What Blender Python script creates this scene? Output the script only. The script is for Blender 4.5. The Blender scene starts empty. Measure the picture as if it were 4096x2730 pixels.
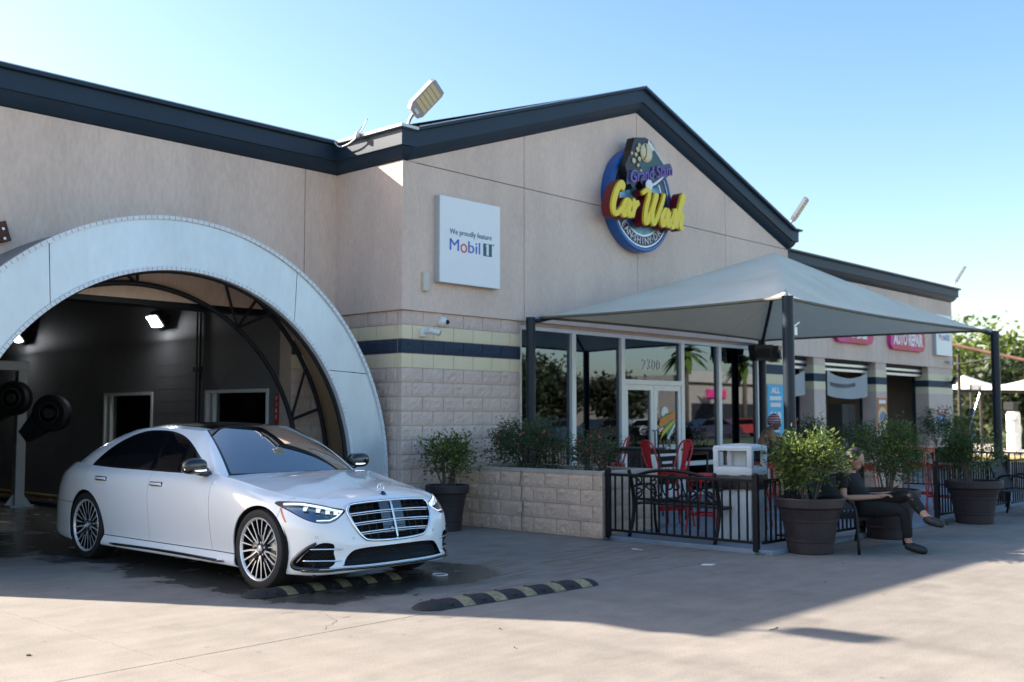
import bpy, bmesh, math, random
import numpy as np
from mathutils import Vector, Matrix
random.seed(7)
rng = np.random.default_rng(7)
SC = bpy.context.scene
COL = SC.collection
R = math.radians

# ------------------------------------------------------------------ camera
CAM_LOC = Vector((-9.916, -11.228, 1.56))
CAM_YAW = R(42.634)      # heading of the view, from +X (along the shop front) towards +Y
CAM_PITCH = R(4.007)
cam_d = bpy.data.cameras.new('camera')
cam = bpy.data.objects.new('camera', cam_d)
COL.objects.link(cam)
fwd = Vector((math.cos(CAM_YAW)*math.cos(CAM_PITCH), math.sin(CAM_YAW)*math.cos(CAM_PITCH), math.sin(CAM_PITCH)))
cam.location = CAM_LOC
cam.rotation_euler = fwd.to_track_quat('-Z', 'Y').to_euler()
cam_d.lens = 37.51; cam_d.sensor_width = 36.0; cam_d.sensor_fit = 'HORIZONTAL'
cam_d.clip_end = 2000
cam_d.dof.use_dof = True
cam_d.dof.focus_distance = 9.8
cam_d.dof.aperture_fstop = 1.7
SC.camera = cam

# ------------------------------------------------------------------ sky and sun
SUN_ELEV = R(30.4)
SUN_AZ = math.atan2(1.48, -0.845)            # direction towards the sun in the XY plane
world = bpy.data.worlds.new('World'); SC.world = world
world.use_nodes = True
wn = world.node_tree
bg = wn.nodes['Background']
sky = wn.nodes.new('ShaderNodeTexSky')
sky.sky_type = 'NISHITA'; sky.sun_disc = False
sky.sun_elevation = SUN_ELEV
sky.sun_rotation = math.pi/2 - SUN_AZ
sky.air_density = 1.0; sky.dust_density = 1.6; sky.ozone_density = 1.8
sky.altitude = 0
tone = wn.nodes.new('ShaderNodeHueSaturation'); tone.inputs['Saturation'].default_value = 1.24
tint = wn.nodes.new('ShaderNodeMix'); tint.data_type = 'RGBA'; tint.blend_type = 'MULTIPLY'; tint.inputs[0].default_value = 1.0
tint.inputs[7].default_value = (1.10, 0.975, 0.89, 1)
wn.links.new(sky.outputs[0], tone.inputs['Color']); wn.links.new(tone.outputs[0], tint.inputs[6]); wn.links.new(tint.outputs[2], bg.inputs[0])
bg.inputs[1].default_value = 0.10
sun_d = bpy.data.lights.new('sun', 'SUN')
sun_d.energy = 5.0; sun_d.angle = R(0.6); sun_d.color = (1.0, 0.90, 0.77)
sun = bpy.data.objects.new('sun', sun_d); COL.objects.link(sun)
to_sun = Vector((math.cos(SUN_AZ)*math.cos(SUN_ELEV), math.sin(SUN_AZ)*math.cos(SUN_ELEV), math.sin(SUN_ELEV)))
sun.rotation_euler = to_sun.to_track_quat('Z', 'Y').to_euler()
sun.location = to_sun*60
SC.view_settings.view_transform = 'Standard'
SC.view_settings.look = 'None'
SC.view_settings.exposure = 1.80
SC.view_settings.gamma = 1.0
SC.cycles.use_denoising = True
SC.cycles.max_bounces = 8
SC.cycles.sample_clamp_indirect = 6
SC.cycles.caustics_reflective = False
SC.cycles.caustics_refractive = False

# ------------------------------------------------------------------ materials
MATS = {}
def mat(name, col, rough=0.6, metal=0.0, var=0.0, vscale=3.0, bump=0.0, bscale=80.0, spec=0.5,
        coat=0.0, emit=None, estr=1.0, alpha=1.0, trans=0.0, detail=4.0, fine=0.0, fscale=60.0, stretch=None, transl=0.0):
    """principled material; colour wanders with world-space noise, relief from a fine noise"""
    m = bpy.data.materials.new(name); m.use_nodes = True
    nt = m.node_tree; b = nt.nodes['Principled BSDF']
    c = (col[0], col[1], col[2], 1)
    b.inputs['Base Color'].default_value = c
    b.inputs['Roughness'].default_value = rough
    b.inputs['Metallic'].default_value = metal
    b.inputs['Specular IOR Level'].default_value = spec
    b.inputs['Coat Weight'].default_value = coat
    b.inputs['Coat Roughness'].default_value = 0.03
    b.inputs['Alpha'].default_value = alpha
    b.inputs['Transmission Weight'].default_value = trans
    if emit:
        b.inputs['Emission Color'].default_value = (*emit, 1); b.inputs['Emission Strength'].default_value = estr
    geo = None
    def pos():
        nonlocal geo
        if geo is None:
            geo = nt.nodes.new('ShaderNodeNewGeometry').outputs['Position']
            if stretch:
                mp = nt.nodes.new('ShaderNodeMapping'); mp.inputs['Scale'].default_value = stretch
                nt.links.new(geo, mp.inputs['Vector']); geo = mp.outputs['Vector']
        return geo
    if var > 0 or fine > 0:
        n = nt.nodes.new('ShaderNodeTexNoise'); n.inputs['Scale'].default_value = vscale; n.inputs['Detail'].default_value = detail
        n.inputs['Roughness'].default_value = 0.65
        nt.links.new(pos(), n.inputs['Vector'])
        mr = nt.nodes.new('ShaderNodeMapRange')
        mr.inputs['From Min'].default_value = 0.3; mr.inputs['From Max'].default_value = 0.7
        mr.inputs['To Min'].default_value = 1-var; mr.inputs['To Max'].default_value = 1+var*0.7
        nt.links.new(n.outputs['Fac'], mr.inputs['Value'])
        fac = mr.outputs[0]
        if fine > 0:
            n2 = nt.nodes.new('ShaderNodeTexNoise'); n2.inputs['Scale'].default_value = fscale; n2.inputs['Detail'].default_value = 2
            nt.links.new(pos(), n2.inputs['Vector'])
            mr2 = nt.nodes.new('ShaderNodeMapRange')
            mr2.inputs['From Min'].default_value = 0.3; mr2.inputs['From Max'].default_value = 0.7
            mr2.inputs['To Min'].default_value = 1-fine; mr2.inputs['To Max'].default_value = 1+fine
            nt.links.new(n2.outputs['Fac'], mr2.inputs['Value'])
            mu = nt.nodes.new('ShaderNodeMath'); mu.operation = 'MULTIPLY'
            nt.links.new(fac, mu.inputs[0]); nt.links.new(mr2.outputs[0], mu.inputs[1]); fac = mu.outputs[0]
        vm = nt.nodes.new('ShaderNodeVectorMath'); vm.operation = 'SCALE'
        vm.inputs[0].default_value = col
        nt.links.new(fac, vm.inputs['Scale'])
        nt.links.new(vm.outputs[0], b.inputs['Base Color'])
    if bump > 0:
        n3 = nt.nodes.new('ShaderNodeTexNoise'); n3.inputs['Scale'].default_value = bscale; n3.inputs['Detail'].default_value = 5
        nt.links.new(pos(), n3.inputs['Vector'])
        bp = nt.nodes.new('ShaderNodeBump'); bp.inputs['Strength'].default_value = bump; bp.inputs['Distance'].default_value = 0.02
        nt.links.new(n3.outputs['Fac'], bp.inputs['Height'])
        nt.links.new(bp.outputs[0], b.inputs['Normal'])
    if transl > 0:
        tr = nt.nodes.new('ShaderNodeBsdfTranslucent'); tr.inputs[0].default_value = c
        mx = nt.nodes.new('ShaderNodeMixShader'); mx.inputs[0].default_value = transl
        out = nt.nodes['Material Output']
        nt.links.new(b.outputs[0], mx.inputs[1]); nt.links.new(tr.outputs[0], mx.inputs[2]); nt.links.new(mx.outputs[0], out.inputs[0])
    MATS[name] = m
    return m

def glass_mat(name, tint=(0.05, 0.06, 0.07), clear=0.5, ior=1.5, rough=0.0, gloss=(1, 1, 1)):
    """flat window glass: mirror reflection by Fresnel over a tinted see-through"""
    m = bpy.data.materials.new(name); m.use_nodes = True
    nt = m.node_tree; nt.nodes.remove(nt.nodes['Principled BSDF']); out = nt.nodes['Material Output']
    t = nt.nodes.new('ShaderNodeBsdfTransparent'); t.inputs[0].default_value = (*tint, 1)
    g = nt.nodes.new('ShaderNodeBsdfGlossy'); g.inputs['Roughness'].default_value = rough; g.inputs[0].default_value = (*gloss, 1)
    f = nt.nodes.new('ShaderNodeFresnel'); f.inputs[0].default_value = ior
    mx = nt.nodes.new('ShaderNodeMixShader')
    nt.links.new(f.outputs[0], mx.inputs[0]); nt.links.new(t.outputs[0], mx.inputs[1]); nt.links.new(g.outputs[0], mx.inputs[2])
    nt.links.new(mx.outputs[0], out.inputs[0])
    MATS[name] = m
    return m

# ------------------------------------------------------------------ mesh helpers
class MB:
    """collects vertices and faces of one mesh"""
    def __init__(s): s.v = []; s.f = []
    def add(s, vs, fs):
        o = len(s.v); s.v += [tuple(p) for p in vs]; s.f += [tuple(i+o for i in f) for f in fs]; return s
    def box(s, lo, hi, M=None):
        x0, y0, z0 = lo; x1, y1, z1 = hi
        vs = [(x0,y0,z0),(x1,y0,z0),(x1,y1,z0),(x0,y1,z0),(x0,y0,z1),(x1,y0,z1),(x1,y1,z1),(x0,y1,z1)]
        if M is not None: vs = [tuple(M @ Vector(p)) for p in vs]
        return s.add(vs, [(0,3,2,1),(4,5,6,7),(0,1,5,4),(1,2,6,5),(2,3,7,6),(3,0,4,7)])
    def cbox(s, c, size, M=None, ch=0.0):
        """box by centre and size, with chamfered edges when ch > 0"""
        hx, hy, hz = size[0]/2, size[1]/2, size[2]/2
        if ch <= 0:
            T = Matrix.Translation(c) @ (M.to_4x4() if M is not None else Matrix())
            return s.box((-hx,-hy,-hz),(hx,hy,hz), T)
        T = Matrix.Translation(c) @ (M.to_4x4() if M is not None else Matrix())
        bm = bmesh.new(); bmesh.ops.create_cube(bm, size=1)
        for v in bm.verts: v.co = Vector((v.co.x*size[0], v.co.y*size[1], v.co.z*size[2]))
        bmesh.ops.bevel(bm, geom=bm.edges[:], offset=ch, segments=2, affect='EDGES', profile=0.5)
        s.bm(bm, T); return s
    def bm(s, bm, T=None):
        bm.verts.index_update()
        vs = [(T @ v.co if T is not None else v.co.copy()) for v in bm.verts]
        fs = [[v.index for v in f.verts] for f in bm.faces]
        s.add(vs, fs); bm.free(); return s
    def tube(s, path, r, n=8, cap=True, closed=False):
        P = [Vector(p) for p in path]; k = len(P)
        rr = r if hasattr(r, '__len__') else [r]*k
        T = []
        for i in range(k):
            a = P[(i-1) % k] if (closed or i > 0) else P[i]; b = P[(i+1) % k] if (closed or i < k-1) else P[i]
            t = (b-a); T.append(t.normalized() if t.length > 1e-9 else Vector((0,0,1)))
        up = Vector((0,0,1)) if abs(T[0].z) < 0.9 else Vector((1,0,0))
        N = (up - T[0]*up.dot(T[0])).normalized(); vs = []
        for i in range(k):
            N = (N - T[i]*N.dot(T[i]));  N = N.normalized() if N.length > 1e-6 else T[i].orthogonal().normalized()
            B = T[i].cross(N)
            for j in range(n):
                a = 2*math.pi*j/n
                vs.append(P[i] + (N*math.cos(a)+B*math.sin(a))*rr[i])
        fs = []
        for i in range(k if closed else k-1):
            i2 = (i+1) % k
            for j in range(n):
                fs.append((i*n+j, i*n+(j+1) % n, i2*n+(j+1) % n, i2*n+j))
        if cap and not closed:
            fs.append(tuple(reversed(range(n)))); fs.append(tuple((k-1)*n+j for j in range(n)))
        return s.add(vs, fs)
    def cyl(s, p0, p1, r, n=16, r1=None): return s.tube([p0, p1], [r, r if r1 is None else r1], n)
    def lathe(s, prof, n=32, c=(0,0,0), M=None):
        """prof: list of (radius, height) turned round the z axis"""
        vs = []; fs = []; k = len(prof)
        T = Matrix.Translation(c) @ (M.to_4x4() if M is not None else Matrix())
        for r, z in prof:
            for j in range(n):
                a = 2*math.pi*j/n; vs.append(tuple(T @ Vector((r*math.cos(a), r*math.sin(a), z))))
        for i in range(k-1):
            for j in range(n):
                fs.append((i*n+j, i*n+(j+1) % n, (i+1)*n+(j+1) % n, (i+1)*n+j))
        return s.add(vs, fs)
    def prism(s, poly, d0, d1, M=None, ax='y'):
        """closed 2-D polygon (a, b) pushed from d0 to d1 along ax"""
        n = len(poly)
        def P(a, b, d): return {'y': (a, d, b), 'x': (d, a, b), 'z': (a, b, d)}[ax]
        vs = [P(a, b, d0) for a, b in poly]+[P(a, b, d1) for a, b in poly]
        if M is not None: vs = [tuple(M @ Vector(p)) for p in vs]
        fs = [tuple(range(n)), tuple(range(2*n-1, n-1, -1))]+[(i, i+n, (i+1) % n+n, (i+1) % n) for i in range(n)]
        return s.add(vs, fs)
    def sheet(s, grid):
        """grid[i][j] of points"""
        a = len(grid); b = len(grid[0]); vs = [p for row in grid for p in row]
        fs = [(i*b+j, i*b+j+1, (i+1)*b+j+1, (i+1)*b+j) for i in range(a-1) for j in range(b-1)]
        return s.add(vs, fs)
    def xf(s, M): s.v = [tuple(M @ Vector(p)) for p in s.v]; return s
    def mesh(s, name, smooth=False, fix=True):
        me = bpy.data.meshes.new(name); me.from_pydata(s.v, [], s.f); me.validate()
        if fix:
            bm = bmesh.new(); bm.from_mesh(me); bmesh.ops.recalc_face_normals(bm, faces=bm.faces); bm.to_mesh(me); bm.free()
        if smooth: me.polygons.foreach_set('use_smooth', [True]*len(me.polygons))
        me.update(); return me

def link(name, me, m=None, parent=None, loc=None, rz=None):
    o = bpy.data.objects.new(name, me); COL.objects.link(o)
    if m is not None:
        if len(me.materials) == 0: me.materials.append(m)
        elif me.materials[0] is not m:
            o.material_slots[0].link = 'OBJECT'; o.material_slots[0].material = m
    if parent is not None: o.parent = parent
    if loc is not None: o.location = loc
    if rz is not None: o.rotation_euler = (0, 0, rz)
    return o
def sharp(me, ang=35):
    """smooth shading with sharp edges above an angle"""
    bm = bmesh.new(); bm.from_mesh(me)
    for f in bm.faces: f.smooth = True
    for e in bm.edges:
        if len(e.link_faces) == 2 and e.calc_face_angle(0) > R(ang): e.smooth = False
    bm.to_mesh(me); bm.free()
def part(name, mb, m, parent, smooth=False, fix=True, label=None, ang=None):
    me = mb.mesh(name, smooth, fix)
    if ang is not None: sharp(me, ang)
    o = link(name, me, m, parent)
    if label: o['label'] = label
    return o
def thing(name, label, cat, loc=(0,0,0), rz=0, group=None):
    o = bpy.data.objects.new(name, None); COL.objects.link(o)
    o.empty_display_size = 0.2
    o.location = loc; o.rotation_euler = (0, 0, rz); o['label'] = label; o['category'] = cat
    if group: o['group'] = group
    return o
def single(name, mb, m, label, cat, loc=(0,0,0), rz=0, group=None, smooth=False, ang=None):
    me = mb.mesh(name, smooth)
    if ang is not None: sharp(me, ang)
    o = link(name, me, m, None, loc, rz); o['label'] = label; o['category'] = cat
    if group: o['group'] = group
    return o
def struct(name, mb, m, parent=None, smooth=False):
    o = link(name, mb.mesh(name, smooth), m, parent)
    if parent is None: o['kind'] = 'structure'
    return o
def dup(root, loc, rz=None, label=None, group=None):
    r = root.copy(); COL.objects.link(r); r.location = loc
    if rz is not None: r.rotation_euler = (0, 0, rz)
    if label: r['label'] = label
    if group: r['group'] = group
    for ch in list(root.children):
        c = ch.copy(); COL.objects.link(c); c.parent = r
        for g in ch.children:
            d = g.copy(); COL.objects.link(d); d.parent = c
    return r
def text_mesh(txt, size, depth=0.004, shear=0.0, bold=0.0, space=1.0, width=None, align='CENTER'):
    """lettering as a solid mesh in the XY plane (x to the right, y up), pushed along z"""
    cu = bpy.data.curves.new('txt', 'FONT'); cu.body = txt; cu.size = size; cu.extrude = depth/2
    cu.shear = shear; cu.offset = bold; cu.space_character = space; cu.align_x = align; cu.align_y = 'CENTER'; cu.resolution_u = 3
    o = bpy.data.objects.new('txt', cu); COL.objects.link(o)
    dg = bpy.context.evaluated_depsgraph_get(); me = bpy.data.meshes.new_from_object(o.evaluated_get(dg))
    bpy.data.objects.remove(o); bpy.data.curves.remove(cu)
    n = len(me.vertices); co = np.empty(n*3); me.vertices.foreach_get('co', co); co = co.reshape(-1, 3)
    if n and width:
        w = np.ptp(co[:, 0]); co[:, 0] *= width/w
    mb = MB(); mb.add([tuple(p) for p in co], [tuple(p.vertices) for p in me.polygons]); bpy.data.meshes.remove(me)
    return mb
# a frame that turns lettering drawn in XY onto a wall that faces -Y
WALL_Y = Matrix(((1,0,0,0),(0,0,-1,0),(0,1,0,0),(0,0,0,1)))
def catmull(pts, n=8, closed=False):
    """smooth curve through points"""
    P = [np.array(p, float) for p in pts]; k = len(P); out = []
    rngk = range(k if closed else k-1)
    for i in rngk:
        p1 = P[i]; p2 = P[(i+1) % k]
        p0 = P[(i-1) % k] if (closed or i > 0) else 2*p1-p2
        p3 = P[(i+2) % k] if (closed or i+2 < k) else 2*p2-p1
        for j in range(n):
            t = j/n
            out.append(0.5*((2*p1)+(-p0+p2)*t+(2*p0-5*p1+4*p2-p3)*t*t+(-p0+3*p1-3*p2+p3)*t**3))
    if not closed: out.append(P[-1])
    return out
# ------------------------------------------------------------------ shared materials
STUCCO_C = (0.80, 0.62, 0.515)
m_stucco = mat('stucco', STUCCO_C, 0.9, var=0.13, vscale=0.9, bump=0.35, bscale=70, fine=0.06, fscale=26, spec=0.25, stretch=(1, 1, 0.35), detail=7)
m_joint = mat('stucco_joint', (0.42, 0.33, 0.22), 0.9, var=0.15, vscale=4)
m_block = mat('painted_split_block', (0.74, 0.575, 0.485), 0.85, var=0.10, vscale=2.0, bump=0.45, bscale=38, fine=0.06, fscale=30, spec=0.3)
m_mortar = mat('painted_mortar', (0.58, 0.455, 0.385), 0.9, var=0.08, vscale=6)
m_yellow = mat('cream_yellow_paint', (0.86, 0.74, 0.50), 0.75, var=0.06, vscale=1.6, bump=0.15, bscale=60, spec=0.3)
m_navyblk = mat('navy_block_paint', (0.022, 0.042, 0.075), 0.7, var=0.12, vscale=5, bump=0.6, bscale=40)
m_navy = mat('navy_metal_paint', (0.016, 0.036, 0.064), 0.5, var=0.12, vscale=1.4, spec=0.3)
m_flash = mat('edge_flashing', (0.45, 0.50, 0.55), 0.35, metal=0.6, var=0.08, vscale=2)
m_roof = mat('roof_sheet', (0.30, 0.31, 0.33), 0.5, metal=0.3, var=0.1)
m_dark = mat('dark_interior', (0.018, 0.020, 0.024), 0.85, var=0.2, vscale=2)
m_tunnelwall = mat('tunnel_wall_paint', (0.17, 0.17, 0.18), 0.6, var=0.12, vscale=1.5, bump=0.2, bscale=25)
m_planter = mat('planter_split_block', (0.74, 0.525, 0.385), 0.9, var=0.14, vscale=3.0, bump=0.7, bscale=34, fine=0.08, fscale=28, spec=0.2)
m_cap = mat('planter_cap', (0.46, 0.40, 0.33), 0.85, var=0.12, vscale=4, bump=0.3, bscale=60)
m_alu = mat('storefront_aluminium', (0.84, 0.86, 0.86), 0.4, metal=0.1, var=0.05, vscale=2)
m_bronze = mat('dark_mullion', (0.03, 0.034, 0.04), 0.35, metal=0.3)
m_blackmetal = mat('black_painted_steel', (0.006, 0.007, 0.009), 0.45, var=0.15, vscale=6, spec=0.3)
m_post = mat('navy_painted_post', (0.008, 0.018, 0.032), 0.4, var=0.10, vscale=3, spec=0.35)
m_white = mat('white_plastic', (0.78, 0.79, 0.78), 0.45, var=0.03, vscale=3)
m_whitesign = mat('white_sign_face', (0.90, 0.91, 0.91), 0.35, var=0.02, vscale=2)
m_signside = mat('sign_case_side', (0.48, 0.52, 0.56), 0.4, metal=0.2)
m_red = mat('red_powder_coat', (0.42, 0.010, 0.020), 0.32, var=0.08, vscale=4, spec=0.5)
m_orangered = mat('orange_red_paint', (0.52, 0.05, 0.025), 0.4, var=0.08, vscale=4)
m_rubber = mat('black_rubber', (0.020, 0.020, 0.022), 0.75, var=0.25, vscale=9, bump=0.3, bscale=120)
m_chrome = mat('chrome', (0.85, 0.87, 0.90), 0.08, metal=1.0)
m_steel = mat('galvanised_steel', (0.55, 0.57, 0.58), 0.35, metal=0.9, var=0.1, vscale=20)
m_soil = mat('potting_soil', (0.035, 0.025, 0.018), 0.95, var=0.4, vscale=30, bump=0.8, bscale=40)
m_shopglass = glass_mat('storefront_glass', tint=(0.20, 0.23, 0.25), ior=2.2, gloss=(.66, .82, 1.0))

# concrete: stains, streaks along the traffic, speckle, wet dark patches round the wash exit
def concrete_material():
    m = bpy.data.materials.new('broomed_concrete'); m.use_nodes = True
    nt = m.node_tree; b = nt.nodes['Principled BSDF']; L = nt.links.new
    geo = nt.nodes.new('ShaderNodeNewGeometry').outputs['Position']
    def noise(scale, detail=4, stretch=(1,1,1), rough=0.6):
        mp = nt.nodes.new('ShaderNodeMapping'); mp.inputs['Scale'].default_value = stretch; L(geo, mp.inputs[0])
        n = nt.nodes.new('ShaderNodeTexNoise'); n.inputs['Scale'].default_value = scale; n.inputs['Detail'].default_value = detail
        n.inputs['Roughness'].default_value = rough; L(mp.outputs[0], n.inputs['Vector']); return n.outputs['Fac']
    def rmap(x, a, b_, c, d):
        r = nt.nodes.new('ShaderNodeMapRange'); r.inputs['From Min'].default_value = a; r.inputs['From Max'].default_value = b_
        r.inputs['To Min'].default_value = c; r.inputs['To Max'].default_value = d; L(x, r.inputs[0]); return r.outputs[0]
    def op(o, x, y):
        q = nt.nodes.new('ShaderNodeMath'); q.operation = o
        for i, z in enumerate((x, y)):
            if isinstance(z, (int, float)): q.inputs[i].default_value = z
            else: L(z, q.inputs[i])
        return q.outputs[0]
    f = rmap(noise(0.35, 5), 0.3, 0.7, 0.84, 1.12)
    f = op('MULTIPLY', f, rmap(noise(2.6, 7), 0.3, 0.7, 0.84, 1.10))
    f = op('MULTIPLY', f, rmap(noise(70, 3), 0.25, 0.75, 0.76, 1.18))
    f = op('MULTIPLY', f, rmap(noise(1.2, 5, (0.9, 6.0, 1)), 0.35, 0.7, 1.04, 0.90))
    # dark drips and oil spots
    vo = nt.nodes.new('ShaderNodeTexVoronoi'); vo.inputs['Scale'].default_value = 2.3; L(geo, vo.inputs['Vector'])
    spots = rmap(op('ADD', vo.outputs['Distance'], op('MULTIPLY', noise(14, 3), 0.10)), 0.075, 0.115, 0.62, 1.0)
    f = op('MULTIPLY', f, spots)
    vo2 = nt.nodes.new('ShaderNodeTexVoronoi'); vo2.inputs['Scale'].default_value = 0.9; L(geo, vo2.inputs['Vector'])
    f = op('MULTIPLY', f, rmap(op('ADD', vo2.outputs['Distance'], op('MULTIPLY', noise(6, 5), 0.35)), 0.22, 0.36, 0.80, 1.0))
    vo3 = nt.nodes.new('ShaderNodeTexVoronoi'); vo3.inputs['Scale'].default_value = 7.0; L(geo, vo3.inputs['Vector'])
    f = op('MULTIPLY', f, rmap(op('ADD', vo3.outputs['Distance'], op('MULTIPLY', noise(3, 2), 0.16)), 0.10, 0.14, 0.72, 1.0))
    # brown tyre scuffs running along X in front of the wash exit
    sep = nt.nodes.new('ShaderNodeSeparateXYZ'); L(geo, sep.inputs[0]); X, Y = sep.outputs[0], sep.outputs[1]
    def band(v, a, b_, w):
        return op('MULTIPLY', rmap(v, a-w, a+w, 0, 1), rmap(v, b_-w, b_+w, 1, 0))
    scuff = op('MULTIPLY', op('MULTIPLY', band(Y, -4.6, -2.6, 0.4), band(X, -3.6, 1.2, 0.9)), rmap(noise(2.2, 5, (0.7, 5.5, 1)), 0.50, 0.60, 0, 1))
    tracks = op('MULTIPLY', op('MULTIPLY', op('ADD', band(X, -4.22, -4.02, 0.07), band(X, -2.72, -2.52, 0.07)), band(Y, -9.5, -3.6, 0.8)), rmap(noise(1.1, 6, (3, .8, 1)), 0.36, 0.62, 0, 1))
    f = op('MULTIPLY', f, rmap(tracks, 0, 1, 1.0, 0.84))
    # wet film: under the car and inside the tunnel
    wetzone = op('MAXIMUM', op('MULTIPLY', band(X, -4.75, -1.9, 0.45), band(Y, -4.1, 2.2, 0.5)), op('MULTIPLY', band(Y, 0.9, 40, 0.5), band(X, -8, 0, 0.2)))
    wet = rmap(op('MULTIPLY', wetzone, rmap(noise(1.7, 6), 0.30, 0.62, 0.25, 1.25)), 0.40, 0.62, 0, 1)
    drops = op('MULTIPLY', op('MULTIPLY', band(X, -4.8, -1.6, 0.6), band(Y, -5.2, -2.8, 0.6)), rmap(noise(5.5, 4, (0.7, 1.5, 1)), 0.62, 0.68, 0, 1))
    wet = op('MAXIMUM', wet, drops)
    sc = nt.nodes.new('ShaderNodeVectorMath'); sc.operation = 'SCALE'; sc.inputs[0].default_value = (0.240, 0.215, 0.186); L(f, sc.inputs['Scale'])
    def mixc(fac, a, col):
        q = nt.nodes.new('ShaderNodeMix'); q.data_type = 'RGBA'; L(fac, q.inputs[0]); L(a, q.inputs[6]); q.inputs[7].default_value = (*col, 1); return q.outputs[2]
    c = mixc(op('MULTIPLY', scuff, 0.75), sc.outputs[0], (0.16, 0.105, 0.06))
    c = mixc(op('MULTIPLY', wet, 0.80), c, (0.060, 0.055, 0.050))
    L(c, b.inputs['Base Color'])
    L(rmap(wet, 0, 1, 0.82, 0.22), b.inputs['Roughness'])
    bp = nt.nodes.new('ShaderNodeBump'); bp.inputs['Strength'].default_value = 0.25; bp.inputs['Distance'].default_value = 0.004
    L(op('ADD', noise(160, 3), noise(25, 3)), bp.inputs['Height']); L(bp.outputs[0], b.inputs['Normal'])
    return m
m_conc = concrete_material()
m_grass = mat('lawn_ground', (0.075, 0.10, 0.028), 0.95, var=0.35, vscale=0.8, fine=0.3, fscale=12)
m_asph = mat('asphalt', (0.055, 0.055, 0.056), 0.85, var=0.2, vscale=1, fine=0.15, fscale=50)
m_patio = mat('patio_concrete_worn_blue_paint', (0.20, 0.25, 0.30), 0.7, var=0.30, vscale=0.9, fine=0.08, fscale=40)

# ------------------------------------------------------------------ ground
mb = MB(); mb.sheet([[(-700, -700, -0.06), (900, -700, -0.06)], [(-700, 900, -0.06), (900, 900, -0.06)]])
struct('ground', mb, m_grass)
lot = bpy.data.objects.new('concrete_lot', None); COL.objects.link(lot); lot['kind'] = 'structure'
GX = [-26, -21, -15.5, -10.9, -6.3, 1.9, 8.0, 14.0, 20.0, 26.5]; GY = [-26, -20.5, -15.2, -9.8, -4.93, 1.55, 8, 15]
for i in range(len(GX)-1):
    for j in range(len(GY)-1):
        x0, x1, y0, y1 = GX[i], GX[i+1], GY[j], GY[j+1]; g = 0.006
        if i == 5 and j == 3: pass
        mb = MB(); hx, hy = (x1-x0)/2-g, (y1-y0)/2-g
        mb.cbox((0, 0, -0.025), (hx*2, hy*2, 0.05))
        o = link('slab', mb.mesh('slab'), m_conc, lot, loc=((x0+x1)/2, (y0+y1)/2, 0))
m_gap = mat('joint_filler', (0.10, 0.085, 0.07), 0.95, var=0.3, vscale=8)
mb = MB(); mb.sheet([[(GX[0], GY[0], -0.02), (GX[-1], GY[0], -0.02)], [(GX[0], GY[-1], -0.02), (GX[-1], GY[-1], -0.02)]])
link('joint_filler', mb.mesh('joint_filler'), m_gap, lot)
# hairline cracks in the slabs
m_crack = mat('crack', (0.11, 0.09, 0.07), 0.95)
def crack(pts, w=0.006):
    rr = random.Random(len(pts)*31+int(pts[0][0]*10)); P = []
    for a, b in zip(pts[:-1], pts[1:]):
        for k in range(6):
            t = k/6; P.append((a[0]+(b[0]-a[0])*t+rr.uniform(-.018, .018), a[1]+(b[1]-a[1])*t+rr.uniform(-.018, .018)))
    P.append(pts[-1]); mb = MB(); rows = []
    for i, p in enumerate(P):
        q = P[min(i+1, len(P)-1)]; o = P[max(i-1, 0)]; d = Vector((q[0]-o[0], q[1]-o[1])); n = Vector((-d.y, d.x)).normalized()*w*rr.uniform(.3, 1)*.5
        rows.append([(p[0]+n.x, p[1]+n.y, 0.0035), (p[0]-n.x, p[1]-n.y, 0.0035)])
    mb.sheet(rows); o = link('crack', mb.mesh('crack', fix=False), m_crack, lot)
crack([(0.55, -8.05), (0.95, -8.0), (1.25, -8.2), (1.45, -8.1), (1.7, -8.25)])
crack([(-5.02, -4.85), (-4.72, -4.62), (-4.62, -4.3), (-4.35, -4.12)])
# lawn strip, road beyond the lot
mb = MB(); mb.sheet([[(27.5, -60, -0.03), (36.0, -60, -0.03)], [(27.5, 60, -0.03), (36.0, 60, -0.03)]])
mb2 = MB(); mb2.sheet([[(-200, -44, -0.045), (300, -44, -0.045)], [(-200, -27.5, -0.045), (300, -27.5, -0.045)]])
struct('road', mb2, m_asph)
mb3 = MB(); mb3.sheet([[(33, -12, -0.03), (60, -12, -0.03)], [(33, 30, -0.03), (60, 30, -0.03)]])
m_pale = mat('pale_concrete_drive', (0.46, 0.43, 0.38), 0.85, var=0.12, vscale=0.8, fine=0.06)
struct('drive', mb3, m_pale)
# patio floor
mb = MB(); mb.cbox((6.85, -2.60, 0.0), (11.85, 5.20, 0.10), ch=0.008)
struct('patio_floor', mb, m_patio)

# ------------------------------------------------------------------ building
bld = thing('car_wash_building', 'tan stucco car wash building with dark navy gabled eave and striped block base', 'building')
ZL = 3.048      # underside of the stucco, fifteen block courses up
ZE = 5.165      # underside of the eave band
YW = 1.48       # wall plane of both wings
RISE = (7.02-5.165)/5.5
def rake(x): return ZE + RISE*(5.5-abs(x-5.55))
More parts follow.
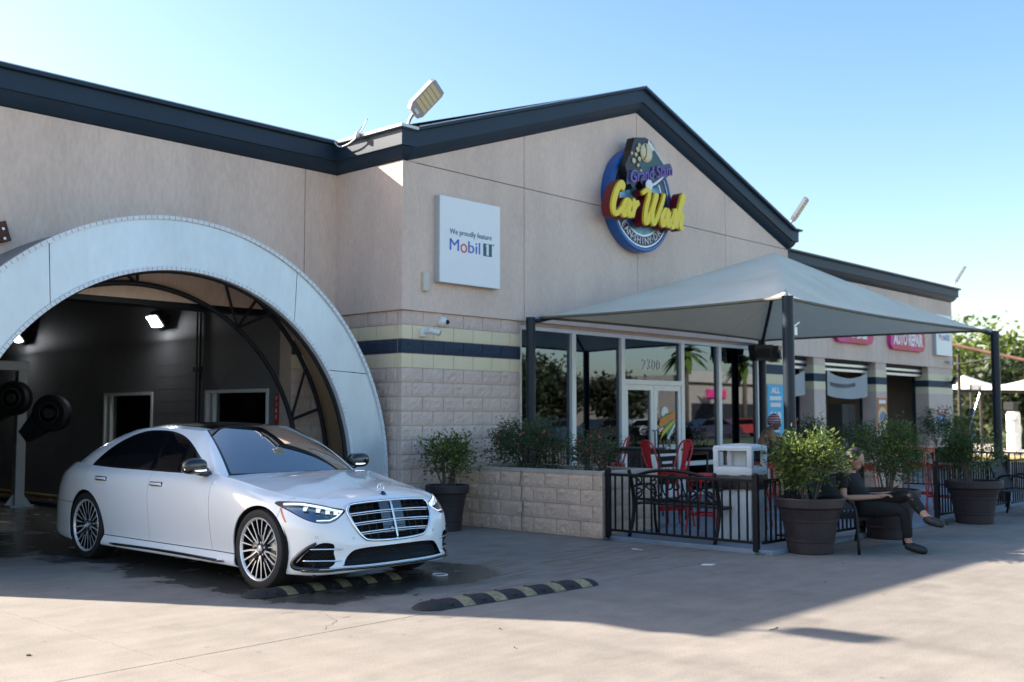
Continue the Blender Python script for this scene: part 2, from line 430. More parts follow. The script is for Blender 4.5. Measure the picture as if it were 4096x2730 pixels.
# gable front: stucco panels with open joints over a recessed backing
gw = part('gable_wall', MB().prism([(0.02, ZL+.02), (11.08, ZL+.02), (11.08, rake(11.05)), (5.55, 7.02), (0.02, rake(.05))], 0.0, 0.25), m_joint, bld)
JX = [0.0, 2.52, 5.555, 8.54, 11.1]; g = 0.007
for i in range(4):
    a, b = JX[i]+(g if i else 0), JX[i+1]-(g if i < 3 else 0)
    part('stucco_panel', MB().prism([(a, ZL), (b, ZL), (b, ZE-g), (a, ZE-g)], -0.04, 0.02), m_stucco, gw)
    poly = [(a, ZE+g), (b, ZE+g)]
    ra, rb = max(rake(a), ZE+g+.002), max(rake(b), ZE+g+.002)
    poly += [(b, rb), (a, ra)]
    if i == 0: poly = [(a+.06, ZE+g), (b, ZE+g), (b, rb)]
    if i == 3: poly = [(a, ZE+g), (b-.06, ZE+g), (a, ra)]
    part('stucco_panel', MB().prism(poly, -0.04, 0.02), m_stucco, gw)
# return wall and wings (stucco above)
rw = part('return_wall', MB().box((-0.038, -0.038, ZL), (0.2, YW-.03, ZE)), m_stucco, bld)
def wing_upper(name, x0, x1, splits):
    w = part(name, MB().box((x0, YW, ZL+.02), (x1, YW+.28, ZE)), m_joint, bld)
    xs = [x0]+splits+[x1]
    for i in range(len(xs)-1):
        a = xs[i]+(g if i else 0); b = xs[i+1]-(g if i < len(xs)-2 else 0)
        part('stucco_panel', MB().box((a, YW-.035, ZL), (b, YW+.01, ZE)), m_stucco, w)
    return w
wing_upper('wash_wing_wall', -7.8, -0.036, [-5.7, -0.62])
wing_upper('repair_wing_wall', 11.13, 24.6, [14.9, 15.95, 18.9, 19.65, 22.65])
part('return_wall', MB().box((10.95, 0.012, ZL), (11.125, YW-.04, ZE)), m_stucco, bld)
# split-faced blocks, a few variants shared by all
def block_mesh(seed, rough, L=0.3964, H=0.1932, D=0.09):
    rr = np.random.default_rng(seed); nx, nz = 8, 4; mb = MB(); rows = []
    for k in range(nz+1):
        row = []
        for i in range(nx+1):
            e = min(i, nx-i, k, nz-k); y = 0.0
            if e > 0: y = -rough*abs(rr.normal(0.5, 0.45))
            else: y = 0.003
            row.append((i/nx*L+(rr.normal(0, .006) if 0 < i < nx else 0), y, k/nz*H+(rr.normal(0, .004) if 0 < k < nz else 0)))
        rows.append(row)
    mb.sheet(rows)
    b = [(0, 0.003, 0), (L, 0.003, 0), (L, 0.003, H), (0, 0.003, H)]; c = [(x, D, z) for x, _, z in b]
    mb.add(b+c, [(0, 4, 5, 1), (1, 5, 6, 2), (2, 6, 7, 3), (3, 7, 4, 0)])
    return mb.mesh('block', fix=False)
BV = [block_mesh(s, 0.011) for s in range(9)]
BS = [block_mesh(77, 0.0)]
def block_wall(parent, p0, direc, length, courses, style, z0=0.0, phase=0.0):
    """running-bond blocks; direc is the unit vector along the wall, outward normal is to the right of it"""
    ang = math.atan2(direc[1], direc[0]); LB = 0.4064
    for c in range(courses):
        m, smooth = style(c); off = -(LB/2 if c % 2 else 0)-phase; s = off
        while s < length-0.02:
            a, b = max(s, 0), min(s+LB, length)
            if b-a > 0.03:
                me = BS[0] if smooth else random.choice(BV)
                o = link('block', me, m, parent, (p0[0]+direc[0]*(a+.005), p0[1]+direc[1]*(a+.005), z0+c*0.2032+.005), ang)
                if abs((b-a)-LB) > .005: o.scale = ((b-a-.01)/(LB-.01), 1, 1)
            s += LB
def stripe_style(c):
    if c in (11, 13): return m_yellow, True
    if c == 12: return m_navyblk, False
    return m_block, False
core = part('block_wall', MB().box((0.012, 0.016, 0), (2.478, 0.2, ZL+.02)), m_mortar, bld)
block_wall(core, (0, 0), (1, 0), 2.48, 15, stripe_style)
core = part('block_wall', MB().box((0.016, 0.2, 0), (0.2, YW, ZL+.02)), m_mortar, bld)
block_wall(core, (0, YW-.01), (0, -1), YW-.11, 15, stripe_style, phase=.1)
core = part('block_wall', MB().box((-0.785, YW+.016, 0), (0.0, YW+.3, ZL+.02)), m_mortar, bld)
block_wall(core, (-0.785, YW), (1, 0), .785, 15, stripe_style, phase=.05)
part('block_wall', MB().box((-7.8, YW, 0), (-5.55, YW+.3, ZL+.02)), m_block, bld)
# side wall of the wash wing (throws the long shadow), back walls
part('outer_wall', MB().box((-7.8, YW+.31, 0), (-7.5, 14, ZE+.1)), m_stucco, bld)
part('outer_wall', MB().box((24.3, YW+.31, 0), (24.6, 14, ZE+.1)), m_stucco, bld)
part('outer_wall', MB().box((-7.5, 13.7, 0), (24.3, 14, ZE+.1)), m_stucco, bld)
# piers of the right half: body and three painted bands each
def pier(x0, x1, y0, y1, ztop=ZL):
    p = part('pier', MB().box((x0, y0, 0), (x1, y1, 2.235)).box((x0, y0, 2.845), (x1, y1, ztop+.015)), m_block, bld)
    for z0, z1, m in ((2.235, 2.438, m_yellow), (2.438, 2.642, m_navyblk), (2.642, 2.845, m_yellow)):
        part('painted_band', MB().box((x0-.003, y0-.003, z0), (x1+.003, y1, z1)), m, p)
pier(9.98, 11.1, 0.0, 0.3)
pier(11.1, 11.8, YW, YW+.45); pier(15.2, 15.83, YW, YW+.45); pier(18.89, 19.59, YW, YW+.45); pier(22.65, 24.6, YW, YW+.45)
part('side_wall', MB().box((10.9, 0.31, 0), (11.1, YW, ZL)), m_block, bld)

# eave band: one moulded profile carried round all corners
PROF = [(0.0, 0.0), (0.025, 0.01), (0.07, 0.035), (0.12, 0.085), (0.15, 0.14), (0.165, 0.17), (0.20, 0.172), (0.205, 0.395), (0.20, 0.40)]
CAPP = [(0.20, 0.40), (0.265, 0.405), (0.27, 0.445), (0.0, 0.455)]
NODES = [((-7.8, 9.0, ZE), (-1, 0)), ((-7.8, YW, ZE), (-1, -1)), ((0, YW, ZE), (-1, -1)), ((0, 0, ZE), (-1, -1)), ((0.06, 0, ZE), (0, -1)),
         ((5.55, 0, 7.02), (0, -1)), ((11.04, 0, ZE), (0, -1)), ((11.1, 0, ZE), (1, -1)), ((11.1, YW, ZE), (1, -1)), ((24.6, YW, ZE), (1, -1)), ((24.6, 9, ZE), (1, 0))]
for i in range(len(NODES)-1):
    (a, ma), (b, mb_) = NODES[i], NODES[i+1]
    def rows(P):
        return [[(a[0]+ma[0]*o, a[1]+ma[1]*o, a[2]+h) for o, h in P], [(b[0]+mb_[0]*o, b[1]+mb_[1]*o, b[2]+h) for o, h in P]]
    fa = part('eave_band', MB().sheet(rows(PROF)), m_navy, bld, ang=25)
    part('drip_edge', MB().sheet(rows(CAPP)), m_flash if i in (2, 3) else m_navy, fa)  # paler cap on the return puts the sunlight there into its colour
    if i not in (2, 3, 6, 7):
        part('edge_trim', MB().sheet(rows([(0.262, 0.446), (0.274, 0.450), (0.274, 0.462), (0.20, 0.468)])), m_flash, fa)
# roofs
part('roof', MB().sheet([[(-8.0, 1.25, ZE+.45), (0.1, 1.25, ZE+.45)], [(-8.0, 14, ZE+.55), (0.1, 14, ZE+.55)]]), m_roof, bld)
part('roof', MB().sheet([[(11.0, 1.25, ZE+.45), (24.8, 1.25, ZE+.45)], [(11.0, 14, ZE+.55), (24.8, 14, ZE+.55)]]), m_roof, bld)
part('roof', MB().sheet([[(-.2, -.2, ZE+.43), (5.55, -.2, 7.47), (11.3, -.2, ZE+.43)], [(-.2, 14, ZE+.43), (5.55, 14, 7.47), (11.3, 14, ZE+.43)]]), m_roof, bld)

# ------------------------------------------------------------------ storefront
SY = 0.10
part('header', MB().box((2.49, 0.02, 2.995), (9.97, 0.25, ZL+.015)), m_block, bld)
def frame_bar(x0, x1, z0, z1, name='mullion', y0=SY-.06, y1=SY+.05, m=None): return part(name, MB().box((x0, y0, z0), (x1, y1, z1)), m or m_alu, bld)
frame_bar(2.49, 9.97, 2.925, 2.993, 'head_frame')
frame_bar(2.49, 2.55, 0.12, 2.924)
for x in (3.80, 5.165, 7.04, 8.36): frame_bar(x, x+.105, 0.12, 2.924)
frame_bar(9.86, 9.97, 0.12, 2.924)
for x in (3.68, 5.05, 6.93, 8.25): frame_bar(x, x+.10, 0.12, 2.92, 'mullion', SY+.052, SY+.16, m_bronze)
frame_bar(2.555, 3.795, 0.06, 0.14, 'sill'); frame_bar(3.91, 5.16, 0.06, 0.14, 'sill'); frame_bar(7.15, 8.355, 0.06, 0.14, 'sill'); frame_bar(8.47, 9.855, 0.06, 0.14, 'sill')
frame_bar(7.15, 8.355, 0.62, 0.70, 'rail')
for x0, x1, z0, z1 in ((2.55, 3.80, .14, 2.925), (3.905, 5.165, .14, 2.925), (5.27, 7.04, 2.21, 2.925), (7.145, 8.36, .70, 2.925), (7.145, 8.36, .14, .62), (8.465, 9.86, .14, 2.925)):
    part('window_pane', MB().box((x0, SY, z0), (x1, SY+.012, z1)), m_shopglass, bld)
frame_bar(5.272, 7.038, 2.12, 2.205, 'transom')
for k, (x0, x1) in enumerate(((5.275, 6.150), (6.160, 7.035))):
    d = part('door', MB().box((x0, SY-.045, .06), (x0+.09, SY+.02, 2.115)).box((x1-.09, SY-.045, .06), (x1, SY+.02, 2.115)).box((x0+.09, SY-.045, 2.02), (x1-.09, SY+.02, 2.115)).box((x0+.09, SY-.045, .06), (x1-.09, SY+.02, .30)), m_alu, bld)
    part('door_pane', MB().box((x0+.09, SY-.01, .30), (x1-.09, SY+.002, 2.02)), m_shopglass, d)
    hx = x1-.045 if k == 0 else x0+.045
    part('handle', MB().tube([(hx, SY-.05, .95), (hx, SY-.10, .97), (hx, SY-.10, 1.28), (hx, SY-.05, 1.30)], .012), m_blackmetal, d)
# shop interior: floor, ceiling with strip lights seen through the glass, counter
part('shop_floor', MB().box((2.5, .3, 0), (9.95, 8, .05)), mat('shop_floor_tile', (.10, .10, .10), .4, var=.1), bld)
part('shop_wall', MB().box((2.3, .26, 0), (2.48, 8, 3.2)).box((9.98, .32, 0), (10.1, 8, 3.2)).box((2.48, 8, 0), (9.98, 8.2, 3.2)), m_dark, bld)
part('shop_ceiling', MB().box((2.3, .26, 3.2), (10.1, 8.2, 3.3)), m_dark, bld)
cn = thing('shop_counter', 'dim counter inside the shop behind the storefront glass', 'counter', (7.6, 3.2, .05))
part('cabinet', MB().cbox((0, 0, .5), (2.2, .6, 1.0), ch=.01), mat('counter_wood', (.07, .045, .03), .5, var=.2, vscale=6), cn)
part('worktop', MB().cbox((0, 0, 1.02), (2.3, .7, .04), ch=.008), m_dark, cn)

# ------------------------------------------------------------------ wash tunnel interior
TX = -0.79
tw = part('tunnel_side_wall', MB().box((TX, YW+.31, 0), (TX+.2, 2.03, 4.2)).box((TX, 2.03, 0), (TX+.2, 3.74, 1.0)).box((TX, 2.03, 1.96), (TX+.2, 3.74, 4.2)).box((TX, 3.74, 0), (TX+.2, 5.37, 4.2))
          .box((TX, 5.37, 0), (TX+.2, 7.08, .9)).box((TX, 5.37, 1.96), (TX+.2, 7.08, 4.2)).box((TX, 7.08, 0), (TX+.2, 13.6, 4.2)), m_tunnelwall, bld)
for c in range(20):     # recessed bed joints of the painted block wall
    z = .2*(c+1)
    if z < 4.1: part('bed_joint', MB().box((TX-.002, 7.1, z-.003), (TX-.001, 13.6, z+.003)).box((TX-.002, 3.78, z-.003), (TX-.001, 5.33, z+.003)), m_tunnelwall, tw)
part('tunnel_side_wall', MB().box((-7.5, YW+.31, 0), (-6.9, 13.6, 4.2)), m_tunnelwall, bld)
part('tunnel_back_wall', MB().box((-6.9, 13.4, 0), (TX, 13.6, 4.2)), m_dark, bld)
part('tunnel_ceiling', MB().box((-7.5, YW+.31, 4.2), (TX+.2, 13.6, 4.35)), m_dark, bld)
part('lintel', MB().box((-5.55, YW-.03, 2.98), (-.785, YW+.3, ZL+.018)), m_blackmetal, bld)
part('office_wall', MB().box((.9, 1.8, 0), (1.0, 9, 3.2)), m_dark, bld)
for y0, y1 in ((2.03, 3.74), (5.37, 7.08)):
    zb = 1.0 if y0 < 3 else .9
    w = part('tunnel_window', MB().box((TX-.02, y0, zb), (TX+.12, y0+.05, 1.96)).box((TX-.02, y1-.05, zb), (TX+.12, y1, 1.96)).box((TX-.02, y0+.05, 1.91), (TX+.12, y1-.05, 1.96)).box((TX-.02, y0+.05, zb), (TX+.12, y1-.05, zb+.05)).box((TX+.0, y1-.22, zb+.05), (TX+.08, y1-.17, 1.91)), m_alu, bld)
    part('pane', MB().box((TX+.06, y0+.05, zb+.05), (TX+.07, y1-.05, 1.91)), glass_mat('tunnel_window_glass', (.55, .58, .6), ior=1.4), w)
# ------------------------------------------------------------------ arched wash-exit canopy
m_panel = mat('white_aluminium_panel', (0.66, 0.72, 0.76), 0.33, metal=0.25, var=0.10, vscale=1.3, fine=0.03, fscale=14, spec=0.5, stretch=(1, 1, 0.4))
m_lip = mat('white_edge_trim', (0.75, 0.79, 0.81), 0.4, var=0.10, vscale=7)
m_liner = mat('tan_canopy_liner', (0.62, 0.44, 0.27), 0.8, var=0.18, vscale=1.4, stretch=(1, 1, .4), transl=0.6)
m_pipe = mat('dark_steel_pipe', (0.015, 0.018, 0.024), 0.45, var=0.15, vscale=6)
AC, AZ, AY, RO, RI = -3.25, 0.73, 0.25, 3.175, 2.575
arch = thing('arch_canopy', 'white panelled arch canopy over the car wash exit, the car driving out beneath', 'canopy', (AC, AY, 0))
def arc_pt(r, deg):
    """point of the arch in the canopy's own frame: circle above its centre, straight legs below"""
    a = R(deg)
    if deg < 0: return (r, AZ+r*math.sin(a)) if False else (r, max(0.0, AZ-(-deg)*AZ/13.0))
    if deg > 180: return (-r, max(0.0, AZ-(deg-180)*AZ/13.0))
    return (r*math.cos(a), AZ+r*math.sin(a))
def arch_panel(o0, o1, i0, i1, n=22):
    g = 0.12; mb = MB(); f = []; bk = []
    for k in range(n+1):
        t = k/n; po = arc_pt(RO, o0+(o1-o0)*t); pi = arc_pt(RI, i0+(i1-i0)*t)
        f.append([(pi[0], -.02, pi[1]), (po[0], -.02, po[1])]); bk.append([(pi[0], .02, pi[1]), (po[0], .02, po[1])])
    mb.sheet(f); mb.sheet(bk)
    for row in (0, n): mb.add([f[row][0], f[row][1], bk[row][1], bk[row][0]], [(0, 1, 2, 3)])
    part('face_panel', mb, m_panel, arch)
e = .12
arch_panel(59.1+e, 120.9-e, 51.7+e, 128.3-e); arch_panel(26.3+e, 59.1-e, 34.0+e, 51.7-e); arch_panel(-13, 26.3-e, -13, 34.0-e)
arch_panel(120.9+e, 153.7-e, 128.3+e, 146-e); arch_panel(153.7+e, 193, 146+e, 193)
# folded edge trim, both rims, nicked at every rivet strap
for rr_, sgn in ((RO, 1), (RI, -1)):
    mb = MB(); N = 150
    for k in range(N):
        d0, d1 = -13+206*k/N, -13+206*(k+.90)/N
        pts = []
        for d in (d0, d1):
            for (dr, y) in ((-.022, -.045), (.022, -.045), (.022, .03), (-.022, .03)):
                p = arc_pt(rr_+dr, d); pts.append((p[0], y, p[1]))
        mb.add(pts, [(0, 1, 5, 4), (1, 2, 6, 5), (2, 3, 7, 6), (3, 0, 4, 7), (0, 3, 2, 1), (4, 5, 6, 7)])
    part('edge_trim', mb, m_lip, arch)
    part('edge_tube', MB().tube([(p[0], -.008, p[1]) for p in [arc_pt(rr_, -13+206*k/80) for k in range(81)]], .020, 8), m_lip, arch, smooth=True)
DEP = YW-.04-AY
def vault(r, y0, y1, m, name):
    mb = MB(); rows = []
    for k in range(61):
        p = arc_pt(r, -13+206*k/60); rows.append([(p[0], y0+(y1-y0)*j/3, p[1]) for j in range(4)])
    mb.sheet(rows); part(name, mb, m, arch, smooth=True, fix=False)
vault(3.165, .02, DEP, mat('grey_canopy_skin', (0.60, 0.60, 0.62), 0.6, var=.1, transl=.65), 'canopy_skin')
vault(3.125, .03, DEP, m_liner, 'canopy_liner')
yb = DEP-.08
for r, y in ((2.50, yb), (3.02, yb), (2.56, .08), (3.05, .08)):
    part('truss_arc', MB().tube([(p[0], y, p[1]) for p in [arc_pt(r, -13+206*k/60) for k in range(61)]], .035, 8), m_pipe, arch, smooth=True)
for k, d in enumerate(range(18, 180, 36)):
    p, q, s_ = arc_pt(2.5, d), arc_pt(3.02, d), arc_pt(3.02, d+12)
    part('strut', MB().tube([(p[0], yb, p[1]), (q[0], yb, q[1])], .022, 6), m_pipe, arch)
    part('strut', MB().tube([(p[0], yb, p[1]), (s_[0], yb, s_[1])], .022, 6), m_pipe, arch)
    if k % 2:
        w = arc_pt(2.56, d+4); part('strut', MB().tube([(p[0], yb, p[1]), (w[0], .08, w[1])], .022, 6), m_pipe, arch)

# ------------------------------------------------------------------ inside the tunnel
m_lampglow = mat('lamp_glow', (1, 1, 1), 0.5, emit=(0.93, 0.97, 1.0), estr=26.0)
def tunnel_lamp(loc, lab):
    t = thing('flood_lamp', lab, 'lamp', loc, group='wall lamps in the wash tunnel')
    Mr = Matrix.Rotation(R(-38), 4, 'Y')
    part('housing', MB().cbox((0.02, 0, .05), (.14, .34, .26), Mr, ch=.02), m_dark, t)
    part('lens', MB().cbox((-.06, 0, .0), (.012, .28, .20), Mr, ch=.004), m_lampglow, t)
    part('bracket', MB().box((.05, -.06, .0), (.20, .06, .12)), m_dark, t)
tunnel_lamp((-.99, 4.93, 3.10), 'lit white flood lamp high on the tunnel wall above the car roof')
tunnel_lamp((-.99, 10.3, 3.10), 'lit white flood lamp deeper in the tunnel, near the left arch edge')
pp = thing('conduit_pipe', 'thin vertical conduit pipe with junction box on the grey tunnel wall', 'pipe', (-.83, 3.86, 1.0))
part('pipe', MB().tube([(0, 0, 0), (0, 0, 3.1)], .018), m_dark, pp); part('pipe', MB().tube([(0, .10, .3), (0, .10, 3.1)], .014), m_dark, pp)
part('junction_box', MB().cbox((-.01, .05, 1.30), (.06, .2, .08), ch=.006), m_dark, pp)
rs = thing('safety_sign', 'narrow red and white vertical sign on the tunnel wall by the arch', 'sign', (TX-.012, 1.81, 1.66))
part('plate', MB().cbox((0, 0, 0), (.008, .10, .44), ch=.001), mat('sign_red', (.45, .03, .03), .5), rs)
for k, ch_ in enumerate('FIRE'):
    tm = text_mesh(ch_, .085, .003); tm.xf(Matrix.Rotation(R(-90), 4, 'Z') @ Matrix.Rotation(R(90), 4, 'X')); tm.xf(Matrix.Translation((-.007, 0, .15-.09*k)))
    part('letter', tm, m_white, rs)
def blower(loc, rz, lab):
    t = thing('dryer_blower', lab, 'blower', loc, rz, group='black dryer blowers in the tunnel'); t.scale = (.68, .68, .68)
    Mx = Matrix.Rotation(R(90), 4, 'X')
    part('housing', MB().lathe([(.0, -.16), (.36, -.16), (.42, -.10), (.42, .10), (.36, .16), (.22, .16)], 36, (0, 0, 0), Mx), mat('blower_black', (.008, .009, .011), .5, var=.2), t, ang=30)
    part('nozzle', MB().add([(-.42, -.13, -.02), (-.42, .13, -.02), (-.10, .13, -.42), (-.10, -.13, -.42), (-.72, -.10, -.42), (-.72, .10, -.42), (-.52, .10, -.66), (-.52, -.10, -.66)], [(0, 1, 2, 3), (4, 7, 6, 5), (0, 4, 5, 1), (1, 5, 6, 2), (2, 6, 7, 3), (3, 7, 4, 0)]), MATS['blower_black'], t)
    part('inlet_ring', MB().lathe([(.20, -.175), (.235, -.19), (.25, -.175), (.235, -.16)], 32, (0, 0, 0), Matrix.Rotation(R(90), 4, 'X')), mat('blower_ring', (.03, .033, .037), .4), t, smooth=True)
    part('inlet_ring', MB().lathe([(.20, .175), (.235, .19), (.25, .175), (.235, .16)], 32, (0, 0, 0), Matrix.Rotation(R(90), 4, 'X')), MATS['blower_ring'], t, smooth=True)
    for s_ in (-1, 1):
        part('motor', MB().lathe([(.0, .20*s_), (.11, .20*s_), (.13, .15*s_), (.13, .05*s_)], 20, (0, 0, 0), Matrix.Rotation(R(90), 4, 'X')), mat('motor_grey', (.035, .042, .05), .4), t, ang=30)
        for k in range(8):
            a = 2*math.pi*k/8; part('bolt', MB().cyl((.235*math.cos(a), .18*s_, .235*math.sin(a)), (.235*math.cos(a), .205*s_, .235*math.sin(a)), .012, 8), MATS['blower_ring'], t)
blower((-2.55, 5.25, 1.60), R(-50), 'round black dryer blower with bolted inlet ring left of the car boot')
blower((-2.45, 6.9, 1.85), R(-50), 'black dryer blower half hidden behind the pale steel post')
gf = thing('blower_gantry', 'pale grey steel gantry post and beam standing left inside the tunnel', 'gantry', (-2.05, 7.6, 0))
m_gan = mat('pale_gantry_paint', (.38, .42, .45), .5, var=.12, vscale=4)
part('post', MB().cbox((0, 0, 1.25), (.16, .16, 2.5), ch=.01), m_gan, gf); part('beam', MB().cbox((-1.2, .0, 2.42), (2.6, .2, .16), ch=.01), m_gan, gf)
part('foot_plate', MB().cbox((0, 0, .015), (.4, .4, .03)), m_gan, gf)
for s_ in (-1, 1): part('gusset', MB().prism([(.08*s_, .03), (.22*s_, .03), (.08*s_, .22)], -.01, .01), m_gan, gf)
tr = thing('conveyor_rail', 'dull yellow guide rail along the floor of the tunnel', 'rail', (-1.6, 3, 0))
part('rail', MB().tube([(0, -.8, .16), (0, 10, .16)], .035, 8), mat('rail_yellow', (.28, .17, .02), .5, var=.3), tr)
for y in (0, 2.5, 5, 7.5): part('stanchion', MB().cyl((0, y, 0), (0, y, .16), .03, 8), MATS['rail_yellow'], tr)
part('base', MB().box((-.12, -.8, 0), (.12, 10, .07)), m_dark, tr)
# office objects seen through the tunnel window
wbx = thing('office_machine', 'white box machine standing inside the tunnel window', 'machine', (-.25, 2.45, .9))
part('case', MB().cbox((0, 0, .45), (.3, .55, .90), ch=.015), m_white, wbx); part('dispenser', MB().cbox((-.16, .08, .35), (.02, .3, .35), ch=.005), m_steel, wbx)
wbd = thing('office_cupboard', 'brown wooden shelf unit inside the far tunnel window', 'cupboard', (-.2, 5.9, 0))
m_wood = mat('brown_wood', (.09, .045, .025), .6, var=.25, vscale=5)
for y in (-.4, .4): part('side', MB().box((-.15, y-.02, 0), (.15, y+.02, 1.75)), m_wood, wbd)
for z in (.9, 1.2, 1.5, 1.72): part('shelf', MB().box((-.15, -.38, z), (.15, .38, z+.03)), m_wood, wbd)

# ------------------------------------------------------------------ wall sign with lubricant lettering
sg = thing('square_wall_sign', 'white square illuminated box sign with blue and red lettering on the stucco', 'sign', (1.21, -.04, 4.115))
part('case', MB().cbox((0, -.055, 0), (1.27, .11, 1.27), ch=.006), m_signside, sg)
part('face', MB().cbox((0, -.113, 0), (1.262, .006, 1.262), ch=.002), m_whitesign, sg)
m_ink = {k: mat('sign_ink_'+k, c, .4) for k, c in dict(blue=(.01, .12, .55), red=(.75, .04, .04), slate=(.05, .12, .20), green=(.02, .09, .13), white=(.85, .85, .85)).items()}
def wall_text(txt, x, z, h, m, parent, y, width=None, name='lettering', rot=0, **kw):
    tm = text_mesh(txt, h, .004, width=width, **kw)
    if rot: tm.xf(Matrix.Rotation(rot, 4, 'Z'))
    tm.xf(WALL_Y); tm.xf(Matrix.Translation((x, y, z))); o = part(name, tm, m, parent)
    if len(txt) > 1: o['kind'] = 'stuff'
    return o
wall_text('We proudly feature', .004, .125, .112, m_ink['slate'], sg, -.119, width=.882)
wall_text('M', -.343, -.074, .250, m_ink['blue'], sg, -.119, width=.187)
wall_text('bil', .070, -.074, .250, m_ink['blue'], sg, -.119, width=.250)
ring = MB().lathe([(.045, 0), (.045, .004), (.068, .004), (.068, 0)], 28, (-.148, -.117, -.096), Matrix.Rotation(R(90), 4, 'X'))
part('lettering', ring, m_ink['red'], sg, smooth=False)
part('numeral_panel', MB().cbox((.355, -.118, -.067), (.185, .005, .19)), m_ink['green'], sg)
part('numeral', MB().prism([(.325, -.15), (.325, .005), (.315, -.015), (.300, -.015), (.335, .022), (.375, .022), (.375, -.15)], -.1215, -.1245), m_ink['white'], sg)
wall_text('TM', .475, .02, .03, m_ink['slate'], sg, -.119)
bx = thing('wall_repeater', 'small cream rectangular box on the wall below left of the square sign', 'device', (.39, -.04, 3.33))
part('case', MB().cbox((0, -.03, .14), (.115, .06, .275), ch=.015), mat('cream_plastic', (.66, .62, .53), .5), bx, ang=30); part('cable_loop', MB().tube([(-.02, -.03, .01), (0, -.03, -.03), (.03, -.03, .0)], .005, 6), m_white, bx)
dc = thing('dome_camera', 'white round dome camera above the cream stripe', 'camera', (.75, 0, 2.92))
part('dome', MB().lathe([(0.075, 0), (.08, .02), (.075, .06), (.05, .095), (.0, .11)], 24, (0, -.0, 0), Matrix.Rotation(R(90), 4, 'X')), m_white, dc, smooth=True)
part('eye', MB().lathe([(.030, 0), (.032, .03), (.02, .045), (0, .048)], 16, (.035, -.085, -.01), Matrix.Rotation(R(75), 4, 'X')), m_dark, dc, smooth=True)
bc = thing('bullet_camera', 'white bullet camera on a square junction box over the cream stripe', 'camera', (.38, 0, 2.74))
part('box', MB().cbox((0, -.03, 0), (.12, .06, .12), ch=.008), m_white, bc); part('arm', MB().tube([(0, -.05, 0), (.03, -.11, .02), (.05, -.14, .01)], .02, 8), m_white, bc, smooth=True)
part('barrel', MB().tube([(.03, -.13, .03), (.13, -.24, -.01)], .042, 16), m_white, bc, ang=40); part('lens', MB().tube([(.13, -.24, -.010), (.134, -.2445, -.0115)], .034, 16), m_dark, bc)

# ------------------------------------------------------------------ round logo sign on the gable
rsn = thing('round_car_wash_sign', 'round blue channel sign with yellow script letters on the gable', 'sign', (5.42, -.04, 5.38))
m_sblue = mat('sign_blue', (.012, .10, .38), .35, spec=.5); m_sdeep = mat('sign_deep_blue', (.010, .030, .10), .3, spec=.5)
m_ssteel = mat('sign_steel_grey', (.10, .13, .17), .35, metal=.3); m_yel = mat('sign_yellow', (.90, .68, .02), .4); m_maroon = mat('sign_maroon', (.16, .006, .015), .4)
Mx = Matrix.Rotation(R(90), 4, 'X')
part('case', MB().lathe([(.0, 0), (.92, 0), (.93, .02), (.93, .19), (.91, .215), (.86, .215), (.86, .19)], 64, (0, 0, 0), Mx), m_sblue, rsn, ang=30)
part('face', MB().lathe([(.87, .19), (.0, .195)], 64, (0, 0, 0), Mx), m_sdeep, rsn, smooth=True)
def annulus(r0, r1, d, m, name): part(name, MB().lathe([(r0, d), (r0, d+.008), (r1, d+.008), (r1, d)], 64, (0, 0, 0), Mx), m, rsn, ang=30)
annulus(.62, .65, .195, m_steel, 'ring'); annulus(.82, .845, .195, m_steel, 'ring')
# sky-and-cloud medallion
sm = bpy.data.materials.new('sign_sky_print'); sm.use_nodes = True; nt = sm.node_tree
n_ = nt.nodes.new('ShaderNodeTexNoise'); n_.inputs['Scale'].default_value = 2.6; n_.inputs['Detail'].default_value = 3
cr_ = nt.nodes.new('ShaderNodeValToRGB'); cr_.color_ramp.elements[0].position = .42; cr_.color_ramp.elements[0].color = (.012, .055, .17, 1); cr_.color_ramp.elements[1].position = .62; cr_.color_ramp.elements[1].color = (.25, .62, .80, 1)
g_ = nt.nodes.new('ShaderNodeNewGeometry'); nt.links.new(g_.outputs['Position'], n_.inputs['Vector']); nt.links.new(n_.outputs['Fac'], cr_.inputs[0]); nt.links.new(cr_.outputs[0], nt.nodes['Principled BSDF'].inputs['Base Color']); nt.nodes['Principled BSDF'].inputs['Roughness'].default_value = .3
part('sky_medallion', MB().lathe([(.62, .197), (.0, .202)], 48, (0, 0, 0), Mx), sm, rsn, smooth=True)
def arc_word(word, mid, rad, h, step, m):
    n = len(word)
    for i, ch_ in enumerate(word):
        a = R(mid+(i-(n-1)/2)*step)
        tm = text_mesh(ch_, h, .006); tm.xf(Matrix.Rotation(a+math.pi/2, 4, 'Z')); tm.xf(Matrix.Translation((rad*math.cos(a), rad*math.sin(a), 0))); tm.xf(WALL_Y); tm.xf(Matrix.Translation((0, -.206, 0)))
        part('letter', tm, m, rsn)
m_lav = mat('sign_pale_letters', (.80, .78, .84), .4)
arc_word('CLEAN', 222, .735, .175, 9.6, m_lav); arc_word('SHINY', 271, .735, .175, 9.0, m_lav); arc_word('DRY', 314, .735, .175, 10.5, m_lav)
part('dot', MB().cyl((.735*math.cos(R(248)), -.197, .735*math.sin(R(248))), (.735*math.cos(R(248)), -.204, .735*math.sin(R(248))), .016, 10), m_lav, rsn)
part('dot', MB().cyl((.735*math.cos(R(296)), -.197, .735*math.sin(R(296))), (.735*math.cos(R(296)), -.204, .735*math.sin(R(296))), .016, 10), m_lav, rsn)
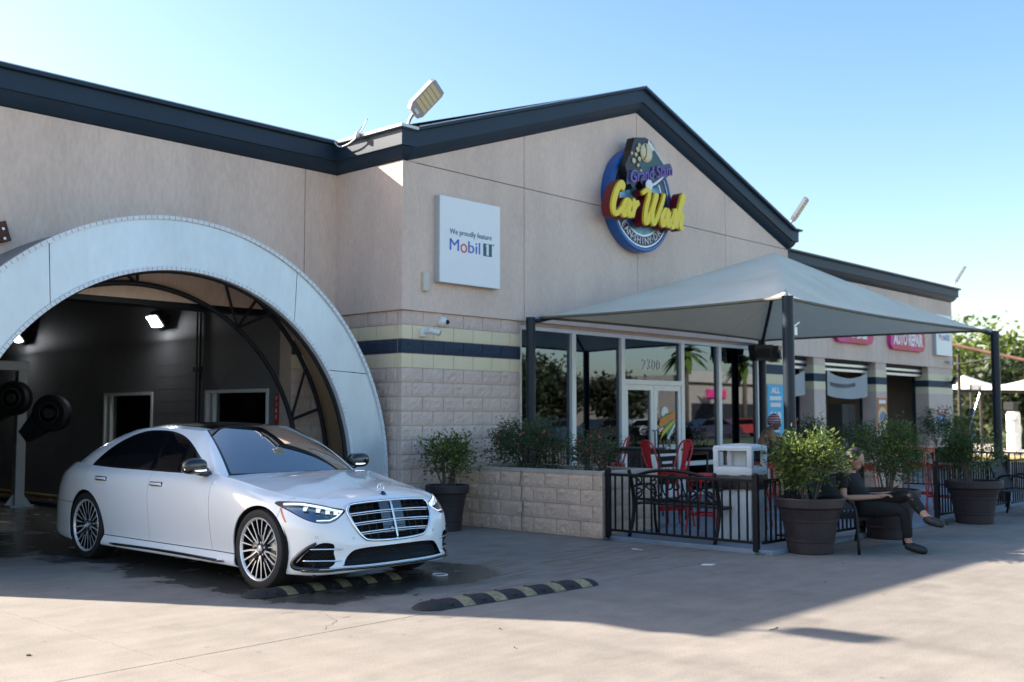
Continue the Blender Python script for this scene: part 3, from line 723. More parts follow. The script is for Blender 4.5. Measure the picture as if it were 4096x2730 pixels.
# brush-script letters drawn as strokes
def stroke(pts, w, d0, d1, closed=False, n=6, taper=True):
    P = [Vector((p[0], p[1])) for p in catmull(pts, n)]; k = len(P); Lf = []; Rt = []
    for i, p in enumerate(P):
        a = P[max(i-1, 0)]; b = P[min(i+1, k-1)]; t = (b-a).normalized() if (b-a).length > 1e-6 else Vector((1, 0)); nn = Vector((-t.y, t.x))
        ww = w*(1 if not taper else (.62+.38*math.sin(math.pi*min(1, max(0, (i+.6)/(k))))))
        Lf.append(p+nn*ww/2); Rt.append(p-nn*ww/2)
    e_ = lambda i: d1+.00045*i       # each step a hair prouder, so crossing strokes never share a plane
    mb = MB(); vs = [(p.x, -e_(i), p.y) for i, p in enumerate(Lf)]+[(p.x, -e_(i), p.y) for i, p in enumerate(Rt)]+[(p.x, -d0, p.y) for p in Lf]+[(p.x, -d0, p.y) for p in Rt]
    fs = []
    for i in range(k-1):
        fs += [(i, i+1, k+i+1, k+i), (2*k+i, 3*k+i, 3*k+i+1, 2*k+i+1), (i, 2*k+i, 2*k+i+1, i+1), (k+i, k+i+1, 3*k+i+1, 3*k+i)]
    fs += [(0, k, 3*k, 2*k), (k-1, 3*k-1, 4*k-1, 2*k-1)]
    return mb.add(vs, fs)
SCRIPT = {
 'C': ([[(.40, .80), (.44, .95), (.30, 1.0), (.12, .72), (.04, .30), (.12, .04), (.28, .02), (.46, .22)]], .50),
 'a': ([[(.34, .46), (.20, .52), (.05, .28), (.10, .05), (.24, .14), (.36, .50), (.33, .16), (.42, .04), (.52, .14)]], .50),
 'r': ([[(.02, .36), (.12, .54), (.10, .02)], [(.11, .24), (.20, .46), (.34, .54)]], .42),
 'W': ([[(-.10, .88), (.12, 1.02), (.26, .92), (.18, .40), (.22, .04), (.34, .10), (.56, .70), (.60, .95), (.50, .40), (.58, .04), (.72, .14), (.92, .70), (.98, 1.02)]], 1.02),
 's': ([[(.0, .12), (.16, .36), (.22, .56), (.26, .30), (.20, .04), (.06, .02)]], .34),
 'h': ([[(.02, .30), (.26, .95), (.20, 1.05), (.08, .50), (.04, .0)], [(.06, .22), (.22, .46), (.30, .40), (.26, .08), (.42, .06)]], .46)}
def script_word(word, x0, z0, h, w, dep, mface, mside, slope=0.0):
    x = x0
    for i, ch_ in enumerate(word):
        strokes, adv = SCRIPT[ch_]
        for j, st in enumerate(strokes):
            pts = [(x+p[0]*h+p[1]*h*.22, z0+p[1]*h+slope*(x-x0)) for p in st]
            part('letter', stroke(pts, w*1.22, .24, dep-.006+.0011*(i % 3)+.0005*j), mside, rsn)
            part('letter_face', stroke(pts, w, dep-.004+.0011*(i % 3)+.0005*j, dep+.040+.0011*(i % 3)+.0005*j), mface, rsn)
        x += adv*h
script_word('Car', -1.20, -.42, .54, .118, .40, m_yel, m_maroon, -.02)
script_word('Wash', -.36, -.46, .57, .118, .40, m_yel, m_maroon, 0.02)
# baseball-diamond crest above the letters
m_blk = mat('sign_black_case', (.008, .009, .011), .4); m_grn = mat('sign_dark_green', (.012, .06, .07), .35); m_cream = mat('sign_cream', (.70, .62, .38), .45); m_purple = mat('sign_purple', (.20, .13, .42), .4)
crest = [(-.62, .28), (-.70, .48), (-.52, .78), (-.42, 1.02), (-.10, 1.08), (.06, 1.05), (.50, .68), (.66, .74), (.72, .60), (.40, .36), (.06, .16), (-.16, .18), (-.30, .30), (-.48, .10)]
part('crest_case', MB().prism(crest, -.20, -.36), m_blk, rsn)
part('diamond', MB().prism([(-.02, 1.03), (.46, .66), (.34, .42), (.06, .22), (-.34, .58)], -.36, -.372), m_grn, rsn)
part('foul_line', MB().prism([(-.02, 1.05), (.02, 1.00), (.47, .66), (.44, .72)], -.372, -.380), m_white, rsn)
part('foul_line', MB().prism([(-.02, 1.05), (.16, .90), (.06, .86), (-.05, .98)], -.3725, -.379), m_white, rsn)
part('baseball', MB().lathe([(.17, 0), (.165, .02), (.10, .035), (0, .04)], 28, (-.10, -.372, .80), Mx), m_cream, rsn, smooth=True)
part('stitching', stroke([(-.20, .66), (-.15, .74), (-.14, .84), (-.17, .94)], .012, .40, .4135, taper=False), m_maroon, rsn)
for (x, z, r_) in ((-.34, .82, .05), (-.40, .72, .04), (-.30, .66, .045), (-.46, .60, .05), (-.34, .54, .035), (-.30, .90, .04), (-.26, .46, .03), (-.52, .72, .03)):
    part('splash', MB().lathe([(r_, 0), (r_*.8, .012), (0, .016)], 12, (x, -.372, z), Mx), m_cream, rsn, smooth=True)
tm = text_mesh('Grand Slam', .30, .03, shear=.35, width=1.32); tm.xf(Matrix.Rotation(R(15), 4, 'Z')); tm.xf(WALL_Y); tm.xf(Matrix.Translation((.0, -.40, .44))); part('crest_letters', tm, m_purple, rsn)
part('crest_ribbon', MB().prism([(-.70, .14), (-.66, .36), (.62, .74), (.70, .66), (.62, .56), (-.52, .20)], -.364, -.383), m_sdeep, rsn)
part('medal', MB().lathe([(.10, 0), (.10, .02), (.07, .025), (0, .025)], 24, (-.05, -.385, .23), Mx), m_lav, rsn, ang=30)
part('bat', stroke([(-.02, .22), (.16, .30), (.42, .47)], .045, .375, .392), m_lav, rsn)

# ------------------------------------------------------------------ roof-edge flood lights
m_led = mat('led_strip_cream', (.74, .62, .36), .4, var=.05, vscale=30); m_lgrey = mat('lamp_grey_case', (.42, .43, .46), .4, metal=.3)
def roof_light(base, B, T, wv, label, case_m=None):
    """base: foot on the eave; B, T: lower and upper end of the head; wv: across the head"""
    t = thing('roof_flood_light', label, 'light', base, group='LED flood lights on the roof edge')
    base = Vector(base); B = Vector(B)-base; T = Vector(T)-base
    u = (T-B); L = u.length; u.normalize(); w = Vector(wv); w = (w-u*w.dot(u)).normalized(); n = u.cross(w).normalized()
    if n.z > 0: n = -n
    F = Matrix((w, u, n)).transposed().to_4x4(); F.translation = B
    Wd = .33; cm = case_m or m_lgrey
    poly = [(-Wd*.32, 0), (Wd*.32, 0), (Wd*.5, .08), (Wd*.5, L-.05), (Wd*.42, L), (-Wd*.42, L), (-Wd*.5, L-.05), (-Wd*.5, .08)]
    part('case', MB().prism(poly, -.04, .03, F, 'z'), cm, t)
    for k in range(5):
        a = .13+k*(L-.18)/5; b = a+(L-.18)/5-.014
        part('led_panel', MB().prism([(-Wd*.42, a), (Wd*.42, a), (Wd*.42, b), (-Wd*.42, b)], .030, .036, F, 'z'), m_led, t)
    part('sensor', MB().prism([(-.05, .03), (.05, .03), (.05, .075), (-.05, .075)], .030, .045, F, 'z'), m_white, t)
    part('arm', MB().tube([(0, 0, 0), tuple(B*.55), tuple(B+u*.06)], .024, 8), m_steel, t)
roof_light((-.10, -.20, 5.61), (-.17, -.38, 5.74), (.10, -.62, 6.14), (1, 0, .1), 'large LED flood light on the eave corner left of the gable')
roof_light((10.9, -.16, 5.62), (10.85, -.30, 5.74), (10.95, -.60, 6.20), (1, .3, .1), 'LED flood light at the low right end of the gable eave')
roof_light((24.2, 1.3, 5.62), (24.15, 1.12, 5.76), (24.2, .82, 6.24), (1, .3, .1), 'LED flood light on the far right end of the repair wing roof')
roof_light((-7.88, 1.32, 5.62), (-7.57, 1.20, 5.76), (-7.64, .74, 5.90), (1, 0, 0), 'LED flood light on the roof corner beyond the left edge')
rc = thing('eave_cable', 'loose cable with a small white fitting hanging along the inner eave corner', 'cable', (-.22, 1.2, 5.55))
part('cable', MB().tube([tuple(p) for p in catmull([(-.05, .05, .07), (-.06, -.12, -.05), (-.07, -.4, -.03), (-.07, -.62, .09), (-.05, -.72, .24)], 6)], .010, 6), m_white, rc, smooth=True)
part('fitting', MB().lathe([(0, -.05), (.035, -.04), (.04, .03), (0, .06)], 12, (-.08, -.55, .05)), m_white, rc, smooth=True)
part('stay', MB().tube([(-.08, -.57, .08), (-.03, -.72, .26)], .006, 6), m_blackmetal, rc)
# ------------------------------------------------------------------ shade canopy over the patio
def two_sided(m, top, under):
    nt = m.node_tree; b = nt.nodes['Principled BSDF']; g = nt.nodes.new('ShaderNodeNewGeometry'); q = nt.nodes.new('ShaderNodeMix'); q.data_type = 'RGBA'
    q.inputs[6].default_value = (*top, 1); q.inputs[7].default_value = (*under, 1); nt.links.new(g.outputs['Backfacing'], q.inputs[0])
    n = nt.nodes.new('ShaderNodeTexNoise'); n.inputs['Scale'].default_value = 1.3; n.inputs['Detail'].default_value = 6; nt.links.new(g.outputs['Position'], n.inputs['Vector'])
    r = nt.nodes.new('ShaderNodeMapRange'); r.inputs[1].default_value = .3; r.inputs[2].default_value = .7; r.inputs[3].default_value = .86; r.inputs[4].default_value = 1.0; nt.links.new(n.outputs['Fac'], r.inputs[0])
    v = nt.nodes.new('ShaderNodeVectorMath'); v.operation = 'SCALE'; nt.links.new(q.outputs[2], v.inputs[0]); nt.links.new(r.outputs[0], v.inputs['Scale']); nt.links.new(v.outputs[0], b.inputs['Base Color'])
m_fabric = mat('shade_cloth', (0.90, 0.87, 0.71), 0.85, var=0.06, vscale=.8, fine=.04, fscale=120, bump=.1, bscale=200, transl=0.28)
two_sided(m_fabric, (0.97, 0.93, 0.76), (0.66, 0.56, 0.36))  # darker under tone puts shade and warm bounce into the cloth colour
PT = 0.05   # patio floor level
can = thing('shade_canopy', 'pale grey tensioned shade canopy on four navy posts in front of the shop', 'canopy', (6.31, -2.42, PT))
HX, HY = 3.84, 2.20; ZC = 3.06-PT
BX = .55      # the back right post stands in a little
corner = [(-HX, HY), (-HX, -HY), (HX, -HY), (HX-BX, HY)]      # left-back, left-front, right-front, right-back
for cxn, cyn in corner:
    p = part('post', MB().tube([(cxn, cyn, 0), (cxn, cyn, ZC+.03)], .075, 20), m_post, can, ang=40)
    part('base_plate', MB().cbox((cxn, cyn, .01), (.30, .30, .02)), m_post, can)
    part('corner_fitting', MB().tube([(cxn, cyn, ZC), (cxn*.965, cyn*.945, ZC+.06)], [.03, .022], 8), m_steel, can)
AP = (0, 0, 1.62)
def can_z(u, v):
    """height of the cloth over the plan square, u and v in -1..1: hipped, sagging between the ridges"""
    r = max(abs(u), abs(v)); diag = min(abs(u), abs(v))/max(r, 1e-6)
    z = ZC+.04+(1.20)*(1-r)**1.12
    return z - .05*math.sin(math.pi*r)*(1-diag)
rows = []; NN = 44
for i in range(NN+1):
    row = []
    for j in range(NN+1):
        u, v = -1+2*i/NN, -1+2*j/NN; r = max(abs(u), abs(v)); t = (min(abs(u), abs(v))/r if r else 0)
        pull = 1-.085*(1-t*t)*r**3           # edges curve in between the corners
        x, y = u*HX*.965, v*HY*.955
        if abs(u) >= abs(v): x *= 1-.055*(1-t*t)*r**2
        if abs(v) >= abs(u): y *= 1-.10*(1-t*t)*r**2
        x -= BX*(u+1)/2*(v+1)/2
        row.append((x, y, can_z(u, v)))
    rows.append(row)
rows = rows[::-1] if False else rows
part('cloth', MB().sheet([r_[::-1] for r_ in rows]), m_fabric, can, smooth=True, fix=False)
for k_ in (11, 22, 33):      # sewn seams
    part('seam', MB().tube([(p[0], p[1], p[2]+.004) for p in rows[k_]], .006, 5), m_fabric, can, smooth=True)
edge = [rows[0][j] for j in range(NN+1)]+[rows[i][NN] for i in range(1, NN+1)]+[rows[NN][NN-j] for j in range(1, NN+1)]+[rows[NN-i][0] for i in range(1, NN)]
part('hem', MB().tube([(p[0], p[1], p[2]-.012) for p in edge], .022, 6, closed=True), mat('cloth_hem', (.16, .15, .11), .8), can, smooth=True)
for cxn, cyn in corner:
    part('hip_rafter', MB().tube([(cxn, cyn, ZC-.05), (cxn*.5, cyn*.5, ZC+.47), (0, 0, ZC+1.08)], .032, 8), m_post, can)
part('winch', MB().cbox((-HX+.10, -HY-.02, ZC-.42), (.08, .08, .12), ch=.01).tube([(-HX+.1, -HY-.02, ZC-.36), (-HX+.2, -HY-.05, ZC-.30)], .014, 6), m_steel, can)
def speaker(loc, rz, lab):
    t = thing('loudspeaker', lab, 'speaker', loc, rz, group='black loudspeakers on the canopy post')
    part('cabinet', MB().add([(-.2, -.12, .32), (.2, -.12, .32), (.24, .12, .32), (-.24, .12, .32), (-.15, -.08, 0), (.15, -.08, 0), (.2, .1, 0), (-.2, .1, 0)], [(0, 1, 2, 3), (4, 7, 6, 5), (0, 4, 5, 1), (1, 5, 6, 2), (2, 6, 7, 3), (3, 7, 4, 0)]), m_blk, t)
    part('grille', MB().cbox((0, -.112, .17), (.30, .012, .24), Matrix.Rotation(R(-7), 4, 'X'), ch=.003), m_dark, t)
    part('bracket', MB().tube([(0, .1, .16), (.1, .22, .16)], .02, 6), m_steel, t)
speaker((9.22, -.42, 2.66), R(-35), 'black loudspeaker on the back canopy post, facing the shop front')
speaker((9.78, -.40, 2.66), R(20), 'black loudspeaker on the back canopy post, beside the blue price poster')

# ------------------------------------------------------------------ block planters
def planter(loc, lx, ly, label, rz=0):
    t = thing('block_planter', label, 'planter', loc, rz); T = .2
    x0, x1, y0, y1 = 0, lx, -ly, 0
    cr_ = part('core_wall', MB().box((x0+.016, y0+.016, 0), (x0+T, y1, .80)).box((x0+T, y0+.016, 0), (x1-.016, y0+T, .80)).box((x1-T, y0+T, 0), (x1-.016, y1, .80)), m_mortar, t)
    sty = lambda c: (m_planter, False)
    block_wall(cr_, (x0, y1), (0, -1), ly, 4, sty); block_wall(cr_, (x0+.09, y0), (1, 0), lx-.09, 4, sty, phase=.2); block_wall(cr_, (x1, y0+.09), (0, 1), ly-.09, 4, sty)
    part('cap', MB().box((x0-.012, y0-.012, .805), (x0+T, y1, .845)).box((x0+T, y0-.012, .805), (x1+.012, y0+T, .845)).box((x1-T, y0+T, .805), (x1+.012, y1, .845)), m_cap, t)
    part('soil', MB().box((x0+T, y0+T, .5), (x1-T, y1, .76)), m_soil, t)
    return t
planter((0.90, -.03, 0), 1.22, 2.80, 'tan split-block planter wall with flat cap beside the car nose')
planter((8.6, -.9, PT), 1.2, 2.1, 'tan block planter at the far end of the patio behind the seated men')
# a stepped crack up the near planter face
def wall_crack():
    pts = [(-.006, -1.42, .82), (-.012, -1.40, .62), (-.024, -1.45, .60), (-.024, -1.43, .42), (-.024, -1.47, .40), (-.024, -1.44, .22), (-.024, -1.45, .02)]
    o = single('planter_crack', MB().tube([(p[0], p[1], p[2]) for p in pts], .005, 5), m_crack, 'thin stepped crack running down the near planter face', 'crack', (.895, -.03, 0))
wall_crack()

# ------------------------------------------------------------------ iron fence
def fence(p0, p1, label, posts=(True, True), h=.80, step=.107, z0=PT):
    a = Vector((p0[0], p0[1], 0)); b = Vector((p1[0], p1[1], 0)); L = (b-a).length; ang = math.atan2(b.y-a.y, b.x-a.x)
    t = thing('iron_fence', label, 'fence', (a.x, a.y, z0), ang, group='black iron patio fence')
    for k, on in enumerate(posts):
        if on:
            x = 0 if k == 0 else L
            p = part('post', MB().cbox((x, 0, h/2+.0), (.062, .062, h+.05), ch=.006), m_blackmetal, t)
            part('post_cap', MB().lathe([(.040, h+.025), (.042, h+.04), (.02, h+.055), (0, h+.06)], 12, (x, 0, 0)), m_blackmetal, p, smooth=True)
    part('top_rail', MB().cbox((L/2, 0, h-.03), (L-.06, .032, .036), ch=.004), m_blackmetal, t)
    part('bottom_rail', MB().cbox((L/2, 0, .075), (L-.06, .028, .030), ch=.004), m_blackmetal, t)
    n = int(L/step); me = None
    for i in range(1, n):
        x = L*i/n
        if me is None: me = MB().cbox((0, 0, (h+.045)/2), (.019, .019, h-.075)).mesh('picket'); me.materials.append(m_blackmetal)
        link('picket', me, m_blackmetal, t, (x, 0, 0))
    return t
fence((.93, -2.90), (.93, -5.0), 'black iron fence panel between the planter corner and the outer corner post')
fence((.93, -5.06), (3.42, -5.12), 'black iron fence panel behind the bench with the man in black', (False, True))
fence((5.72, -5.20), (8.75, -5.20), 'black iron fence panel beyond the patio gap, right of the walkway', (True, True))
fence((8.75, -5.26), (12.6, -5.26), 'black iron fence panel at the far right of the patio', (False, True))
fence((12.65, -5.2), (12.65, -.4), 'black iron fence panel closing the far end of the patio', (False, True))

# ------------------------------------------------------------------ benches
def scroll_tube(mb, c, r0, turns, a0, sgn, r=.011):
    pts = []
    for k in range(26):
        t = k/25; a = a0+sgn*2*math.pi*turns*t; rr_ = r0*(1-t*.85); pts.append((c[0]+rr_*math.cos(a), c[1], c[2]+rr_*math.sin(a)))
    mb.tube(pts, r, 6)
def ornate_bench(loc, rz, label):
    t = thing('ornate_bench', label, 'bench', loc, rz); W = .62
    for s_ in (-1, 1):
        part('back_post', MB().tube([tuple(p) for p in catmull([(s_*W, -.10, 0), (s_*W, -.02, .22), (s_*W, 0, .42), (s_*W, -.03, .62), (s_*W, -.10, .83)], 5)], .024, 8), m_blackmetal, t, smooth=True)
        part('front_leg', MB().tube([tuple(p) for p in catmull([(s_*W, .50, 0), (s_*W, .46, .2), (s_*W, .45, .42)], 5)], .020, 8), m_blackmetal, t, smooth=True)
        part('arm', MB().tube([tuple(p) for p in catmull([(s_*W, -.02, .62), (s_*W, .2, .64), (s_*W, .42, .62), (s_*W, .47, .52), (s_*W, .45, .42)], 5)], .016, 8), m_blackmetal, t, smooth=True)
        part('seat_rail', MB().tube([(s_*W, 0, .40), (s_*W, .45, .41)], .018, 8), m_blackmetal, t)
    for k in range(8):
        part('seat_slat', MB().cbox((0, .02+.058*k, .415), (2*W, .042, .016), ch=.004), m_blackmetal, t)
    part('back_rail', MB().tube([tuple(p) for p in catmull([(-W, -.06, .74), (-.3, -.09, .82), (0, -.10, .845), (.3, -.09, .82), (W, -.06, .74)], 6)], .020, 8), m_blackmetal, t, smooth=True)
    part('back_rail', MB().tube([(-W, -.01, .47), (W, -.01, .47)], .016, 8), m_blackmetal, t)
    for x0 in (-.40, .40):
        mb = MB(); mb.tube([(x0-.2, -.02, .49), (x0+.2, -.075, .77)], .009, 6); mb.tube([(x0+.2, -.02, .49), (x0-.2, -.075, .77)], .009, 6)
        for q in (-1, 1):
            scroll_tube(mb, (x0+q*.12, -.04, .70), .065, 1.2, R(90), q); scroll_tube(mb, (x0+q*.12, -.04, .56), .065, 1.2, R(-90), -q)
        part('scrollwork', mb, m_blackmetal, t, smooth=True)
    mb = MB(); mb.tube([(.15*math.cos(a), -.05, .64+.15*math.sin(a)) for a in np.linspace(0, 2*math.pi, 25)[:-1]], .011, 6, closed=True)
    for q in (-1, 1):
        scroll_tube(mb, (q*.06, -.05, .66), .08, 1.1, R(90), q); mb.tube([(q*.15, -.05, .64), (q*.2, -.04, .5)], .009, 6)
    part('scrollwork', mb, m_blackmetal, t, smooth=True)
    return t
ornate_bench((1.12, -3.78, PT), R(-90), 'black iron bench with scrolled back standing behind the near fence')
m_mesh2 = mat('black_sling_mesh', (.010, .011, .012), .7, var=.2, vscale=40)
def sling_bench(loc, rz, label, W=.62):
    t = thing('tube_bench', label, 'bench', loc, rz)
    for s_ in (-1, 1):
        part('arm_frame', MB().tube([tuple(p) for p in catmull([(s_*W, -.10, 0), (s_*W, -.05, .25), (s_*W, -.02, .52), (s_*W, .06, .62), (s_*W, .28, .63), (s_*W, .45, .56), (s_*W, .50, .40), (s_*W, .52, 0)], 5)], .018, 8), m_blackmetal, t, smooth=True)
        part('back_tube', MB().tube([(s_*(W-.03), .02, .38), (s_*(W-.03), -.06, .62), (s_*(W-.05), -.16, .84)], .014, 8), m_blackmetal, t)
    part('seat', MB().sheet([[(x, y, .40-.02*math.sin((y+.02)/.5*3)) for x in np.linspace(-W+.02, W-.02, 8)] for y in np.linspace(0, .48, 6)]), m_mesh2, t)
    part('back', MB().sheet([[(x, .02-.18*q, .42+.42*q) for x in np.linspace(-W+.03, W-.03, 8)] for q in np.linspace(0, 1, 6)]), m_mesh2, t)
    part('rail', MB().tube([(-W, .48, .38), (W, .48, .38)], .014, 8).tube([(-W, .0, .38), (W, .0, .38)], .014, 8).tube([(-W+.05, -.16, .84), (W-.05, -.16, .84)], .014, 8), m_blackmetal, t)
    return t
sling_bench((2.28, -5.36, 0), R(180), 'black tube bench on the drive, the man in black sitting on it')
sling_bench((7.9, -5.45, 0), R(180), 'black tube seat at the right edge beyond the big pot', .34)

# ------------------------------------------------------------------ bins
tb = thing('litter_bin', 'white square litter bin with hooded top and black bag behind the fence', 'bin', (1.62, -4.40, PT), R(8))
m_binw = mat('bin_white', (.60, .63, .64), .45, var=.06, vscale=3)
W_ = .235
bmr = MB(); bmr.cbox((0, 0, .375), (.46, .46, .70), ch=.03)
for k in range(5):
    for (ax, sg_) in (('x', -1), ('y', -1), ('x', 1), ('y', 1)):
        q = -.16+.08*k
        if ax == 'x': bmr.cbox((sg_*.228, q, .36), (.016, .034, .60), ch=.006)
        else: bmr.cbox((q, sg_*.228, .36), (.034, .016, .60), ch=.006)
part('body', bmr, m_binw, tb, ang=30)
part('foot', MB().cbox((0, 0, .015), (.42, .42, .03), ch=.004), m_binw, tb)
bag = MB(); rr_ = random.Random(5); ringp = [(-.25, -.25), (0, -.256), (.25, -.25), (.256, 0), (.25, .25), (0, .256), (-.25, .25), (-.256, 0)]
rows = []
for (z, off) in ((.80, .0), (.76, .012), (.70, .02), (.63, .012)):
    row = []
    for k in range(33):
        u = k/32*8; i = int(u) % 8; f = u-int(u); p = ringp[i]; q = ringp[(i+1) % 8]
        x, y = p[0]+(q[0]-p[0])*f, p[1]+(q[1]-p[1])*f; sc_ = 1+off/.25*.4+rr_.uniform(-.01, .02)
        zz = z + (rr_.uniform(-.05, .03) if z < .6 else rr_.uniform(-.008, .008)); row.append((x*sc_, y*sc_, zz))
    row[-1] = row[0]; rows.append(row)
bag.sheet(rows); part('bag', bag, mat('black_bin_bag', (.012, .012, .013), .3, spec=.5), tb, smooth=True)
hood_ = MB(); hood_.cbox((0, 0, .84), (.50, .50, .12), ch=.02)
for x in (-1, 1):
    for y in (-1, 1): hood_.cbox((x*.215, y*.215, 1.0), (.07, .07, .24), ch=.012)
part('hood', hood_, m_binw, tb, ang=30)
part('hood_top', MB().lathe([(.352, 0), (.352, .035), (.335, .055), (.20, .075), (0, .085)], 4, (0, 0, 1.09), Matrix.Rotation(R(45), 4, 'Z')), m_binw, tb)
part('inner_post', MB().cbox((.0, 0, .98), (.05, .16, .2), ch=.003), m_binw, tb)
bk = thing('black_bin', 'black round litter bin at the right edge beyond the tube seat', 'bin', (9.1, -5.75, 0))
part('body', MB().lathe([(.18, 0), (.22, .02), (.24, .62), (.25, .66), (.22, .68), (0, .68)], 24), m_blackmetal, bk, ang=30); part('lid', MB().lathe([(.27, .68), (.27, .72), (.15, .76), (0, .77)], 24), m_blackmetal, bk, ang=30)

# ------------------------------------------------------------------ red metal stools, bar chairs, tables
def leg_mb(x0, y0, x1, y1, h):
    return MB().add([(x0-.022, y0-.008, h), (x0+.022, y0-.008, h), (x0+.022, y0+.008, h), (x0-.022, y0+.008, h), (x1-.013, y1-.007, 0), (x1+.013, y1-.007, 0), (x1+.013, y1+.007, 0), (x1-.013, y1+.007, 0)], [(0, 1, 2, 3), (4, 7, 6, 5), (0, 4, 5, 1), (1, 5, 6, 2), (2, 6, 7, 3), (3, 7, 4, 0)])
def red_stool(loc, rz, label, back=False, h=.76, name=None, m=None):
    m = m or m_red
    t = thing(name or ('bar_chair' if back else 'bar_stool'), label, 'chair' if back else 'stool', loc, rz, group='red metal bar chairs' if back else 'red metal bar stools')
    part('seat', MB().cbox((0, 0, h-.02), (.32, .32, .04), ch=.016), m, t, ang=40)
    part('apron', MB().box((-.145, -.145, h-.10), (.145, -.135, h-.04)).box((-.145, .135, h-.10), (.145, .145, h-.04)).box((-.145, -.135, h-.10), (-.135, .135, h-.04)).box((.135, -.135, h-.10), (.145, .135, h-.04)), m, t)
    for x in (-1, 1):
        for y in (-1, 1): part('leg', leg_mb(x*.14, y*.14, x*.215, y*.215, h-.03), m, t)
    for y in (-1, 1): part('foot_rail', MB().box((-.19, y*.186-.006, .22), (.19, y*.186+.006, .25)), m, t)
    for x in (-1, 1): part('foot_rail', MB().box((x*.186-.006, -.19, .22), (x*.186+.006, .19, .25)), m, t)
    if back:
        pts = [tuple(p) for p in catmull([(-.17, .10, h-.02), (-.20, .17, h+.18), (-.18, .215, h+.34), (-.08, .235, h+.405), (.08, .235, h+.405), (.18, .215, h+.34), (.20, .17, h+.18), (.17, .10, h-.02)], 6)]
        part('back_hoop', MB().tube(pts, .012, 8), m, t, smooth=True)
        part('back_splat', MB().sheet([[(x*w, .145+.235*q*.4, h-.03+.42*q) for x in (-1, -.4, .4, 1)] for q, w in ((0, .075), (.3, .07), (.6, .085), (.9, .115), (1.0, .12))]), m, t, smooth=True)
    return t
red_stool((2.36, -2.72, PT), R(62), 'red metal bar chair, left of the back-to-back pair before the door', True)
red_stool((2.52, -2.80, PT), R(242), 'red metal bar chair, right of the back-to-back pair before the door', True)
red_stool((3.0, -1.25, PT), R(40), 'red metal bar chair half hidden behind the small rose bush', True)
red_stool((3.75, -.85, PT), R(205), 'red metal bar chair behind the black table, by the glass', True)
red_stool((2.10, -3.62, PT), R(10), 'red bar stool standing just left of the white litter bin')
red_stool((3.05, -3.75, PT), R(20), 'red bar stool between the litter bin and the man in the patterned shirt')
red_stool((5.72, -2.42, PT), R(-47), 'red bar stool carrying the man in the patterned shirt')
red_stool((6.35, -3.85, PT), R(15), 'red bar stool left of the red high table, behind the second pot')
red_stool((7.25, -4.72, PT), R(5), 'red bar stool right of the walkway, nearest the fence post')
red_stool((7.75, -4.15, PT), R(20), 'red bar stool behind the fence, right of the red high table')
def bar_table(loc, rz, label, m, w=.62, h=1.03, mtop=None):
    t = thing('bar_table', label, 'table', loc, rz, group='tall patio tables')
    part('top', MB().cbox((0, 0, h-.015), (w, w, .03), ch=.010), mtop or m, t, ang=40)
    for q in (-1, 1): part('apron', MB().cbox((0, q*w*.37, h-.065), (w*.76, .012, .07)), m, t)
    for x in (-1, 1):
        for y in (-1, 1): part('leg', leg_mb(x*w*.38, y*w*.38, x*w*.44, y*w*.44, h-.03), m, t)
    return t
bar_table((3.25, -1.62, PT), R(5), 'tall black table before the glass, beside the rose planter', m_blackmetal, .7)
bar_table((3.72, -2.75, PT), R(5), 'tall black table between the red chairs and the litter bin', m_blackmetal, .75)
bar_table((6.32, -2.86, PT), R(5), 'tall red table the man in the patterned shirt leans on', m_orangered)
bar_table((6.78, -4.45, PT), R(5), 'tall red table behind the second big pot', m_orangered)

# ------------------------------------------------------------------ rubber speed humps
m_bumpyel = mat('worn_yellow_rubber', (.27, .225, .13), .75, var=.35, vscale=9, fine=.25, fscale=35, bump=.3, bscale=60)
def speed_hump(p0, p1, label, n=5):
    a = Vector((*p0, 0)); b = Vector((*p1, 0)); L = (b-a).length; t = thing('speed_hump', label, 'speed bump', (a.x, a.y, .001), math.atan2(b.y-a.y, b.x-a.x), group='rubber speed humps')
    HW, HH = .155, .052
    def sec(x, s=1.0): return [(x, HW*s*q, HH*s*max(0, 1-abs(q)**2.2)+.004) for q in np.linspace(-1, 1, 13)]
    E_ = .17; Lm = L-2*E_
    for x0, sg_ in ((0, 1), (L, -1)):      # half-moon ends
        rows = [sec(x0+sg_*E_*(1-math.cos(a_)), max(.05, math.sin(a_))) for a_ in np.linspace(.05, math.pi/2, 9)]
        part('end_cap', MB().sheet(rows), m_rubber, t, smooth=True)
    cell = Lm/n
    for k in range(n):
        x = E_+k*cell; g_ = .004; w1 = cell*.62
        part('black_segment', MB().sheet([sec(x+g_), sec(x+w1-g_)]), m_rubber, t, smooth=True)
        part('yellow_segment', MB().sheet([sec(x+w1), sec(x+cell)]), m_bumpyel, t, smooth=True)
        part('bolt', MB().cyl((x+w1*.5, 0, HH), (x+w1*.5, 0, HH+.006), .022, 12), m_dark, t)
        for q in (-1, 1): part('tread_bar', MB().cbox((x+w1*.5, q*.10, HH*.62), (.03, .07, .02), ch=.003), m_rubber, t)
speed_hump((-4.66, -3.26), (-2.86, -3.32), 'black and worn yellow rubber hump under the car nose')
speed_hump((-4.04, -4.76), (-1.95, -4.93), 'black and yellow rubber hump in front of the car, half out of the shadow')
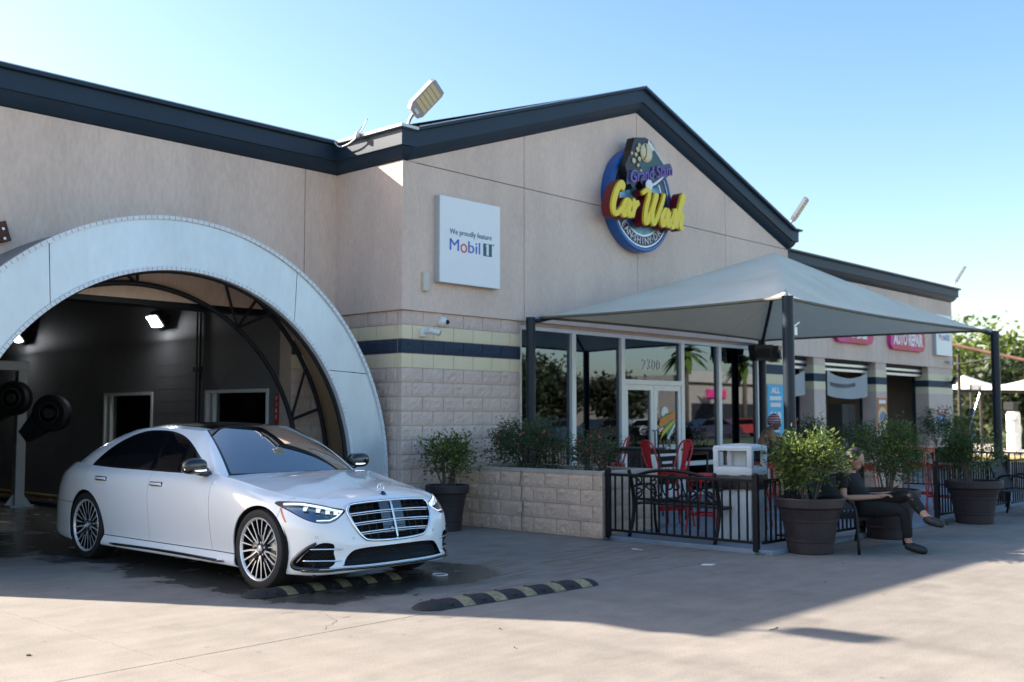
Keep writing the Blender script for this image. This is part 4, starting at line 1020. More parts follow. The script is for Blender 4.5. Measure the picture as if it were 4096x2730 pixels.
# litter on the concrete
def bit(name, lab, cat, pts, m, z=.004): single(name, MB().prism(pts, z, z+.004, ax='z'), m, lab, cat)
single('plastic_ring', MB().tube([(-2.62+.075*math.cos(a), -3.55+.075*math.sin(a), .01) for a in np.linspace(0, 2*math.pi, 25)[:-1]], .008, 6, closed=True), m_white, 'small white plastic ring lying on the concrete right of the car', 'litter')
bit('paper_scrap', 'crumpled white paper scrap on the drive before the fence corner', 'litter', [(-.30, -5.05), (-.20, -5.02), (-.12, -5.12), (-.24, -5.14)], m_white)
bit('paper_scrap', 'thin white paper shred near the planter foot', 'litter', [(.30, -3.72), (.36, -3.70), (.34, -3.85)], m_white)
bit('dry_leaf', 'dark dry leaf alone on the sunny concrete at lower right', 'leaf', [(-4.10, -8.40), (-4.04, -8.43), (-4.03, -8.52), (-4.09, -8.49)], m_dark)
bit('dry_leaf', 'small dark leaf on the sunny concrete near the left joint', 'leaf', [(-6.85, -4.10), (-6.83, -4.10), (-6.83, -4.13), (-6.86, -4.12)], m_dark)
single('twig', MB().tube([(-2.84, -7.26, .004), (-2.79, -7.27, .006), (-2.70, -7.25, .004)], .003, 5), mat('twig_brown', (.10, .04, .03), .8), 'short reddish twig beside the lamp-shaped shadow', 'twig')
# ------------------------------------------------------------------ white luxury sedan
# car frame: x from the front axle to the rear, y to the car's right-hand side (the side seen), z up
m_paint = mat('white_car_paint', (0.90, 0.905, 0.91), 0.25, coat=1.0, spec=0.5)
m_gloss = mat('gloss_black_trim', (0.008, 0.009, 0.011), 0.12, spec=0.6, coat=0.5)
m_under = mat('dark_underbody', (0.010, 0.010, 0.011), 0.8)
m_tint = mat('dark_tinted_glass', (0.004, 0.005, 0.007), 0.03, spec=0.55)
m_wind = glass_mat('windscreen_glass', tint=(.40, .43, .42), ior=4.6)
m_tyre = mat('tyre_rubber', (0.014, 0.014, 0.015), 0.7, var=.2, vscale=20, bump=.15, bscale=90)
m_rim = mat('machined_alloy', (0.80, 0.81, 0.83), 0.28, metal=0.45)
m_rimdark = mat('black_alloy_pockets', (0.014, 0.015, 0.018), 0.35, metal=0.3)
m_lens = glass_mat('headlamp_lens', tint=(.88, .92, .96), ior=1.45)
m_amber = mat('amber_marker', (0.75, 0.16, 0.02), 0.25, coat=.5)
m_redlens = mat('red_tail_lens', (0.25, 0.005, 0.005), 0.15, coat=.5)
m_bowl = mat('headlamp_bowl', (0.20, 0.27, 0.34), 0.22, metal=.8)
m_drl = mat('daytime_strip', (0.90, 0.93, 0.96), 0.2, metal=.1, emit=(.85, .93, 1), estr=.35)
m_mesh = mat('black_grille_mesh', (0.009, 0.009, 0.010), 0.5)

class Surf:
    """polygon surface with a few per-vertex parameters, cut along the zero line of any function"""
    def __init__(s, P, A, F): s.P = np.asarray(P, float); s.A = np.asarray(A, float); s.F = F
    def cut(s, fn):
        """returns (inside: fn<0, outside: fn>=0)"""
        fv = fn(s.P, s.A); P = list(s.P); A = list(s.A); cache = {}
        def mid(i, j):
            k = (i, j) if i < j else (j, i)
            if k not in cache:
                t = fv[i]/(fv[i]-fv[j]); P.append(s.P[i]+(s.P[j]-s.P[i])*t); A.append(s.A[i]+(s.A[j]-s.A[i])*t); cache[k] = len(P)-1
            return cache[k]
        neg, pos = [], []
        for f in s.F:
            sg = [fv[i] < 0 for i in f]
            if all(sg): neg.append(f)
            elif not any(sg): pos.append(f)
            else:
                a, b = [], []
                for q in range(len(f)):
                    i, j = f[q], f[(q+1) % len(f)]
                    (a if fv[i] < 0 else b).append(i)
                    if (fv[i] < 0) != (fv[j] < 0):
                        k = mid(i, j); a.append(k); b.append(k)
                if len(a) > 2: neg.append(tuple(a))
                if len(b) > 2: pos.append(tuple(b))
        P = np.array(P); A = np.array(A)
        def pack(F):
            if not F: return Surf(np.zeros((0, 3)), np.zeros((0, A.shape[1])), [])
            used = sorted({i for f in F for i in f}); mp = {o: n for n, o in enumerate(used)}
            return Surf(P[used], A[used], [tuple(mp[i] for i in f) for f in F])
        return pack(neg), pack(pos)
    def split(s, fn, gap=.004):
        a, r = s.cut(lambda P, A: fn(P, A)+gap); _, b = r.cut(lambda P, A: fn(P, A)-gap); return a, b
    def off(s, d, ay=None):
        """shifted along the averaged normal (towards +d outwards)"""
        N = np.zeros_like(s.P)
        for f in s.F:
            p = s.P[list(f)]; n = np.zeros(3)
            for q in range(1, len(f)-1): n += np.cross(p[q]-p[0], p[q+1]-p[0])
            for i in f: N[i] += n
        L = np.linalg.norm(N, axis=1, keepdims=True); L[L == 0] = 1; N /= L
        c = s.P-np.array([1.8, 0, .55]); c[:, 0] *= .3
        if (N*c).sum() < 0: N = -N
        return Surf(s.P+N*d, s.A, s.F)
    def rim(s, d=-.012):
        """border turned inwards, to give the panel an edge"""
        o = s.off(d); cnt = {}
        for f in s.F:
            for q in range(len(f)):
                e = (f[q], f[(q+1) % len(f)]); k = (min(e), max(e)); cnt[k] = None if k in cnt else e
        fs = []; n = len(s.P)
        for e in cnt.values():
            if e and not (abs(s.P[e[0]][1]) < 1e-6 and abs(s.P[e[1]][1]) < 1e-6): fs.append((e[0], e[1], e[1]+n, e[0]+n))
        return fs, o.P
    def mb(s, mirror=None, rim=0):
        m = MB(); P = s.P; F = list(s.F)
        if rim and len(P):
            fs, P2 = s.rim(rim); P = np.vstack([P, P2]); F = F+fs
        if mirror in (None, 'both'): m.add([tuple(p) for p in P], F)
        if mirror in ('only', 'both'): m.add([(p[0], -p[1], p[2]) for p in P], [tuple(reversed(f)) for f in F])
        return m
def sdf_poly(X, Y, poly):
    """signed distance to a closed polygon, negative inside"""
    P = np.array(poly, float); Q = np.roll(P, -1, 0); d = np.full(X.shape, 1e9); ins = np.zeros(X.shape, bool)
    for (ax, ay), (bx, by) in zip(P, Q):
        ex, ey = bx-ax, by-ay; wx, wy = X-ax, Y-ay; L = ex*ex+ey*ey
        t = np.clip((wx*ex+wy*ey)/L, 0, 1) if L > 0 else 0
        d = np.minimum(d, np.hypot(wx-ex*t, wy-ey*t))
        c = ((ay > Y) != (by > Y))
        with np.errstate(divide='ignore', invalid='ignore'): xi = ax+(Y-ay)*(bx-ax)/(by-ay)
        ins ^= c & (X < xi)
    return np.where(ins, -d, d)
def pchip(xk, yk, x):
    """monotone cubic through knots (columns of yk)"""
    xk = np.asarray(xk, float); yk = np.asarray(yk, float)
    if yk.ndim == 1: yk = yk[:, None]; flat = True
    else: flat = False
    h = np.diff(xk)[:, None]; dl = np.diff(yk, axis=0)/h; m = np.zeros_like(yk); m[0] = dl[0]; m[-1] = dl[-1]
    for i in range(1, len(xk)-1):
        w1, w2 = 2*h[i]+h[i-1], h[i]+2*h[i-1]; a, b = dl[i-1], dl[i]
        ok = a*b > 0; den = np.where(ok, w1/np.where(ok, a, 1)+w2/np.where(ok, b, 1), 1); m[i] = np.where(ok, (w1+w2)/den, 0)
    x = np.atleast_1d(x); k = np.clip(np.searchsorted(xk, x)-1, 0, len(xk)-2); H = h[k]; t = ((x-xk[k])[:, None])/H
    y = (2*t**3-3*t**2+1)*yk[k]+(t**3-2*t**2+t)*H*m[k]+(-2*t**3+3*t**2)*yk[k+1]+(t**3-t**2)*H*m[k+1]
    return y[:, 0] if flat else y
OUT = [(-.865, 0), (-.855, .25), (-.815, .50), (-.725, .70), (-.57, .845), (-.33, .928), (0, .962), (.75, .972), (1.9, .977), (2.9, .975), (3.3, .968), (3.75, .935), (4.08, .86), (4.27, .72), (4.36, .50), (4.40, .25), (4.41, 0)]
PR = [  # (inset, height) from the floor edge up to the shoulder, one row per outline knot
 [(.14,.19),(.03,.195),(.0,.23),(.035,.30),(.045,.38),(.06,.45),(.105,.60),(.15,.73),(.175,.785),(.235,.825)],
 [(.14,.19),(.03,.195),(.0,.23),(.035,.30),(.045,.38),(.055,.45),(.098,.60),(.145,.73),(.175,.783),(.235,.823)],
 [(.14,.18),(.03,.185),(.0,.22),(.03,.30),(.035,.38),(.04,.45),(.075,.60),(.13,.715),(.172,.775),(.24,.815)],
 [(.12,.17),(.03,.175),(.0,.21),(.015,.29),(.02,.38),(.02,.47),(.04,.60),(.10,.70),(.162,.77),(.24,.812)],
 [(.10,.165),(.03,.168),(.005,.20),(.0,.28),(.0,.38),(.0,.48),(.01,.60),(.055,.70),(.12,.778),(.20,.816)],
 [(.10,.165),(.03,.168),(.012,.20),(.004,.28),(.0,.38),(.0,.48),(.0,.60),(.025,.70),(.085,.788),(.17,.830)],
 [(.10,.165),(.03,.168),(.012,.20),(.01,.30),(.005,.42),(.0,.54),(.0,.66),(.018,.76),(.065,.828),(.155,.872)],
 [(.10,.17),(.035,.175),(.02,.22),(.045,.295),(.030,.42),(.012,.55),(.0,.70),(.004,.83),(.030,.92),(.10,.985)],
 [(.10,.17),(.035,.175),(.02,.22),(.045,.295),(.030,.42),(.012,.55),(.0,.70),(.004,.83),(.030,.93),(.09,.998)],
 [(.10,.17),(.035,.175),(.02,.22),(.045,.295),(.028,.42),(.010,.55),(.0,.70),(.004,.84),(.032,.94),(.095,1.005)],
 [(.10,.17),(.03,.175),(.012,.21),(.012,.30),(.005,.42),(.0,.55),(.0,.70),(.006,.84),(.038,.945),(.11,1.015)],
 [(.10,.18),(.03,.185),(.008,.22),(.006,.32),(.002,.43),(.0,.55),(.0,.69),(.012,.83),(.05,.945),(.14,1.03)],
 [(.12,.20),(.03,.21),(.0,.26),(.0,.34),(.0,.45),(.0,.56),(.01,.68),(.03,.80),(.07,.91),(.16,.995)],
 [(.12,.22),(.03,.23),(.0,.28),(.0,.36),(.0,.46),(.0,.56),(.02,.68),(.05,.80),(.085,.92),(.16,1.01)],
 [(.12,.24),(.03,.25),(.0,.30),(.0,.38),(.0,.47),(.0,.56),(.03,.68),(.065,.80),(.088,.93),(.15,1.03)],
 [(.12,.24),(.03,.25),(.0,.30),(.0,.38),(.0,.47),(.0,.56),(.03,.68),(.07,.80),(.088,.93),(.15,1.035)],
 [(.12,.24),(.03,.25),(.0,.30),(.0,.38),(.0,.47),(.0,.56),(.03,.68),(.07,.80),(.088,.93),(.15,1.035)]]
def outline_fine():
    ctr = [(OUT[1][0], -OUT[1][1])]+OUT+[(OUT[-2][0], -OUT[-2][1])]
    pts = np.array(catmull(ctr, 40)); pts = pts[40:-40]; kn = np.arange(len(pts))/40.0
    return pts, kn
OP, OK_ = outline_fine()
OL = np.r_[0, np.cumsum(np.hypot(*np.diff(OP, axis=0).T))]
KS = np.interp(np.arange(17), OK_, OL)        # arc length at the knots
s_samp = np.unique(np.concatenate([np.linspace(0, KS[6], 130), np.linspace(KS[6], KS[11], 190), np.linspace(KS[11], KS[16], 50)]))
ox = np.interp(s_samp, OL, OP[:, 0]); oy = np.interp(s_samp, OL, OP[:, 1])
oy[0] = 0; oy[-1] = 0
tx = np.gradient(ox, s_samp); ty = np.gradient(oy, s_samp)
tx[0], ty[0], tx[-1], ty[-1] = 0, 1, 0, -1
tl = np.hypot(tx, ty); nx_, ny_ = -(ty/tl), tx/tl      # outward normal of the outline
PRA = np.array(PR, float)
prof = pchip(KS, PRA.reshape(17, -1), s_samp).reshape(len(s_samp), 10, 2)
NT = 56
tk = np.linspace(0, 9, NT)
def cm1(K, t):
    """Catmull-Rom along the profile"""
    i = np.clip(t.astype(int), 0, K.shape[1]-2); u = (t-i)[None, :, None]
    p0 = K[:, np.maximum(i-1, 0)]; p1 = K[:, i]; p2 = K[:, i+1]; p3 = K[:, np.minimum(i+2, K.shape[1]-1)]
    return .5*((2*p1)+(-p0+p2)*u+(2*p0-5*p1+4*p2-p3)*u*u+(-p0+3*p1-3*p2+p3)*u**3)
pf = cm1(prof, tk)
GXc = ox[:, None]-nx_[:, None]*pf[:, :, 0]; GYc = oy[:, None]-ny_[:, None]*pf[:, :, 0]; GZc = pf[:, :, 1]
GYc = np.maximum(GYc, 0)
ns = len(s_samp)
body = Surf(np.stack([GXc, GYc, GZc], -1).reshape(-1, 3), np.stack([np.repeat(s_samp, NT), np.tile(tk, ns)], -1),
            [(i*NT+j, i*NT+j+1, (i+1)*NT+j+1, (i+1)*NT+j) for i in range(ns-1) for j in range(NT-1)])
EDGE = np.stack([GXc[:, -1], GYc[:, -1], GZc[:, -1]], -1)      # shoulder edge, front centre to rear centre

car = thing('white_sedan', 'white luxury sedan with black glass roof nosing out of the wash arch', 'car', (-3.375, -2.955, 0), R(91))
# the frame: local +x points to the rear (world +Y turned one degree), local +y to the seen side (world -X)
car.rotation_euler = (0, 0, R(91))
def S2(name, surf, m, mirror, rim=-.012, parent=None, label=None):
    if len(surf.F) == 0: return None
    mb = surf.mb(mirror, rim); me = mb.mesh(name, True, fix=False); sharp(me, 32)
    o = link(name, me, m, parent or car)
    if label: o['label'] = label
    return o
def both(name, surf, m, rim=-.012, parent=None):
    return S2(name, surf, m, None, rim, parent), S2(name, surf, m, 'only', rim, parent)
# ---- openings
AR = .392
_, b1 = body.cut(lambda P, A: np.where(P[:, 1] > .6, np.hypot(P[:, 0], P[:, 2]-.36)-AR, 1))
_, b1 = b1.cut(lambda P, A: np.where(P[:, 1] > .6, np.hypot(P[:, 0]-3.216, P[:, 2]-.36)-AR, 1))
front = lambda A: A[:, 0] < KS[6]
def yz_poly(poly, lim): return lambda P, A: np.where(A[:, 0] < lim, sdf_poly(P[:, 1], P[:, 2], poly), 1)
half_round = lambda pts: [tuple(p) for p in catmull(pts, 6, True)]
GR = half_round([(-.46, .772), (.0, .784), (.40, .772), (.475, .745), (.495, .69), (.46, .58), (.38, .475), (.28, .447), (.0, .437), (-.3, .447)])
grille_s, b1 = b1.split(yz_poly(GR, KS[3]), .001)
LI = half_round([(-.4, .392), (.0, .392), (.42, .385), (.53, .345), (.585, .262), (.55, .247), (.0, .247), (-.5, .247)])
low_s, b1 = b1.split(yz_poly(LI, KS[3]), .001)
SI_ = half_round([(.665, .432), (.74, .452), (.80, .425), (.845, .37), (.875, .30), (.885, .245), (.80, .235), (.70, .245), (.655, .29), (.665, .36)])
side_s, b1 = b1.split(yz_poly(SI_, KS[5]), .001)
# headlamps, drawn in outline length and height
sHL = lambda x: float(np.interp(x, OP[:241, 0], OL[:241]))
def s_at_y(y): k = int(np.searchsorted(OP[:241, 1], y)); return float(OL[k])
HLp = [(s_at_y(.545), .722), (s_at_y(.60), .675), (s_at_y(.67), .632), (s_at_y(.73), .618), (s_at_y(.80), .625), (s_at_y(.86), .655), (s_at_y(.915), .715), (sHL(-.17), .788), (s_at_y(.90), .797), (s_at_y(.80), .775), (s_at_y(.68), .748)]
HL = [tuple(p) for p in catmull(HLp, 6, True)]
head_s, b1 = b1.split(lambda P, A: np.where(A[:, 0] < KS[6], sdf_poly(A[:, 0], P[:, 2], HL), 1), .002)
# ---- painted panels
sill, b1 = b1.split(lambda P, A: np.where((P[:, 0] > .05) & (P[:, 0] < 3.15), P[:, 2]-.288, 1), .004)
bump, b1 = b1.split(lambda P, A: np.where(A[:, 0] < KS[6]+.2, P[:, 0]+.245+(P[:, 2]-.62)*.22, 1), .003)
fend, b1 = b1.split(lambda P, A: P[:, 0]-(.745+.03*np.cos((P[:, 2]-.6)*3)), .004)
fdoor, b1 = b1.split(lambda P, A: P[:, 0]-1.885, .004)
rdl = [(1.0, .2), (2.62, .2), (2.68, .34), (2.80, .50), (2.95, .66), (3.12, .82), (3.20, .94), (3.20, 1.2), (1.0, 1.2)]
rdoor, b1 = b1.split(lambda P, A: np.where(P[:, 0] < 3.3, sdf_poly(P[:, 0], P[:, 2], rdl), 1), .004)
rbump, quart = b1.split(lambda P, A: np.where(A[:, 0] > KS[10], (P[:, 2]-.60)-(P[:, 0] < 3.9)*.0, 1), .003)
quart, tail_c = quart.split(lambda P, A: P[:, 0]-4.02-(1.0-P[:, 2])*.25, .003)
tail_s, trunkend = tail_c.split(lambda P, A: np.maximum(P[:, 2]-.90, .76-P[:, 2]), .003)
S2('front_bumper', bump, m_paint, 'both'); S2('rear_bumper', rbump, m_paint, 'both')
both('front_fender', fend, m_paint); fd = both('front_door', fdoor, m_paint); rd = both('rear_door', rdoor, m_paint)
both('rear_quarter', quart, m_paint); both('side_sill', sill, m_paint); S2('boot_panel', trunkend, m_paint, 'both'); both('tail_lamp', tail_s, m_redlens)
# dark shell behind the gaps
sh = body.off(-.02); _, sh = sh.cut(lambda P, A: np.hypot(P[:, 0], P[:, 2]-.36)-AR-.01); _, sh = sh.cut(lambda P, A: np.hypot(P[:, 0]-3.216, P[:, 2]-.36)-AR-.01)
_, sh = sh.cut(lambda P, A: np.where(A[:, 0] < KS[6], sdf_poly(A[:, 0], P[:, 2], HL), 1)); _, sh = sh.cut(yz_poly(GR, KS[3])); _, sh = sh.cut(yz_poly(LI, KS[3])); _, sh = sh.cut(yz_poly(SI_, KS[5]))
S2('inner_shell', sh, m_under, 'both', 0)
# ---- bonnet and boot lid as crowned patches between the shoulder edges
def patch(E, M, crown, nr=26, extra=None):
    g = []; n = len(E)
    for i in range(n):
        row = []
        for k in range(nr+1):
            r = k/nr; x = E[i, 0]+(M[i, 0]-E[i, 0])*r; y = E[i, 1]*(1-r); z = E[i, 2]+(M[i, 2]-E[i, 2])*(1-(1-r)**crown)
            if extra: z += extra(x, y, r)
            row.append((x, y, z))
        g.append(row)
    P = np.array(g).reshape(-1, 3); w = nr+1
    return Surf(P, np.zeros((len(P), 1)), [(i*w+k, i*w+k+1, (i+1)*w+k+1, (i+1)*w+k) for i in range(n-1) for k in range(nr)])
kc = int(np.argmin(abs(EDGE[:ns//2+40, 0]-.72)))
Eh = EDGE[:kc+1]; el = np.r_[0, np.cumsum(np.linalg.norm(np.diff(Eh, axis=0), axis=1))]; el /= el[-1]
hx = -.63+(.69+.63)*np.clip((el-.0)/1.0, 0, 1)**1.25
hz = pchip([-.63, -.5, -.2, .2, .5, .70], [.825, .862, .905, .955, .985, 1.002], hx)
def domes(x, y, r):
    w = .46+.10*max(0, min(1, (x+.6)/1.3)); u = (y-w)/.055
    return .010*(1/(1+math.exp(max(-40, min(40, u)))))*min(1, r*4)*max(0, min(1, (x+.62)*5))
hood = patch(Eh, np.stack([hx, 0*hx, hz-.010], -1), 2.0, 30, domes)
S2('bonnet', hood.off(.001), m_paint, 'both', -.01)
kb = int(np.argmin(abs(EDGE[ns//2:, 0]-3.60)))+ns//2
Et = EDGE[kb:]; el = np.r_[0, np.cumsum(np.linalg.norm(np.diff(Et, axis=0), axis=1))]; el /= el[-1]
bx_ = 3.78+(4.26-3.78)*el; bz_ = pchip([0, .5, 1], [1.10, 1.085, 1.035], el)
S2('boot_lid', patch(Et, np.stack([bx_, 0*bx_, bz_], -1), 1.9), m_paint, 'both', -.01)
# ---- glasshouse: ruled between belt and roof outlines, slightly barrelled
GB = np.array([(.64,0,.985),(.67,.45,.985),(.755,.76,.985),(.84,.845,.980),(1.10,.876,.985),(1.9,.888,.995),(2.8,.880,1.003),(3.30,.853,1.012),(3.62,.80,1.03),(3.80,.68,1.055),(3.86,.35,1.085),(3.88,0,1.09)])
GT = np.array([(1.37,0,1.457),(1.40,.36,1.448),(1.475,.555,1.412),(1.56,.598,1.408),(1.76,.615,1.420),(2.1,.625,1.432),(2.5,.615,1.426),(2.76,.595,1.408),(2.95,.55,1.392),(3.06,.46,1.392),(3.10,.24,1.405),(3.12,0,1.410)])
def mirror_ends(K): a = K[1]*[1, -1, 1]; b = K[-2]*[1, -1, 1]; return [a]+list(K)+[b]
gB = np.array(catmull(mirror_ends(GB), 16))[16:-16]; gT = np.array(catmull(mirror_ends(GT), 16))[16:-16]
gu = np.arange(len(gB))/16.0; NG = 26; tg = np.linspace(-.03, 1, NG+1)
G = []
for i in range(len(gB)):
    d = gT[i]-gB[i]; side = np.cross(gB[min(i+1, len(gB)-1)]-gB[max(i-1, 0)], d); side /= np.linalg.norm(side)+1e-9
    if side[2] < 0: side = -side
    G.append([gB[i]+d*t+side*.055*4*t*(1-t)*.6 for t in tg])
G = np.array(G); G[0, :, 1] = 0; G[-1, :, 1] = 0; G[:, :, 1] = np.maximum(G[:, :, 1], 0)
gh = Surf(G.reshape(-1, 3), np.stack([np.repeat(gu, NG+1), np.tile(tg, len(gu))], -1), [(i*(NG+1)+j, i*(NG+1)+j+1, (i+1)*(NG+1)+j+1, (i+1)*(NG+1)+j) for i in range(len(gu)-1) for j in range(NG)])
DLO = [tuple(p) for p in catmull([(.885, .992), (1.14, 1.125), (1.42, 1.262), (1.68, 1.350), (1.95, 1.395), (2.25, 1.405), (2.52, 1.388), (2.78, 1.322), (3.02, 1.205), (3.22, 1.060), (3.275, 1.008)], 6)]+[(3.0, 1.002), (1.9, .994), (1.0, .984)]
wind, rest = gh.cut(lambda P, A: np.maximum(A[:, 0]-1.90, np.maximum(.03-A[:, 1], A[:, 1]-.965)))
frit, rest = rest.cut(lambda P, A: A[:, 0]-2.02)
dlo, rest = rest.cut(lambda P, A: np.where((A[:, 0] > 2.1) & (A[:, 0] < 8.9), sdf_poly(P[:, 0], P[:, 2], DLO), 1))
back, pill = rest.cut(lambda P, A: np.maximum(9.0-A[:, 0], np.maximum(.04-A[:, 1], A[:, 1]-.95)))
S2('windscreen', wind, m_wind, 'both', 0); S2('windscreen_border', frit, m_gloss, 'both', 0); S2('rear_window', back, m_tint, 'both', 0)
both('roof_pillar', pill, m_paint, -.008)
inner = lambda P, A: sdf_poly(P[:, 0], P[:, 2], DLO)+.022
panes, border = dlo.cut(inner)
both('window_trim', border.off(.003), m_gloss, -.006)
p1, r_ = panes.split(lambda P, A: P[:, 0]-(1.86+.17*(P[:, 2]-1.0)/.4), .022); p2, p3 = r_.split(lambda P, A: P[:, 0]-(2.86-.28*(P[:, 2]-1.0)/.4), .008)
both('side_window', p1, m_tint, 0); both('side_window', p2, m_tint, 0); both('quarter_window', p3, m_tint, 0)
both('window_pillar', panes.off(-.004), m_gloss, 0)
# roof
ri = np.linspace(0, len(gT)-1, 120); Er = np.stack([np.interp(ri, np.arange(len(gT)), gT[:, k]) for k in range(3)], -1)
rx = 1.37+(3.12-1.37)*(np.clip((Er[:, 0]-1.37)/1.75, 0, 1)); rx = np.maximum.accumulate(rx)
rz = pchip([1.37, 1.7, 2.1, 2.5, 2.9, 3.12], [1.457, 1.486, 1.497, 1.487, 1.450, 1.410], rx)
roof = patch(Er, np.stack([rx, 0*rx, rz], -1), 2.1, 24)
pano, rail = roof.split(lambda P, A: np.maximum(P[:, 1]-(.515-.03*abs(P[:, 0]-2.0)), np.maximum(1.43-P[:, 0], P[:, 0]-2.95)), .002)
hdr, rail = rail.cut(lambda P, A: np.where(P[:, 1] < .50, P[:, 0]-1.6, 1))
S2('glass_roof', pano, m_gloss, 'both', -.004); S2('roof_header', hdr, m_gloss, 'both', 0); S2('roof_rail', rail, m_paint, 'both', -.004)
# ---- lamps, grille, intakes
bowl = head_s.off(-.045); both('headlamp_bowl', bowl, m_bowl, 0)
wall_ = head_s.mb(None, -.045); 
def rim_only(surf, d):
    fs, P2 = surf.rim(d); m = MB(); m.add([tuple(p) for p in np.vstack([surf.P, P2])], fs); m2 = MB(); m2.add([(p[0], -p[1], p[2]) for p in m.v], m.f); return m, m2
for m_ in rim_only(head_s, -.045): part('headlamp_housing', m_, m_gloss, car, fix=False)
lens = both('headlamp_lens', head_s, m_lens, 0)
def surf_pt(s, z, d=0.0):
    """point on the body skin at outline length s and height z, d proud of it"""
    i = int(np.clip(np.searchsorted(s_samp, s), 1, ns-1)); zz = GZc[i]; xs = np.interp(z, zz[6:], GXc[i][6:]); ys = np.interp(z, zz[6:], GYc[i][6:])
    return np.array([xs+nx_[i]*d, ys+ny_[i]*d, z])
tops = [p for p in HL]
def hl_curve(a, b, dz, d, n=24):
    A_ = np.array(HLp); top = [HLp[0], HLp[10], HLp[9], HLp[8], HLp[7]]; c = np.array(catmull(top, 8)); u = np.linspace(a, b, n)*(len(c)-1)
    sx = np.interp(u, np.arange(len(c)), c[:, 0]); zx = np.interp(u, np.arange(len(c)), c[:, 1]); return [surf_pt(s_, z_+dz, d) for s_, z_ in zip(sx, zx)]
for sy in (1, -1):
    fl = lambda P: [(p[0], p[1]*sy, p[2]) for p in P]
    o = part('daytime_light', MB().tube(fl(hl_curve(.06, .90, -.020, -.014)), .0105, 8), m_drl, car, smooth=True)
    part('daytime_light', MB().tube(fl([surf_pt(s_at_y(.565), .716, -.014), surf_pt(s_at_y(.60), .690, -.014), surf_pt(s_at_y(.64), .665, -.014), surf_pt(s_at_y(.70), .640, -.016), surf_pt(s_at_y(.80), .640, -.018)]), .006, 8), m_drl, car, smooth=True)
    for yy, zz in ((.64, .700), (.72, .708), (.80, .722), (.87, .735)):
        c_ = surf_pt(s_at_y(yy), zz, -.030); i = int(np.searchsorted(s_samp, s_at_y(yy))); ang = math.atan2(ny_[i]*sy, nx_[i])
        part('projector', MB().cbox((c_[0], c_[1]*sy, c_[2]), (.03, .052, .046), Matrix.Rotation(ang, 4, 'Z'), ch=.010), m_chrome, car, ang=40)
        part('projector_lens', MB().cbox((c_[0]+nx_[i]*.014, (c_[1]+ny_[i]*.014)*sy, c_[2]), (.012, .036, .030), Matrix.Rotation(ang, 4, 'Z'), ch=.005), m_drl, car, ang=40)
# grille: dark tray, louvres, three chrome bars, centre bar, sensor panel, chrome frame
S2('grille_tray', grille_s.off(-.06), m_under, 'both', 0)
for m_ in rim_only(grille_s, -.06): part('grille_surround', m_, m_gloss, car, fix=False)
def nose(y, z, d=0.0):
    s_ = float(np.interp(abs(y), OP[:150, 1], OL[:150])); i = int(np.clip(np.searchsorted(s_samp, s_), 1, ns-1))
    xs = np.interp(z, GZc[i][6:], GXc[i][6:]); return (xs-d, y, z)
def gr_half(z):
    """half width of the grille opening at height z"""
    ys = np.linspace(0, .55, 111); v = sdf_poly(ys, np.full_like(ys, z), GR); k = np.where(v < 0)[0]; return ys[k[-1]] if len(k) else 0
frame_pts = []
for (y, z) in [p for p in GR if p[0] >= 0]: frame_pts.append((y, z))
frame_pts.sort(key=lambda p: math.atan2(p[1]-.61, p[0])); frame_pts = [(0, .437)]+[p for p in frame_pts if p[0] > .02]+[(0, .784)]
full = [nose(y, z, .004) for y, z in frame_pts]; full += [(p[0], -p[1], p[2]) for p in reversed(full[1:-1])]
part('grille_frame', MB().tube(full, .013, 8, closed=True), m_chrome, car, smooth=True)
for z in (.690, .605, .520):
    w = gr_half(z)-.01
    for dz in (.010, -.008):
        part('grille_bar', MB().tube([nose(y, z+dz-.012*(y/.45)**2, .002 if dz > 0 else -.004) for y in np.linspace(-w, w, 25)], .0075 if dz > 0 else .0045, 8), m_chrome, car, smooth=True)
part('grille_bar', MB().tube([nose(0, z, .012) for z in np.linspace(.445, .775, 12)], .010, 8), m_chrome, car, smooth=True)
for z in np.arange(.462, .770, .0215):
    w = gr_half(z)-.008
    if w > .05: part('grille_louvre', MB().sheet([[nose(y, z, -.028) for y in np.linspace(-w, w, 15)], [nose(y, z-.006, -.014) for y in np.linspace(-w, w, 15)]]), m_gloss, car)
for y in np.arange(.20, .46, .085):
    zs = [z for z in np.linspace(.45, .77, 40) if gr_half(z) > y+.01]
    for sy in (1, -1): part('grille_rib', MB().tube([nose(y*sy, z, -.02) for z in np.linspace(zs[0], zs[-1], 8)], .004, 6), m_gloss, car)
part('radar_panel', MB().sheet([[nose(y, z, -.004) for y in np.linspace(-.135, .135, 9)] for z in np.linspace(.56, .772, 9)]), mat('radar_panel_gloss', (.01, .014, .02), .06, spec=.8, coat=.6), car, smooth=True)
part('camera_panel', MB().sheet([[nose(y, z, -.005) for y in np.linspace(-.135, .135, 9)] for z in np.linspace(.50, .556, 4)]), m_gloss, car, smooth=True)
part('front_camera', MB().lathe([(.016, 0), (.018, .012), (.010, .018), (0, .018)], 16, nose(.045, .535, .0), Matrix.Rotation(R(-90), 4, 'Y')), m_steel, car)
S2('lower_intake', low_s.off(-.05), m_under, 'both', 0)
for m_ in rim_only(low_s, -.05): part('intake_wall', m_, m_gloss, car, fix=False)
def lowpt(y, z, d):
    s_ = float(np.interp(abs(y), OP[:240, 1], OL[:240])); i = int(np.clip(np.searchsorted(s_samp, s_), 1, ns-1))
    xs = np.interp(z, GZc[i][6:], GXc[i][6:]); ys = np.interp(z, GZc[i][6:], GYc[i][6:]); return (xs+nx_[i]*d, math.copysign(ys+ny_[i]*d, y), z)
